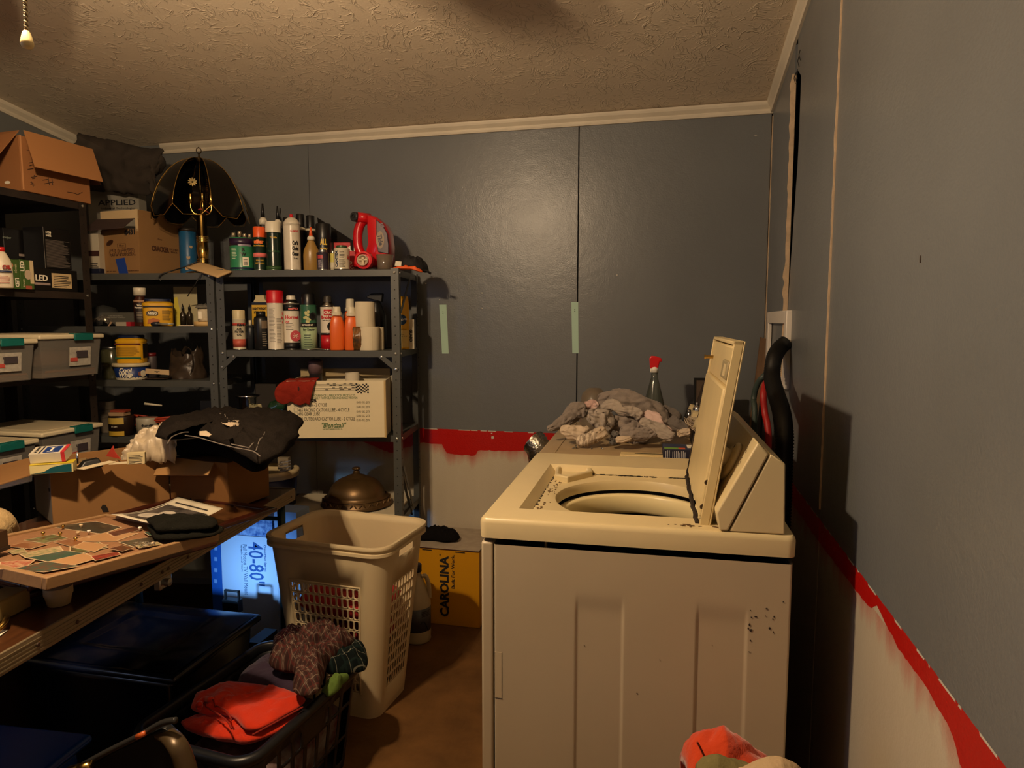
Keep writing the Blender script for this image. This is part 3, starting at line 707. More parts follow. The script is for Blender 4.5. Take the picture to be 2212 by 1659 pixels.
# dryer sheet carton
pa = dz(1432, 992, DT + .001); 
bx = thing('dryer_sheet_carton', 'dark blue carton with green and orange top beside the open washer lid', 'box', pa, WRZ + R_(1))
hb = zat(962, pa) - DT
MB().bb((0, 0, 0), (.155, .10, .034)).build('carton', M('#10142c', .5), bx, bevel=.001)
MB().bb((.001, .001, .034), (.154, .099, .0348)).build('top_print', M('#24304e', .5), bx)
MB().bb((.004, .004, .0348), (.050, .03, .0352)).build('green_band', M('#6f9a3a', .6), bx); MB().bb((.050, .004, .0348), (.072, .03, .0352)).build('orange_band', M('#c2542a', .6), bx)
MB().bb((.08, .03, .0348), (.15, .09, .0352)).build('pale_leaflet', PAPER, bx)
txt = MB()
for k in range(26):
    x = .008 + k * .0056
    if k in (3, 12, 13): continue
    txt.bb((x, -.0004, .004), (x + .0022, .0002, random.uniform(.024, .031)))
txt.build('small_print', M('#a9a9ac', .7), bx)
# grey rags and socks: each its own soft bundle
G1 = M('#8d8177', .95, bump=.5, bscale=140, var=.12, vscale=12, spec=.1, sheen=.2); G2 = M('#a79a8c', .95, bump=.5, bscale=140, var=.1, vscale=12, spec=.1, sheen=.2)
G3 = M('#6d655f', .95, bump=.5, bscale=140, var=.12, vscale=12, spec=.1, sheen=.2); G4 = M('#c9b59c', .95, bump=.5, bscale=140, var=.15, vscale=10, spec=.1); G5 = M('#cbb0a6', .95, bump=.4, bscale=140, spec=.1)
PY = 2.50     # plane through the middle of the heap
def ragpoint(u, v, y): return ony(u, v, y)
def sock(lab, pts, r, mat, flat=.45, cuff=0, rib=None, seed=0, yoff=None, name='sock', cat='sock'):
    """pts: (u, v, y) photo points at true depth, r in px (half width) per point"""
    P = [ony(u, v, y) for u, v, y in pts]; c = P[0].copy(); t = thing(name, lab, cat, c, 0, 'heap of worn socks and rags on the dryer')
    k = mpp(P[0]); Q = path([p_ - c for p_ in P], 8); n = len(Q)
    rad = [x * k for x in r]; RR = [np.interp(i / (n - 1) * (len(rad) - 1), range(len(rad)), rad) for i in range(n)]
    m = MB(); vs = []; fs = []; seg = 40
    ncuff = int(n * cuff)
    view = Vector((P[0].x, P[0].y, P[0].z - HCAM)).normalized()
    for j, p_ in enumerate(Q):
        tg = (Q[min(j + 1, n - 1)] - Q[max(j - 1, 0)]).normalized(); sd = tg.cross(view).normalized(); up = sd.cross(tg).normalized()
        e = min(1, (j + .5) / 2.2, (n - j - .5) / 2.2) ** .5
        for i in range(seg):
            a = 2 * math.pi * i / seg; rr = RR[j] * e * (1 + .26 * fbm(math.cos(a) * 1.6 + seed, math.sin(a) * 1.6 + j * .16, seed) + .13 * math.sin(a * 3 + j * .5 + seed))
            d1 = math.cos(a) * rr; d2 = math.sin(a) * rr * flat
            if cuff and j < ncuff: rr2 = 1 + .09 * math.sin(i / seg * 2 * math.pi * 18)
            else: rr2 = 1
            fold = .75 * RR[j] * abs(fbm(j * .30 + seed * 2, math.cos(a) * 1.8, seed)) * (1 if j >= ncuff else .2)
            vs.append(p_ + sd * d1 * rr2 + up * (d2 * rr2) - view * fold)
    for j in range(n - 1):
        for i in range(seg): fs.append((j * seg + i, j * seg + (i + 1) % seg, (j + 1) * seg + (i + 1) % seg, (j + 1) * seg + i))
    fs += [tuple(range(seg))[::-1], tuple(range((n - 1) * seg, n * seg))]
    m.add(vs, fs)
    if cuff and rib:
        m1 = MB(); m1.add(vs[:(ncuff + 1) * seg], [f for f in fs[:ncuff * seg]] + [tuple(range(seg))[::-1]]); m1.build('ribbed_cuff', rib, t, smooth=True)
        m2 = MB(); m2.add(vs, [f for f in fs[ncuff * seg:(n - 1) * seg]] + [fs[-1]]); m2.build('sock_body', mat, t, smooth=True)
    else: m.build('fabric', mat, t, smooth=True)
    return t
sock('large grey sweat rag folded along the top of the heap, hem facing left', [(1292, 870, 2.62), (1330, 862, 2.62), (1375, 872, 2.62), (1410, 888, 2.62), (1432, 915, 2.62), (1436, 935, 2.60)], [15, 22, 20, 22, 17, 9], G1, .7, seed=1, name='rag', cat='rag')
sock('grey rag spread across the middle of the heap', [(1318, 925, 2.56), (1350, 925, 2.54), (1378, 935, 2.54), (1402, 950, 2.52)], [20, 30, 27, 10], G1, .7, seed=2, name='rag', cat='rag')
sock('pale grey sock rolled across the upper middle of the heap', [(1302, 885, 2.55), (1322, 876, 2.53), (1345, 886, 2.52), (1370, 890, 2.52), (1386, 900, 2.52)], [13, 12, 10, 10, 12], G2, .8, seed=3)
sock('pale sock with its cuff tucked, standing over the striped one', [(1300, 884, 2.50), (1296, 905, 2.49), (1283, 922, 2.48)], [24, 27, 22], G2, .5, seed=4)
sock('white and brown striped sock lying nearest the left end of the heap', [(1245, 956, 2.38), (1262, 952, 2.38), (1290, 940, 2.40), (1310, 930, 2.42)], [9, 13, 15, 11], G4, .5, cuff=.62, rib=plaid('sock_stripes', '#cdbda6', '#7d6c5c', '#cdbda6', 70), seed=5)
sock('grey marled sock toe peeking beside the striped sock', [(1318, 944, 2.40), (1328, 946, 2.40), (1334, 944, 2.41)], [13, 14, 10], M('#6f6a64', .95, bump=.9, bscale=400, var=.4, vscale=140), .8, seed=6)
sock('cream toe of a rolled sock left of the striped one', [(1210, 928, 2.44), (1228, 930, 2.43), (1256, 936, 2.43), (1275, 930, 2.43)], [6, 14, 16, 12], G4, .7, seed=7)
sock('grey sock trailing off the left edge of the dryer', [(1182, 928, 2.47), (1196, 922, 2.48), (1216, 912, 2.52), (1244, 890, 2.55), (1268, 884, 2.56)], [5, 8, 14, 20, 14], G1, .6, seed=8)
sock('pinkish ribbed cuff standing at the upper left of the heap', [(1266, 878, 2.60), (1278, 874, 2.60), (1290, 882, 2.60)], [10, 11, 10], G5, .7, cuff=.7, rib=M('#c9a69c', .95, bump=1, bscale=200), seed=9)
sock('pale pink sock draped down the right side of the heap', [(1392, 893, 2.53), (1410, 905, 2.50), (1428, 928, 2.46), (1448, 942, 2.44)], [8, 17, 17, 10], G5, .5, seed=10)
sock('cream towelling sock lying along the front foot of the heap', [(1330, 950, 2.37), (1345, 949, 2.37), (1364, 947, 2.38)], [7, 7, 5], G4, .8, seed=11)
sock('grey sock stretched along the front of the heap', [(1338, 935, 2.41), (1365, 938, 2.41), (1395, 938, 2.42), (1420, 932, 2.43)], [13, 16, 14, 8], G1, .7, seed=12)
sock('light grey sock foot pointing right near the carton', [(1382, 908, 2.44), (1402, 918, 2.44), (1432, 934, 2.43), (1456, 945, 2.42)], [7, 12, 14, 8], G2, .6, seed=13)
sock('dark grey sock at the right end of the heap', [(1446, 905, 2.52), (1462, 918, 2.50), (1486, 932, 2.48)], [12, 14, 6], G3, .6, seed=14)
sock('cream sock cuff at the right end, below the dark one', [(1462, 936, 2.46), (1478, 934, 2.46), (1492, 934, 2.46)], [7, 8, 7], G4, .7, seed=15)
sock('dark grey cloth bunched behind the right of the heap', [(1430, 880, 2.68), (1448, 894, 2.66), (1470, 905, 2.64)], [9, 14, 11], G3, .7, seed=16, name='rag', cat='rag')
# string mop bundle
p = ony(1488, 918, 2.52); t = thing('string_bundle', 'bundle of cream cotton string behind the right end of the rags', 'string', p)
for k in range(26):
    a = random.uniform(-.4, .9); l = .05 * random.uniform(.6, 1.2)
    MB().tube(path([(random.uniform(-.02, .02), random.uniform(-.02, .03), random.uniform(-.02, .03)), (l * .3 + random.uniform(-.02, .02), 0, random.uniform(-.02, .03)), (l * .6, random.uniform(-.02, .02), -.01 + random.uniform(-.02, .02)), (l * .5 + .02, .0, -.035)], 5), .0014, 5).build('strand', G4, t)
# spray bottle, clear with a red trigger
GLASS = M('#dfe4dc', .08, trans=.92, alpha=1, spec=.5); WATER = M('#9aa08c', .1, trans=.8)
def revolve_thing(name, label, cat, p, parts, group=None, rz=None, sy=1, n=28, power=2):
    t = thing(name, label, cat, p, face(p) if rz is None else rz, group)
    for nm, prof, mat, *e in parts:
        k = e[0] if e else {}
        MB().lathe(prof, k.get('n', n), c=k.get('c', (0, 0, 0)), sy=k.get('sy', sy), power=k.get('power', power)).build(nm, mat, t, smooth=True)
    return t
p = dz(1412, 905, DT); p = ony(1412, 900, 2.80); p.z = DT + .001
k = mpp(p); zz = lambda v: zat(v, p, 1412) - DT
hb, hn, ht = zz(815), zz(803), zz(772)
sb = revolve_thing('spray_bottle', 'clear spray bottle with white collar and red trigger behind the rags', 'spray bottle', p, [
    ('bottle', [(0, .001), (.040, .002), (.043, .012), (.043, hb * .42), (.040, hb * .55), (.030, hb * .72), (.018, hb * .93), (.0135, hb), (.0135, hn)], M('#9aa196', .12, trans=.85, spec=.6)),
    ('collar', [(.0155, hn - .004), (.0155, hn + .016), (.010, hn + .02)], WHITEP)])
MB().prism([(-.018, hn + .012), (.014, hn + .012), (.020, ht - .018), (.030, ht - .018), (.026, ht - .004), (.006, ht + .004), (-.016, ht + .006), (-.022, ht - .006)], -.011, .011, 'y').build('trigger_head', M('#d01a20', .25, coat=.4), sb, bevel=.004, seg=3)
MB().prism([(-.016, hn - .004), (-.010, hn - .004), (-.013, hn + .022), (-.019, hn + .02)], -.004, .004, 'y').build('trigger', WHITEP, sb)
MB().bb((-.005, -.0445, hb * .40), (.030, -.0425, hb * .46)).build('label', YEL, sb)
# smoky plastic globe behind the heap
p = ony(1283, 880, 2.82); p.z = DT + .001
hg = zat(838, p, 1283) - DT
revolve_thing('plastic_tub', 'smoky clear plastic tub half hidden behind the rags', 'tub', p, [('tub', [(.05, .001), (.062, .03), (.062, hg * .55), (.050, hg * .85), (.028, hg * .985), (0, hg)], M('#a08f78', .25, trans=.55, alpha=.75))])
# leaning dark framed panel, chrome pieces
p = ony(1500, 884, 2.86); p.z = DT + .001
fr = thing('framed_panel', 'dark framed panel leaning behind the chrome canister, left of the washer lid', 'picture frame', p, R_(6))
hf = zat(817, p, 1500) - DT
MB().bb((-.004, 0, 0), (.004, .012, hf)).bb((.004, 0, hf - .008), (.10, .012, hf)).bb((.004, 0, 0), (.10, .012, .008)).bb((.092, 0, 0), (.10, .012, hf)).build('frame', BLACKP, fr)
MB().hexa([(.004, .003, .008), (.092, .003, .008), (.092, .008, .008), (.004, .008, .008), (.004, .003, hf - .008), (.092, .003, hf - .008), (.092, .008, hf - .008), (.004, .008, hf - .008)]).build('panel', M('#5b4a3b', .5, var=.2, vscale=5), fr)
p = ony(1505, 915, 2.72); p.z = DT + .001; hc = zat(876, p, 1505) - DT
revolve_thing('chrome_canister', 'small chrome canister beside the washer lid, behind the rags', 'canister', p, [('body', [(0, 0), (.020, .001), (.020, hc * .6), (.017, hc * .66), (.017, hc * .9), (.012, hc)], CHROME), ('knob', [(.004, hc), (.007, hc + .006), (.004, hc + .012), (0, hc + .013)], CHROME)])
p = ony(1488, 915, 2.70); p.z = DT + .001; hc = zat(886, p, 1488) - DT
revolve_thing('chrome_shaker', 'slim chrome shaker left of the chrome canister', 'shaker', p, [('body', [(0, 0), (.012, .001), (.010, hc * .8), (.006, hc)], CHROME), ('cap', [(.008, hc * .82), (.008, hc), (0, hc + .003)], M('#8f8f8f', .15, metal=1))])
# foil duct at the left back corner of the dryer
def corr(path_, r, amp, mat, name, parent, pitch=.008, n=20):
    P = path(path_, 40); m = MB(); out = [P[0]]; acc = 0; L = [0]
    for a, b in zip(P, P[1:]): L.append(L[-1] + (b - a).length)
    tot = L[-1]; steps = int(tot / pitch * 2); Q = []; RR = []
    for k in range(steps + 1):
        s = tot * k / steps; i = min(range(len(L)), key=lambda q_: abs(L[q_] - s)); i = min(max(i, 0), len(P) - 2)
        f_ = 0 if L[i + 1] == L[i] else (s - L[i]) / (L[i + 1] - L[i]); Q.append(P[i] + (P[i + 1] - P[i]) * f_); RR.append(r + (amp if k % 2 else -amp))
    m.tube(Q, RR, n); return m.build(name, mat, parent, smooth=True)
p = Vector((-.548, 2.93, 0)); FOIL = M('#b9b3a6', .25, metal=1, bump=1, bscale=90)
t = thing('foil_duct', 'crinkled foil dryer duct curling up behind the left edge of the dryer', 'duct', p)
corr([(-.0, .0, .002), (.0, .0, .30), (.0, .0, .60), (.0, -.03, .72), (-.01, -.05, .80), (-.04, -.04, .83)], .055, .003, FOIL, 'duct', t)
# outlet box with hoses on the right wall
ob = thing('washer_outlet_box', 'white plastic washer outlet box set in the right wall', 'outlet box', (XW, 2.68, 1.262), 0)
FR = M('#d9d0c4', .4)
y0, y1, z0, z1 = -.235, .245, -.135, .135; fw = .045
m = MB().bb((-.018, y0, z0), (.002, y0 + fw, z1)).bb((-.018, y1 - fw, z0), (.002, y1, z1)).bb((-.018, y0 + fw, z1 - fw), (.002, y1 - fw, z1)).bb((-.018, y0 + fw, z0), (.002, y1 - fw, z0 + fw * .8))
m.build('frame', FR, ob, bevel=.003)
m = MB().bb((.024, y0, z0), (.028, y1, z1)).bb((-.004, y0 + fw - .003, z0), (.026, y0 + fw, z1)).bb((-.004, y1 - fw, z0), (.026, y1 - fw + .003, z1)); m.build('recess_back', M('#8d867a', .5), ob)
for y, c in ((-.08, '#a02020'), (.05, '#2a3a7a')):
    vv = MB().tube([(.02, y, -.03), (-.01, y, -.03), (-.01, y, -.07)], .010, 12).build('valve', BRASS, ob); MB().lathe([(.014, 0), (.014, .006), (0, .008)], 12, T=Matrix.Translation((-.012, y, -.03)) @ Matrix.Rotation(R_(-90), 4, 'Y')).build('valve_handle', M(c, .4), vv)
def X_(u, v, x): return onx(u, v, x)
# corrugated drain hose
hp_ = [X_(1700, 738, .385), X_(1684, 752, .36), X_(1672, 775, .335), X_(1668, 815, .325), X_(1676, 850, .32), X_(1688, 890, .32), X_(1694, 940, .32), X_(1693, 1000, .32)]
c = hp_[0]; t = thing('drain_hose', 'black corrugated drain hose arching from the outlet box down behind the washer', 'hose', c)
ext = hp_[-1] + Vector((0, 0, -.35))
corr([h_ - c for h_ in hp_] + [ext - c], .0245, .0018, M('#0f0e0d', .45), 'hose', t, pitch=.009)
hp_ = [X_(1668, 812, .37), X_(1655, 826, .34), X_(1649, 850, .325), X_(1652, 890, .33), X_(1660, 950, .34)]
c = hp_[0]; t = thing('supply_hose', 'red rubber supply hose beside the black drain hose', 'hose', c)
MB().tube(path([h_ - c for h_ in hp_] + [hp_[-1] - c + Vector((0, 0, -.3))], 10), .0115, 12).build('hose', M('#a31a18', .5), t, smooth=True)
hp_ = [X_(1664, 800, .37), X_(1650, 812, .34), X_(1636, 830, .32), X_(1628, 862, .31), X_(1630, 900, .31)]
c = hp_[0]; t = thing('supply_hose', 'grey-green rubber supply hose left of the red one', 'hose', c)
MB().tube(path([h_ - c for h_ in hp_] + [hp_[-1] - c + Vector((0, 0, -.3))], 10), .0105, 12).build('hose', M('#39453f', .5), t, smooth=True)
# plank leaning in the corner
b0 = ony(1618, 885, 3.02); b1 = ony(1650, 728, 3.05)
t = thing('wood_plank', 'weathered wooden plank leaning in the back right corner', 'plank', b0)
d = b1 - b0; MB().hexa([(-.014, -.012, -.25), (.014, -.012, -.25), (.014, .008, -.25), (-.014, .008, -.25), (d.x - .014, d.y - .012, d.z), (d.x + .016, d.y - .012, d.z - .01), (d.x + .016, d.y + .008, d.z - .01), (d.x - .014, d.y + .008, d.z)]).build('plank', M('#7a5c40', .8, bump=.4, bscale=40, var=.3, vscale=10, streak=(6, 6, .6)), t)
# black bracket ring low behind the washer
# cloth heap at the bottom edge in front of the washer
OR_ = M('#c8421c', .9, bump=.4, bscale=160, var=.10, vscale=6, spec=.12, sheen=.3)
def heapcloth(name, lab, cat, outline_px, y, th, mat, wr=.008, ws=14, seed=0, back=.10, group=None, base=None):
    """cloth lump whose silhouette follows photo points at depth y"""
    P = [ony(u, v, y) for u, v in outline_px]
    zs = [p_.z for p_ in P]; c = Vector((sum(p_.x for p_ in P) / len(P), y, min(zs)))
    t = thing(name, lab, cat, c, 0, group)
    top = sorted([(p_.x - c.x, p_.z - c.z) for p_ in P]); x0, x1 = top[0][0], top[-1][0]
    X = [q_[0] for q_ in top]; Z = [q_[1] for q_ in top]
    m = MB(); nu, nv = 46, 30
    def fn(u, v):
        x = x0 + (x1 - x0) * u; zt_ = np.interp(x, X, Z); a = v * math.pi
        yy = -math.cos(a) * back; s = max(math.sin(a), 0) ** .6
        fold = fbm(x * ws + seed, yy * ws * .6, seed) * wr + max(0, 1 - abs(fbm(x * ws * .7 + seed, yy * ws * .5 + 4, seed)) * 3) * wr * 1.2
        return (x + fbm(x * 8, yy * 8, seed + 2) * .008, yy + fbm(x * 9 + 3, v * 3, seed) * .02, (zt_) * s * (1 + .0) + fold * (.3 + s * .7))
    m.grid(fn, nu, nv); o = m.build('cloth', mat, t, smooth=True, solid=.003)
    return t
t = thing('orange_shirt', 'orange t-shirt bunched at the foot of the washer', 'shirt', ony(1590, 1659, 1.12), 0)
c = t.location; pts = [ony(u, v, 1.12) - c for u, v in ((1478, 1650), (1483, 1622), (1500, 1606), (1540, 1600), (1566, 1590), (1600, 1610), (1640, 1642), (1690, 1665))]
def shirt(u, v):
    X = [p_.x for p_ in pts]; Z = [p_.z for p_ in pts]; x = X[0] + (X[-1] - X[0]) * u; z = np.interp(x, X, Z)
    a = -.2 + v * 1.25; yy = -.13 + .26 * v; s = max(0, math.sin(min(max(v, 0), 1) * math.pi)) ** .5
    rid = max(0, 1 - abs(fbm(x * 9 - yy * 9, yy * 4, 3)) * 4) * .010
    return (x + .012 * fbm(yy * 10, z * 8, 1), yy, (z + .30) * s - .30 + rid * s + fbm(x * 16, yy * 16, 5) * .008)
MB().grid(shirt, 60, 40).build('shirt_body', OR_, t, smooth=True, solid=.004)
cp = path([ony(u, v, .99) - c for u, v in ((1506, 1603), (1514, 1618), (1524, 1640), (1530, 1659))], 8)
MB().tube(cp, .0016, 6).build('hem_seam', M('#7a2410', .9), t)
def bump_cloth(name, lab, px, y, mat, seed, cat):
    t = thing(name, lab, cat, ony(px[0][0], 1659, y), 0); c = t.location; pts = [ony(u, v, y) - c for u, v in px]
    def fn(u, v):
        X = [p_.x for p_ in pts]; Z = [p_.z for p_ in pts]; x = X[0] + (X[-1] - X[0]) * u; z = np.interp(x, X, Z); s = max(0, math.sin(v * math.pi)) ** .5
        return (x, -.08 + .16 * v, (z + .25) * s - .25 + fbm(x * 14, v * 3, seed) * .008 * s)
    MB().grid(fn, 44, 26).build('fabric', mat, t, smooth=True, solid=.003); return t
bump_cloth('towel', 'olive green towel under the orange shirt at the bottom edge', ((1505, 1665), (1520, 1650), (1550, 1640), (1590, 1644), (1630, 1654), (1660, 1665)), .90, M('#6b6238', .95, bump=.6, bscale=120), 2, 'towel')
bump_cloth('washcloth', 'pale beige cloth at the bottom edge, right of the olive towel', ((1600, 1668), (1640, 1652), (1665, 1643), (1690, 1646), (1720, 1662), (1735, 1675)), .72, M('#a88f6c', .95, bump=.6, bscale=120), 4, 'cloth')
# ================================================================ steel shelving
def local(o_loc, rz): return (Matrix.Translation(o_loc) @ Matrix.Rotation(rz, 4, 'Z')).inverted()
HOLE = M('#0a0a0a', .9); BOLT = M('#d2d2cc', .25, metal=.9)
def lpost(m, x, y, sx, sy, h, w=.034, t=.002):
    """angle post with corner at x,y, flanges running sx, sy"""
    m.bb((x, y, 0), (x + sx * w, y + sy * t, h)); m.bb((x, y + sy * t, 0), (x + sx * t, y + sy * w, h)); return m
def shelving(name, label, loc, rz, wd, dp, h, shelves, holes_front=(True, True), braces=(), hole_z0=.3, back_holes=False, lip=.028, bolts=None, slack=0):
    t = thing(name, label, 'shelving', loc, rz)
    for (x, y, sx, sy, fr) in ((0, 0, 1, 1, 1), (wd, 0, -1, 1, 1), (0, dp, 1, -1, 0), (wd, dp, -1, -1, 0)):
        p = lpost(MB(), x, y, sx, sy, h).build('post', SHELFM, t)
        if fr or back_holes:
            z = hole_z0; hm = MB()
            while z < h - .02:
                xx = x + sx * .018
                if fr: hm.lathe([(0, 0), (.0028, 0), (.0028, .0006)], 6, T=Matrix.Translation((xx, y - .0004, z)) @ Matrix.Rotation(R_(90), 4, 'X'))
                if x == wd: hm.lathe([(0, 0), (.0028, 0), (.0028, .0006)], 6, T=Matrix.Translation((x + .0004, y + sy * .018, z)) @ Matrix.Rotation(R_(90), 4, 'Y'))
                z += .0385
            tag(hm.build('punched_holes', HOLE, p), kind='stuff')
    for z in shelves:
        m = MB().bb((.003, .003, z - .002), (wd - .003, dp - .003, z))
        m.bb((.003, .003, z - lip), (wd - .003, .005, z - .002)).bb((.003, dp - .005, z - lip), (wd - .003, dp - .003, z - .002))
        m.bb((.003, .005, z - lip), (.005, dp - .005, z - .002)).bb((wd - .005, .005, z - lip), (wd - .003, dp - .005, z - .002))
        m.bb((.003, .005, z - lip), (wd - .003, .016, z - lip + .0015))
        m.build('shelf', SHELFM, t)
        for x in (.018, wd - .018):
            MB().lathe([(.006, 0), (.0055, .003), (.002, .0045), (0, .0045)], 10, T=Matrix.Translation((x, -.0005, z - lip * .45)) @ Matrix.Rotation(R_(90), 4, 'X')).build('bolt', BOLT, t)
        MB().lathe([(.0055, 0), (.005, .003), (0, .004)], 10, T=Matrix.Translation((wd + .0005, .018, z - lip * .45)) @ Matrix.Rotation(R_(90), 4, 'Y')).build('bolt', BOLT, t)
    for a, b in braces:
        a = Vector(a); b = Vector(b); d = (b - a).normalized(); n_ = Vector((0, 1, 0)) if abs(d.y) < .3 else Vector((1, 0, 0)); s = d.cross(n_).normalized() * .010; n2 = n_ * .0012
        br = MB().hexa([a - s - n2, a + s - n2, a + s + n2, a - s + n2, b - s - n2, b + s - n2, b + s + n2, b - s + n2]).build('brace', SHELFM, t)
        for e in (a + d * .008, b - d * .008):
            if abs(d.y) < .3: MB().lathe([(.0055, 0), (.005, .003), (0, .004)], 10, T=Matrix.Translation(e + Vector((0, -.0015, 0))) @ Matrix.Rotation(R_(90), 4, 'X')).build('brace_bolt', BOLT, br)
    return t
W1, DP1 = .805, .385
U1 = UP0 - UX * W1
S1 = [.13, .498, .865, 1.234, 1.579]
shelving('steel_shelving', 'dark grey steel shelving crowded with aerosol cans against the back wall', U1, UA, W1, DP1, 1.585, [.13, .498, .865, 1.234, 1.579],
    braces=[((.01, -.003, 1.155), (.075, -.003, 1.212)), ((W1 - .085, -.003, 1.212), (W1 - .01, -.003, 1.150)), ((W1 + .003, .02, 1.40), (W1 + .003, .20, 1.555)), ((W1 + .004, .03, .72), (W1 + .004, .20, .50))], hole_z0=.30, back_holes=True)
W2 = .914
U2 = UP0 - UX * (W1 + .010 + W2)
S2 = [.2, .52, .845, 1.099, 1.338, 1.569]
shelving('steel_shelving', 'dark steel shelving in the back left corner under the brass lamp', U2, UA, W2, DP1, 1.575, S2, hole_z0=.4)
XF = -2.4
S3 = [.36, .773, 1.145, 1.480, 1.851]
t3 = shelving('steel_shelving', 'rusty brown steel shelving along the left wall holding storage bins', (XF, 1.46, 0), R_(90), .925, .46, 1.853, S3, hole_z0=.3)
RUST = M('#2c211a', .6, var=.4, vscale=14, col2='#1a130f')
for c_ in t3.children:
    if c_.name.startswith('post') or c_.name.startswith('shelf'): c_.data.materials[0] = RUST

# ================================================================ bottles and cans: general makers
def slot(u, vtop, wpx, t, zs, vbot=None):
    """position on the front-parallel plane t behind the unit front; radius and height from photo size"""
    p = onu(u, vtop, t); p = Vector((p.x, p.y, zs + .0007)); k = mpp((p.x, p.y, (zs + zat(vtop, p, u)) / 2))
    return p, wpx * k / 2, zat(vtop, p, u) - zs
def shade(c, f): return c
def lettering(t, rows, r, mat=INK):
    for r_ in rows:
        body, z, size = r_[:3]; kw = dict(r_[3]) if len(r_) > 3 else {}
        m = kw.pop('mat', mat); rad = kw.pop('r', r)
        rot0 = kw.pop('turn', 0)
        text(body, size, m, t, (0, 0, z), rz=rot0, wrap=rad, **kw)
def band(r, z0, z1, mat, t, name='label', n=32, ang=None):
    if ang is None: return MB().lathe([(r, z0), (r + .0004, z0), (r + .0004, z1), (r, z1)], n, cap=False).build(name, mat, t, smooth=True)
    a0, a1 = ang; m = MB(); k = 14; vs = []; fs = []
    for i in range(k + 1):
        a = a0 + (a1 - a0) * i / k
        for z in (z0, z1): vs.append(((r + .0005) * math.sin(a), -(r + .0005) * math.cos(a), z))
    for i in range(k): fs.append((2 * i, 2 * i + 2, 2 * i + 3, 2 * i + 1))
    m.add(vs, fs); return m.build(name, mat, t)
RIM = M('#a8a49a', .28, metal=1)
def aerosol(name, label, u, vt, w, t_, zs, body, cap, capfrac=.26, bands=(), rows=(), cap_kind='full', rz=None, cat='spray can', capw=.93, group=None, neck=True, turn=0):
    p, r, h = slot(u, vt, w, t_, zs); t = thing(name, label, cat, p, face(p) + turn if rz is None else rz, group)
    hc = h * capfrac; hb = h - hc
    MB().lathe([(0, .001), (r * .94, .0), (r, .0025), (r * .975, .005), (r * .975, hb - .004), (r, hb - .003), (r * .985, hb), (r * .9, hb + .001), (0, hb + .001)], 32).build('can', body, t, smooth=True, angle=35)
    MB().lathe([(r * .99, 0), (r * 1.015, .0015), (r * .985, .004)], 32, cap=False).build('base_rim', RIM, t, smooth=True)
    if cap_kind == 'full':
        MB().lathe([(r * capw, hb), (r * capw, h - .004), (r * capw - .003, h), (0, h)], 32).build('cap', cap, t, smooth=True, angle=40)
    elif cap_kind == 'dome':
        MB().lathe([(r * .985, hb), (r * .93, hb + hc * .25), (r * .72, hb + hc * .5), (r * .45, hb + hc * .66), (r * .30, hb + hc * .7), (0, hb + hc * .7)], 32).build('shoulder', body, t, smooth=True)
        MB().lathe([(r * .2, hb + hc * .66), (r * .2, h - .002), (r * .1, h), (0, h)], 16).build('nozzle', cap, t, smooth=True)
    elif cap_kind == 'actuator':
        MB().lathe([(r * .97, hb), (r * .85, hb + hc * .18), (r * .62, hb + hc * .34), (r * .6, hb + hc * .44), (0, hb + hc * .44)], 32).build('shoulder', RIM, t, smooth=True)
        MB().lathe([(r * .55, hb + hc * .42), (r * .50, h - hc * .12), (r * .30, h - .002), (0, h - hc * .1)], 20).build('nozzle', cap, t, smooth=True, angle=40)
    elif cap_kind == 'trigger':
        MB().lathe([(r * .98, hb), (r * .95, hb + hc * .8), (r * .80, hb + hc), (r * .5, hb + hc * .86), (0, hb + hc * .86)], 32).build('cap', cap, t, smooth=True, angle=40)
    for z0, z1, mt in bands: band(r * .978, hb * z0, hb * z1, mt, t)
    for body_, z, sz, *kw in rows:
        kw = dict(kw[0]) if kw else {}
        kw.setdefault('bold', sz * .02)
        mt = kw.pop('mat', INK); tr = kw.pop('turn', 0)
        text(body_, sz, mt, t, (0, 0, hb * z), rz=tr, wrap=r * .985, **kw)
    return t
def flatbox(name, label, p, rz, d, mat, cat='box', group=None, bev=.0008, rot=None):
    t = thing(name, label, cat, p, rz, group, rot=rot)
    MB().bb((-d[0] / 2, 0, 0), (d[0] / 2, d[1], d[2])).build('carton', mat, t, bevel=bev, seg=1)
    return t
def lines(t, x0, x1, z0, z1, n, mat, y=-.0004, name='small_print', hgt=.4, jag=.3, roll=False):
    m = MB(); dz_ = (z1 - z0) / n
    for k in range(n):
        e = x1 - (x1 - x0) * jag * random.random()
        m.bb((x0, y, z0 + k * dz_), (e, y + .0003, z0 + k * dz_ + dz_ * hgt))
    return tag(m.build(name, mat, t), kind='stuff')
def wraplines(t, r, z0, z1, n, mat, a0=-.7, a1=.7, seed=0):
    m = MB(); dz_ = (z1 - z0) / n
    for k in range(n):
        b = a1 - (a1 - a0) * .35 * random.random(); vs = []; fs = []
        for i in range(9):
            a = a0 + (b - a0) * i / 8
            for z in (z0 + k * dz_, z0 + k * dz_ + dz_ * .4): vs.append(((r + .0008) * math.sin(a), -(r + .0008) * math.cos(a), z))
        for i in range(8): fs.append((2 * i, 2 * i + 2, 2 * i + 3, 2 * i + 1))
        m.add(vs, fs)
    return tag(m.build('small_print', mat, t), kind='stuff')
# ================================================================ top of the middle shelving
Z = S1[4]
GRN = M('#2f7d55', .35); DGRN = M('#12291c', .3); WHT = M('#d8d0bc', .35); OFFW = M('#cfc6ae', .4); ORNG = M('#e0561f', .4); BLK = M('#121213', .35); GOLD = M('#d0a52a', .4); PINK = M('#e0706a', .5); CAPR = M('#c21420', .4)
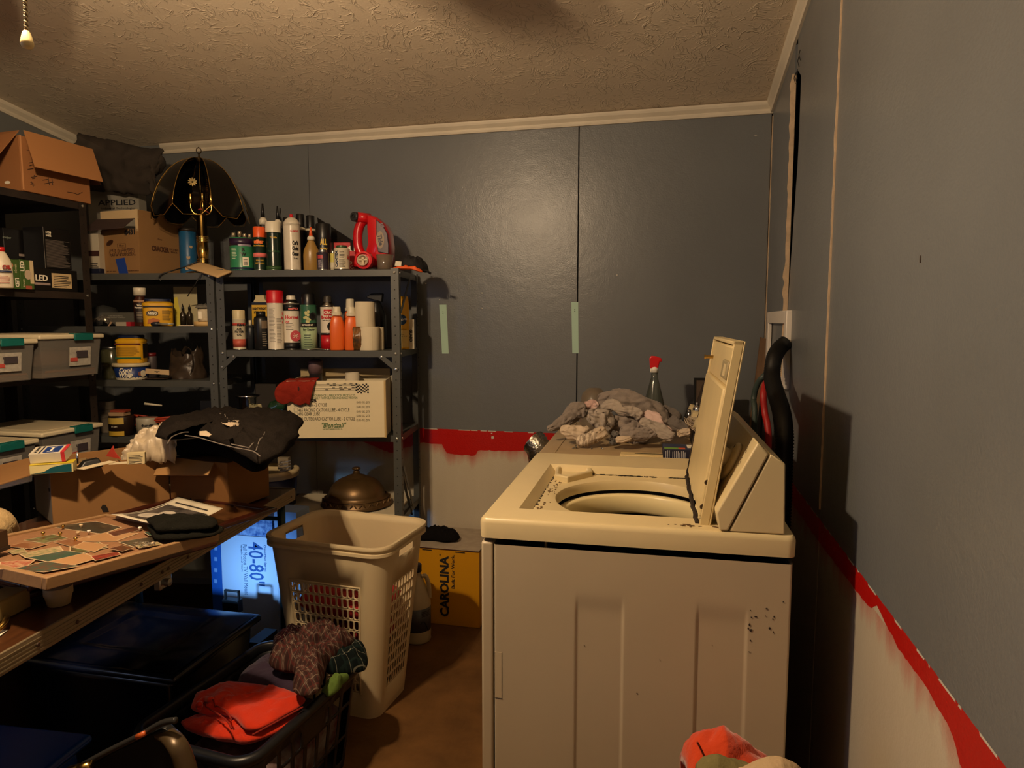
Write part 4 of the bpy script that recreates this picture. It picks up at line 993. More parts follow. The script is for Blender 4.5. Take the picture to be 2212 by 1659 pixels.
# 1 green solvent can
p, r, h = slot(521, 515, 49, .05, Z)
t = thing('solvent_can', 'squat green and purple solvent can at the left end of the top shelf', 'can', p, face(p))
MB().lathe([(r * .98, 0), (r, .002), (r * .985, .006), (r * .985, h - .004), (r, h - .002), (r * .93, h), (0, h - .002)], 36).build('can', GRN, t, smooth=True, angle=35)
band(r * .987, h * .75, h * .97, M('#2a1733', .35), t); band(r * .988, .002, h * .09, M('#14243f', .35), t); band(r * .987, h * .73, h * .79, M('#8a7f8f', .4), t, ang=(-.3, .9))
band(r * .987, h * .13, h * .40, PAPER, t, ang=(.05, .6)); wraplines(t, r * .988, h * .16, h * .36, 5, INK, .12, .52); wraplines(t, r * .987, h * .35, h * .7, 8, M('#c9d8bb', .6), -.95, -.4)
text('R\nW', .020, BLK, t, (0, 0, h * .55), rz=R_(8), wrap=r * .988, bold=.001)
for i, (u, v) in enumerate(((504, 503), (517, 500), (528, 505), (539, 506))):
    p2, r2, h2 = slot(u, v, 8, .16 + .0 * i, Z); tt = thing('small_bottle', ['small glass bottle behind the green can, leftmost of four', 'tallest small glass bottle behind the green can, second from left', 'small glass bottle behind the green can, third from left', 'small glass bottle behind the green can, rightmost of four'][i], 'bottle', p2, 0, 'row of small bottles behind the green can')
    MB().lathe([(r2 * 1.3, 0), (r2 * 1.3, h2 * .75), (r2 * .7, h2 * .87), (r2 * .7, h2 * .9)], 14).build('bottle', M('#a59c86', .2, trans=.5), tt, smooth=True)
    MB().lathe([(r2, h2 * .88), (r2, h2 * .98), (r2 * .8, h2), (0, h2)], 14).build('cap', M('#b9a88c', .3, metal=.6), tt, smooth=True)
# 2 repellent spray with orange cap
aerosol('spray_can', 'dark green bug spray can with orange cap, second on the top shelf', 559, 491, 27, .05, Z, DGRN, ORNG, .24, rows=(('uffer', .86, .022, {'mat': M('#f07a3a', .5), 'bold': .0012, 'align': 'CENTER', 'turn': -.15}), ('SPORTSMEN', .74, .009, {'mat': GOLD, 'turn': -.1}), ('25% DEET', .30, .008, {'mat': GOLD}), ('REPELLENT', .22, .008, {'mat': GOLD})), bands=((.40, .53, PINK),))
# 3 green spray with white cap
aerosol('spray_can', 'dark green aerosol can with tall white cap on the top shelf', 589, 480, 33, .06, Z, M('#10231a', .25), WHT, .22, capw=.97, bands=((.0, .12, M('#2c4a26', .4)),), rows=(('Turtle', .86, .012, {'mat': GOLD}), ('FOAMING', .5, .011, {'mat': M('#23552f', .5)})))
p, r, h = slot(589, 480, 33, .06, Z)
# black glue bottles with nozzle tips
def glue(label, u, vt, w, t_, cap=WHT, body=BLK, tip=BLK, zs=Z, sy=.7, hb_=.62, name='glue_bottle'):
    p, r, h = slot(u, vt, w, t_, zs); t = thing(name, label, 'bottle', p, face(p))
    MB().lathe([(r * .95, 0), (r, .004), (r, h * .36), (r * .92, h * .48), (r * .55, h * .62), (r * .40, h * .68), (r * .40, h * .70)], 28, sy=sy).build('bottle', body, t, smooth=True)
    MB().lathe([(r * .46, h * .70), (r * .46, h * .76), (r * .3, h * .80)], 20).build('collar', cap, t, smooth=True)
    MB().lathe([(r * .26, h * .78), (r * .16, h * .9), (r * .10, h), (0, h)], 14).build('nozzle', tip, t, smooth=True)
    return t
glue('tall black glue bottle with pointed nozzle behind the orange-capped spray', 567, 440, 36, .22)
glue('black glue bottle with pointed nozzle behind the white-capped spray', 599, 446, 32, .20)
glue('black glue bottle, only its nozzle tip showing, furthest back on the top shelf', 605, 450, 26, .30)
# 5 choke cleaner
ck = aerosol('choke_cleaner', 'tall white rounded choke cleaner spray can on the top shelf', 629, 463, 36, .06, Z, M('#cdc4b2', .3, var=.12, vscale=25), CAPR, .20, cap_kind='dome', rows=(("Car'b", .60, .022, {'mat': BLK, 'bold': .001, 'width': .026, 'turn': .38}), ("Choke", .48, .022, {'mat': BLK, 'bold': .001, 'width': .028, 'turn': .38}), ("Cleaner", .36, .022, {'mat': BLK, 'bold': .001, 'width': .030, 'turn': .38}), ("2-06", .26, .010, {'turn': .38}), ('GUMOUT', .86, .012, {'mat': CAPR, 'turn': .32, 'width': .036})))
for u, v, w_, lab in ((648, 463, 18, 'black-capped spray can behind the choke cleaner'), (670, 466, 17, 'black-capped spray can behind the amber glue bottle')):
    aerosol('spray_can', lab, u, v, 22, .22, Z, M('#23201f', .35), BLK, .22, capw=.8, bands=((.93, .99, OFFW),))
aerosol('spray_can', 'dark spray can almost hidden between the choke cleaner and the two black caps', 618, 470, 18, .28, Z, M('#2a2422', .4), BLK, .2, capw=.8)
# amber glue
gb = glue('amber wood glue bottle with orange twist tip', 671, 491, 34, .08, WHT, M('#a98442', .3, trans=.25), ORNG)
# black can with yellow lettering
cc = aerosol('spray_can', 'wide black aerosol can with yellow lettering behind the small pipe cement can', 698, 484, 33, .12, Z, BLK, BLK, .30, capw=.99, rows=(('ALL', .86, .034, {'mat': M('#d9b23c', .5), 'bold': .0016, 'width': .03}), ('DAY', .60, .034, {'mat': M('#d9b23c', .5), 'bold': .0016, 'width': .03})))
def papercan(name, label, u, vt, w, t_, zs, body, cap, rows=(), bands=(), cat='can', lidh=.014):
    p, r, h = slot(u, vt, w, t_, zs); t = thing(name, label, cat, p, face(p))
    hb = h - lidh
    MB().lathe([(r * .98, 0), (r, .002), (r * .98, .005), (r * .98, hb - .004), (r, hb - .002), (r * .9, hb + .002), (0, hb + .002)], 32).build('can', body, t, smooth=True, angle=35)
    MB().lathe([(r * .66, hb), (r * .70, hb + .003), (r * .68, h - .002), (r * .6, h), (0, h)], 28).build('cap', cap, t, smooth=True, angle=35)
    MB().lathe([(r * .99, 0), (r * 1.02, .0015), (r * .985, .004)], 32, cap=False).build('base_rim', RIM, t, smooth=True)
    for z0, z1, mt, *a in bands: band(r * .982, hb * z0, hb * z1, mt, t, ang=a[0] if a else None)
    for body_, z, sz, *kw in rows:
        kw = dict(kw[0]) if kw else {}; mt = kw.pop('mat', INK); tr = kw.pop('turn', 0)
        text(body_, sz, mt, t, (0, 0, hb * z), rz=tr, wrap=r * .985, **kw)
    return t, r, hb
tt, r, hb = papercan('cement_can', 'small dark purple primer can in front of the black aerosol', 697, 540, 27, .04, Z, M('#2a2130', .35), STEEL, bands=((.66, .86, M('#a8353a', .5), (-.9, .0)),))
wraplines(tt, r, hb * .1, hb * .6, 8, M('#a49aa5', .6), -.8, -.2); 
tt, r, hb = papercan('cement_can', 'cream pipe cement can with green lid, lettered down its side', 738, 531, 34, .03, Z, M('#c9bfa6', .4), M('#3f5a3c', .3, metal=.4), rows=(('CANTEX', .5, .017, {'roll': R_(90), 'bold': .0009, 'turn': -.72, 'mat': M('#1a3350', .5)}),))
wraplines(tt, r, hb * .12, hb * .5, 8, M('#4a4438', .6), -.35, .5); wraplines(tt, r, hb * .56, hb * .9, 5, M('#4a4438', .6), -.3, .4); MB().lathe([(.006, 0), (.0, .02)], 3, T=Matrix.Translation((r * .72, -r * .72, hb * .5))).build('drip', M('#8a2a1c', .5), tt)
tt, r, hb = papercan('cement_can', 'thin yellow and white striped tin peeking left of the pipe cement can', 719, 542, 13, .07, Z, M('#c9bf62', .4), STEEL, bands=((.0, .5, M('#cfc6ae', .5)),))
# red carton
p = onu(743, 525, .17); p.z = Z + .0007
t = flatbox('red_carton', 'red carton lying behind the pipe cement can', p, UA, (.098, .06, zat(524, p, 743) - Z), M('#b8232a', .45))
text('SCOOP', .022, PAPER, t, (.02, -.0006, .022), bold=.001); text('sp', .03, PAPER, t, (.022, -.0006, .045), bold=.001)
hh = zat(524, p, 743) - Z
MB().prism([(.0, hh * .75), (.049, hh * .98), (.049, hh * .70)], -.0008, 0, 'y').build('swoosh', PAPER, t)
# black sheet leaning
a_ = onu(685, 470, .30); b_ = onu(762, 520, .16)
t = thing('black_sheet', 'thin black rubber sheet leaning between the cans and the red jug', 'rubber sheet', a_)
d = b_ - a_; MB().add([(0, 0, 0), d, d + Vector((0, 0, -.045)), (.012, .0, -.09), (0, .008, 0), d + Vector((0, .008, 0)), d + Vector((0, .008, -.045)), (.012, .008, -.09)], [(0, 1, 2, 3), (4, 7, 6, 5), (0, 4, 5, 1), (1, 5, 6, 2), (2, 6, 7, 3), (3, 7, 4, 0)]).build('sheet', M('#1a1818', .5), t)
# red detergent jug on its side/back: side handle, black cap left, dispenser cap below
p, r, h = slot(812, 464, 80, .14, Z)
jug = thing('detergent_jug', 'red laundry detergent jug with black cap at the right end of the top shelf', 'jug', p, UA)
RJ = M('#c4121c', .28, coat=.3, spec=.5)
k = mpp(p + Vector((0, 0, .1)))
def jp(u, v): q_ = onu(u, v, .14); return ((q_ - p).dot(UX), q_.z - Z)
body = [(767, 560), (768, 578), (848, 578), (848, 530), (846, 505), (838, 488), (818, 470), (790, 465), (775, 466), (770, 480), (764, 500), (763, 530)]
bo = [jp(*q_) for q_ in body]
hole = [jp(*q_) for q_ in ((791, 486), (797, 485), (798, 505), (799, 532), (794, 530), (789, 515), (787, 500))]
def extr_rounded(m, poly, y0, y1, r=.012):
    cx_ = sum(a[0] for a in poly) / len(poly); cz_ = sum(a[1] for a in poly) / len(poly); n = len(poly)
    rings = []
    for y, s in ((y0, .86), (y0 + r * .3, .94), (y0 + r, 1), (y1 - r, 1), (y1 - r * .3, .94), (y1, .86)):
        rings.append([(cx_ + (a[0] - cx_) * s, y, cz_ + (a[1] - cz_) * s) for a in poly])
    vs = [q_ for rg in rings for q_ in rg]; fs = [tuple(range(n))[::-1], tuple(range(5 * n, 6 * n))]
    for j in range(5):
        for i in range(n): fs.append((j * n + i, j * n + (i + 1) % n, (j + 1) * n + (i + 1) % n, (j + 1) * n + i))
    m.add(vs, fs)
# main tank to the right of the grip, handle bar at the left, neck
m = MB(); tank = [jp(*q_) for q_ in ((798, 578), (848, 578), (848, 532), (845, 505), (836, 487), (818, 472), (800, 466), (799, 490), (801, 530), (797, 545))]
extr_rounded(m, tank, -.055, .06, .02); m.build('tank', RJ, jug, smooth=True)
m = MB(); m.tube(path([(*jp(803, 474)[:1], 0, jp(803, 474)[1]), (jp(784, 478)[0], 0, jp(784, 478)[1]), (jp(774, 500)[0], 0, jp(774, 500)[1]), (jp(774, 530)[0], 0, jp(774, 530)[1]), (jp(782, 550)[0], 0, jp(782, 550)[1]), (jp(803, 562)[0], 0, jp(803, 562)[1])], 8), .021, 16, flat=1.0).build('handle', RJ, jug, smooth=True)
extr = MB(); extr_rounded(extr, [jp(*q_) for q_ in ((768, 579), (803, 579), (805, 548), (790, 545), (773, 550))], -.05, .055, .02); extr.build('tank_foot', RJ, jug, smooth=True)
m = MB(); m.tube([(jp(798, 473)[0], .0, jp(798, 473)[1]), (jp(776, 471)[0], -.025, jp(776, 471)[1])], [.024, .021], 20).build('neck', RJ, jug, smooth=True)
m = MB(); cc_ = jp(771, 471); T = Matrix.Translation((cc_[0], -.030, cc_[1])) @ Matrix.Rotation(R_(-28), 4, 'Z') @ Matrix.Rotation(R_(90), 4, 'X')
m.lathe([(.021, -.012), (.021, .008), (.018, .011), (.010, .011), (.009, .006), (.006, .006), (.005, .010), (0, .010)], 24, T=T).build('cap', M('#2a2a2c', .4), jug, smooth=True, angle=40)
lb = [jp(*q_) for q_ in ((820, 478), (834, 490), (844, 508), (847, 532), (847, 552), (824, 548), (820, 520))]
MB().prism([(x, z) for x, z in lb], -.0585, -.050, 'y').build('label', M('#3a2430', .35), jug, bevel=.003)
c_ = jp(829, 522); MB().lathe([(.024, 0), (.024, .0012), (0, .0012)], 28, sy=1.55, sx=.75, T=Matrix.Translation((c_[0], -.0588, c_[1])) @ Matrix.Rotation(R_(90), 4, 'X')).build('badge', M('#8f7a62', .5), jug)
text('Tide', .026, M('#201a2c', .5), jug, (c_[0], -.0606, c_[1]), roll=R_(-80), bold=.001); c_ = jp(832, 492); text('ES', .022, M('#6b5560', .5), jug, (c_[0], -.0592, c_[1]), roll=R_(-60), bold=.001)
# loose dispenser cap in front
p2, r2, h2 = slot(786, 541, 40, .02, Z)
t = thing('dispenser_cap', 'round red screw cap lying on its side in front of the jug', 'cap', p2 + Vector((0, .0, r2)), UA)
T = Matrix.Rotation(R_(90), 4, 'X')
MB().lathe([(0, -.02), (r2 * .95, -.02), (r2, -.012), (r2 * .93, .012), (r2 * .74, .016), (r2 * .72, .004), (0, .004)], 36, T=T).build('cap', M('#d23038', .35), t, smooth=True, angle=40)
MB().lathe([(r2 * .58, .004), (r2 * .60, .018), (r2 * .48, .018), (r2 * .46, .006)], 28, T=T, c=(-.002, 0, 0)).build('seal_ring', M('#b9a58c', .4), t, smooth=True)
MB().box((0, -.016, .002), (r2 * 1.0, .006, .007)).box((0, -.016, -.004), (.010, .006, r2 * .9)).build('spout_grip', M('#c9b48e', .4), t, bevel=.001)
p2, r2, h2 = slot(831, 551, 37, .03, Z)
revolve_thing('plastic_cup', 'small clear plastic measuring cup under the red jug', 'cup', p2, [('cup', [(r2 * .8, 0), (r2 * .84, .002), (r2, h2), (r2 * .96, h2), (r2 * .8, .004), (0, .004)], M('#cbb9a4', .15, trans=.8, alpha=.8))])
# gloves packet hanging over the right end
p2 = onu(885, 582, .10); p2.z = Z
t = thing('work_gloves', 'black work gloves with orange tag at the right end of the top shelf', 'gloves', p2, UA)
def gp(u, v, tt=.10): q_ = onu(u, v, tt); return ((q_ - Vector((p2.x, p2.y, 0))).dot(UX), q_.z - Z)
folded('gloves', [(-.055, -.02), (-.02, -.06), (.03, -.055), (.065, -.03), (.07, .03), (.02, .06), (-.04, .05)], lambda x, y: .006 + (0 if x < .02 else -(x - .02) * .35), .048, M('#171516', .8, bump=.6, bscale=90), t, wr=.012, ws=34, seed=3, rings=12, seg=60)
folded('orange_tag', [(-.062, -.055), (.0, -.078), (.055, -.070), (.078, -.045), (.06, -.01), (-.05, -.02)], lambda x, y: .002 + (0 if x < .02 else -(x - .02) * .35), .016, M('#e2591a', .6), t, wr=.004, ws=40, seed=5, rings=9, seg=50)
MB().tube(path([(.07, -.04, .0), (.085, -.035, -.004), (.10, -.03, -.014)], 6), .005, 8).build('finger', BLK, t, smooth=True)
MB().prism([(-.05, .018), (-.022, .016), (-.02, .036), (-.045, .038)], -.066, -.064, 'y').build('white_patch', OFFW, t)

# ================================================================ second shelf of the middle unit
Z = S1[3]
aerosol('filter_oil_can', 'small cream air filter oil spray can at the left end of the second shelf', 515, 670, 27, .03, Z, M('#c9bfa5', .4), M('#c9bb93', .4), .22, capw=.96, bands=((.10, .35, M('#b2503f', .5)), (.78, .86, M('#b23a30', .5))), rows=(('K&N', .80, .014, {'bold': .001, 'turn': .25}), ('AIR', .67, .013, {'bold': .0005}), ('FILTER', .58, .013, {'bold': .0005}), ('OIL', .49, .013, {'bold': .0005})))
pp_, rr_, hh_ = slot(540, 692, 14, .05, Z); revolve_thing('small_dropper_bottle', 'slim dark bottle with pale tip beside the filter oil can', 'bottle', pp_, [('bottle', [(rr_, 0), (rr_, hh_ * .7), (rr_ * .5, hh_ * .82)], M('#22262b', .4)), ('tip', [(rr_ * .45, hh_ * .82), (rr_ * .4, hh_), (0, hh_)], OFFW)])
p = onu(562, 700, .12); p.z = Z + .0007; hh = zat(658, p, 562) - Z; w_ = 34 * mpp(p)
t = thing('plaster_carton', 'yellow and black gable-top carton of casting plaster behind the black bottle', 'carton', p, UA)
MB().bb((-w_ / 2, 0, 0), (w_ / 2, w_, hh)).build('carton', M('#141414', .5), t, bevel=.001); MB().bb((-w_ / 2 - .0005, -.0005, hh * .55), (w_ / 2 + .0005, w_, hh)).build('yellow_band', GOLD, t)
h2 = zat(638, p, 562) - Z
MB().prism([(-w_ / 2, hh), (w_ / 2, hh), (w_ * .28, h2 - .012), (w_ * .28, h2), (-w_ * .28, h2), (-w_ * .28, h2 - .012)], .004, w_ - .004, 'y').build('gable', M('#c9b98c', .5), t)
MB().bb((-w_ / 2, -.001, hh - .002), (w_ / 2, 0, hh + .010)).build('stripe', BLK, t)
text('LIGHTWEIGHT\nHYDROCAL', .0165, INK, t, (0, -.0012, hh * .86), bold=.0007, width=w_ * .92); text('P', .02, INK, t, (-w_ * .3, -.0012, hh * .68), bold=.001)
pp_, rr_, hh_ = slot(563, 673, 30, .05, Z); tb = revolve_thing('black_bottle', 'plain black bottle with small picture label in front of the yellow carton', 'bottle', pp_, [('bottle', [(rr_ * .95, 0), (rr_, .003), (rr_, hh_ * .78), (rr_ * .9, hh_ * .84), (rr_ * .62, hh_ * .88)], BLK), ('cap', [(rr_ * .64, hh_ * .86), (rr_ * .64, hh_), (0, hh_)], BLK)])
band(rr_ * 1.0, hh_ * .55, hh_ * .76, M('#6b5b48', .6), tb, ang=(.05, .95)); wraplines(tb, rr_, hh_ * .1, hh_ * .5, 7, M('#6b6458', .6), .1, .9)
aw = aerosol('hornet_spray', 'tall white spray can with wide red cap on the second shelf', 593, 628, 34, .05, Z, M('#d5ccbb', .35), CAPR, .21, capw=1.03)
pw, rw, hw_ = slot(593, 628, 34, .05, Z); wraplines(aw, rw * .98, hw_ * .14, hw_ * .72, 26, M('#8d867b', .6), -.85, .0); wraplines(aw, rw * .98, hw_ * .1, hw_ * .55, 18, M('#8d867b', .6), .12, .8)
text('D\nfornet\nor', .018, M('#c9464a', .5), aw, (0, 0, hw_ * .54), rz=1.0, wrap=rw * .99, bold=.0008, width=.014)
aw = aerosol('hornet_spray', 'white and black hornet killer can with bare nozzle, right of the red-capped can', 628, 637, 36, .09, Z, M('#d5ccbb', .35), WHT, .16, cap_kind='actuator', bands=((.84, 1.0, BLK), (0, .155, BLK)), rows=(('nzelPRO', .885, .012, {'mat': PINK, 'bold': .0006, 'turn': .25}), ('Hornet', .70, .020, {'mat': M('#c83a40', .5), 'bold': .0009, 'turn': .05}), ('or', .60, .018, {'mat': M('#c83a40', .5), 'turn': -.5})))
pw, rw, hw_ = slot(628, 637, 36, .09, Z); wraplines(aw, rw * .98, hw_ * .36, hw_ * .50, 5, M('#6b665c', .6), -.7, .3)
MB().lathe([(.024, 0), (.024, .001), (0, .001)], 28, T=Matrix.Rotation(.42, 4, 'Z') @ Matrix.Translation((0, -rw * 1.0, hw_ * .25)) @ Matrix.Rotation(R_(90), 4, 'X') ).build('badge', M('#c8505a', .5), aw)
for a_ in (-.6, .2, 1.0): MB().box((0, -rw * 1.0 - .0016, hw_ * .25), (.026, .0008, .0022), T=Matrix.Rotation(.42, 4, 'Z') @ Matrix.Translation((0, 0, hw_ * .25)) @ Matrix.Rotation(a_, 4, 'Y') @ Matrix.Translation((0, 0, -hw_ * .25))).build('insect_stroke', PAPER, aw)
aw = aerosol('tyre_sealer', 'green tyre sealer spray can with black cap on the second shelf', 665, 635, 35, .06, Z, M('#2e5e45', .35), BLK, .20, capw=.80, bands=((0, .52, M('#9db38c', .4)), (.50, .60, BLK)), rows=(('REPELLENT', .555, .010, {'mat': WHT, 'bold': .0004, 'turn': -.2}), ('ing Sealer', .45, .013, {'mat': INK, 'bold': .0005})))
pw, rw, hw_ = slot(665, 635, 35, .06, Z); wraplines(aw, rw, hw_ * .05, hw_ * .30, 6, M('#4b5c48', .6), -.6, .5)
for i in range(12):
    a_ = random.uniform(-.6, .25); z_ = hw_ * .80 * random.uniform(.62, .85); MB().lathe([(.006, 0), (.006, .001), (0, .001)], 10, T=Matrix.Rotation(a_, 4, 'Z') @ Matrix.Translation((0, -rw * .985, z_)) @ Matrix.Rotation(R_(90), 4, 'X')).build('printed_bubble', M('#b9b57a', .5), aw)
MB().lathe([(.017, 0), (.017, .001), (.012, .001), (.012, 0)], 24, T=Matrix.Rotation(.55, 4, 'Z') @ Matrix.Translation((0, -rw * .985, hw_ * .60)) @ Matrix.Rotation(R_(90), 4, 'X')).build('printed_wheel', M('#15181a', .5), aw)
aw = aerosol('brake_cleaner', 'white and red brake cleaner can with bare valve on the second shelf', 707, 638, 32, .07, Z, M('#cfc5b4', .35), M('#3a352d', .4), .22, cap_kind='actuator', bands=((0, .36, M('#b0121c', .35)), (.345, .40, BLK)), rows=(('CRC', .87, .016, {'mat': WHT, 'bold': .001}), ('Brakleen', .76, .018, {'mat': M('#b0121c', .5), 'bold': .0008}), ('Brake Parts Cleaner', .69, .006, {'mat': INK})))
pw, rw, hw_ = slot(707, 638, 32, .07, Z); band(rw * .980, hw_ * .63, hw_ * .74, M('#b0121c', .4), aw, ang=(-.55, .55))
for c_ in aw.children:
    if c_.name.startswith('lettering') and abs(c_.location.z - hw_ * .78 * .87) < .003: c_.scale = (1.002, 1.002, 1)
MB().lathe([(.020, 0), (.020, .001), (.013, .001), (.013, 0)], 24, T=Matrix.Rotation(.45, 4, 'Z') @ Matrix.Translation((0, -rw * .985, hw_ * .43)) @ Matrix.Rotation(R_(90), 4, 'X')).build('printed_disc', M('#2b2f30', .5), aw)
# orange bottles
def obottle(lab, u, vt, w, t_, long_neck=False, grp=None):
    p, r, h = slot(u, vt, w, t_, Z); t = thing('orange_bottle', lab, 'bottle', p, face(p), grp)
    hc = .035 if not long_neck else .05; hb = h - hc
    prof = [(r * .95, 0), (r, .004), (r, hb * .62), (r * .92, hb * .78), (r * .74, hb * .92), (r * .48, hb * .985), (r * .44, hb)]
    MB().lathe(prof, 28, sy=.62, power=2.4).build('bottle', M('#d9601f', .35, spec=.5), t, smooth=True)
    MB().lathe([(r * .68, hb - .003), (r * .70, hb + .010), (r * .58, hb + .011), (r * .52, h - .002), (r * .46, h), (0, h)], 24).build('cap', OFFW, t, smooth=True, angle=40); return t
obottle('orange bottle with white cap, left of the pair on the second shelf', 727, 663, 31, .03)
obottle('orange bottle with taller neck behind the other two', 756, 646, 32, .12, True)
ob2 = obottle('orange bottle with white cap beside the brown pouch', 758, 664, 30, .035)
p = onu(772, 750, .02); p.z = Z + .0007
t = thing('foil_pouch', 'crumpled brown and gold pouch leaning on the orange bottle', 'pouch', p, UA + .2)
def fn(u, v):
    x = (-.017 + .034 * u) * (1 - .15 * abs(v - .5)); z = v * .10; return (x + .004 * fbm(v * 5, u, 3), .004 * math.sin(u * 3) - .018 * math.sin(v * 3.0) * 1.0 + .004 * fbm(u * 5, v * 7, 2), z)
MB().grid(fn, 10, 16).build('pouch', M('#8a5a22', .35, var=.6, vscale=30, col2='#3a2a1c'), t, smooth=True, solid=.004)
# white paper rolls, two high
p, r, h = slot(797, 706, 44, .05, Z); hlow = zat(706, p, 797) - Z
def roll(lab, p, r, h, n_='paper_roll'):
    t = thing(n_, lab, 'paper roll', p, UA, 'stack of white paper rolls'); R2 = r * .3
    MB().lathe([(R2, 0), (r * .98, 0), (r, .003), (r, h - .003), (r * .98, h), (R2, h), (R2, 0)], 40, cap=False).build('roll', M('#d3c6aa', .9, var=.06, vscale=12), t, smooth=True, angle=40)
    MB().lathe([(R2 * 1.0, 0), (R2, h + .0), (R2 * .9, h), (R2 * .9, 0)], 20, cap=False).build('core', CARD, t, smooth=True, angle=40)
    MB().bb((r * .55, -r * .86, .002), (r * .56, -r * .845, h - .002)).build('sheet_edge', M('#b9ab8e', .9), t); return t
rl1 = roll('lower white paper roll of the two stacked at the right of the second shelf', p, r, hlow)
p2, r2, h2 = slot(788, 652, 42, .05, Z + hlow + .001)
roll('upper white paper roll, stacked on another near the right post', Vector((p2.x, p2.y, Z + hlow + .001)), r2, h2)
p, r, h = slot(815, 707, 28, .10, Z); t = roll('narrow white roll tucked behind the stacked pair by the post', p, r, h)
# black sprayer behind
p, r, h = slot(812, 634, 46, .24, Z)
t = revolve_thing('black_sprayer', 'black trigger sprayer standing behind the stacked white rolls', 'spray bottle', p, [('bottle', [(r * .9, 0), (r * .9, h * .6), (r * .45, h * .82), (r * .4, h * .86)], BLK)], rz=UA)
MB().prism([(-.045, h * .93), (-.03, h * .90), (.03, h * .84), (.035, h), (-.02, h * .995)], -.014, .014, 'y').build('sprayer_head', BLK, t, bevel=.003)
# tablet/lid on the shelf in front of the green can
p = onu(686, 757, .01); p.z = Z + .0007
t = thing('tyre_lever', 'small pale metal lever lying flat in front of the green sealer can', 'tool', p, UA)
MB().tube(path([(-.03, 0, .004), (.0, .002, .006), (.04, .0, .003)], 6), .004, 8, flat=.6).build('lever', M('#b9b09c', .3, metal=.8), t, smooth=True)
# yellow polish bottle and glove box seen past the right post
p = Vector((onu(870, 700, .12).x, onu(870, 700, .12).y, Z))
def yb(u, t_): q_ = onu(u, 700, t_); return q_
p, r, h = slot(868, 641, 30, .15, Z)
t = thing('polish_bottle', 'yellow furniture polish bottle seen past the right shelf post', 'bottle', p, face(p))
MB().lathe([(r * .92, 0), (r, .004), (r, h * .80), (r * .92, h * .93), (r * .86, h), (0, h * .97)], 28, sy=.7, power=3).build('bottle', M('#d8a012', .3), t, smooth=True)
MB().lathe([(r * 1.01, h * .04), (r * 1.01, h * .36)], 28, sy=.7, power=3, cap=False).build('label', M('#d6b765', .5), t, smooth=True)
MB().lathe([(.024, 0), (.024, .002), (0, .002)], 28, T=Matrix.Translation((-.004, -r * .73, h * .56)) @ Matrix.Rotation(R_(90), 4, 'X')).build('badge', M('#123a5a', .4), t)
text('Pledge', .019, WHT, t, (-.004, -r * .73 - .0026, h * .56), roll=R_(12), bold=.0006); text('dusty things', .008, INK, t, (0, -r * .72, h * .38)); text('clean\ndusting spray', .008, INK, t, (.0, -r * .72, h * .27))
p, r, h = slot(889, 690, 20, .17, Z)
t = flatbox('glove_carton', 'white and black carton of gloves behind the yellow polish bottle', p, face(p), (r * 1.7, .07, h), OFFW)
MB().bb((r * .5, -.0006, .0), (r * .86, .0702, h)).build('black_side', BLK, t); text('GUARD', .016, INK, t, (-r * .2, -.0008, h * .45), roll=R_(-90), bold=.0009)
# white plate standing behind
# ================================================================ third shelf: lubricant box etc.
Z = S1[2]
BW = M('#d9cba8', .6, var=.05, vscale=4)
a0 = onu(622, 933, -.10); a1 = onu(834, 940, -.045)
bl = Vector((a0.x, a0.y, Z)); br = Vector((a1.x, a1.y, Z)); ang = math.atan2(br.y - bl.y, br.x - bl.x); wd = (br - bl).length
hbx = zat(822, br, 834) - Z; hbl = zat(815, bl, 622) - Z
t = thing('lubricant_box', 'large white cardboard box of racing lubricant with a printed checklist', 'box', bl, ang)
MB().bb((0, 0, .001), (wd, .004, hbx)).bb((wd - .004, .004, .001), (wd, .27, hbx)).bb((0, .004, .001), (.004, .27, hbx)).bb((0, .266, .001), (wd, .27, hbx)).bb((0, .004, .001), (wd, .27, .005)).build('carton', BW, t, bevel=.001)
MB().hexa([(wd - .006, -.003, 0), (wd + .002, -.003, 0), (wd + .002, .003, 0), (wd - .006, .003, 0), (wd - .006, -.003, hbx), (wd + .002, -.003, hbx), (wd + .002, .003, hbx), (wd - .006, .003, hbx)]).build('flap_edge', M('#b59a68', .7), t)
MB().bb((.0, .24, hbx), (wd * .98, .243, hbx + .035)).build('rear_flap', M('#a8946c', .7), t)
TK = M('#3d3a26', .7); TG = M('#46663a', .7)
def bt(u, v): q_ = onv(u, v, bl, Vector((math.sin(ang), -math.cos(ang), 0))); return ((q_ - bl).dot(Vector((math.cos(ang), math.sin(ang), 0))), q_.z - Z)
def btext(s, u0, u1, v, mat=TK, bold=0, hpx=9, font_sh=0):
    x0, z0 = bt(u0, v); x1, z1 = bt(u1, v)
    text(s, hpx * .00225, mat, t, ((x0 + x1) / 2, -.0008, (z0 + z1) / 2), width=x1 - x0, bold=bold, shear=font_sh)
btext('HIGH PERFORMANCE LUBRICATION PRODUCTS', 655, 767, 854.5, TG, 0, 6); btext('SCIENTIFICALLY FORMULATED AND RACE PROVEN', 655, 772, 860, TG, 0, 6)
btext('464 SB', 649, 684, 866, BLK, .0006, 9); btext('455 ULTRA - 2 CYCLE', 645, 706, 875); btext('465 RACING CASTOR LUBE - 4 CYCLE', 645, 755, 886); btext('495 GEAR LUBE', 645, 691, 894.5); btext('499 OUTBOARD CASTOR LUBE - 2 CYCLE', 645, 767, 905)
for v in (869, 879, 889, 898, 908): btext('12-32 OZ. QTS.', 770, 799, v, TK, 0, 5)
btext('"Blendzall"', 693, 746, 919, TG, .0004, 13, .3); btext('NORTHBROOK, IL', 697, 740, 927, TG, 0, 3.5)
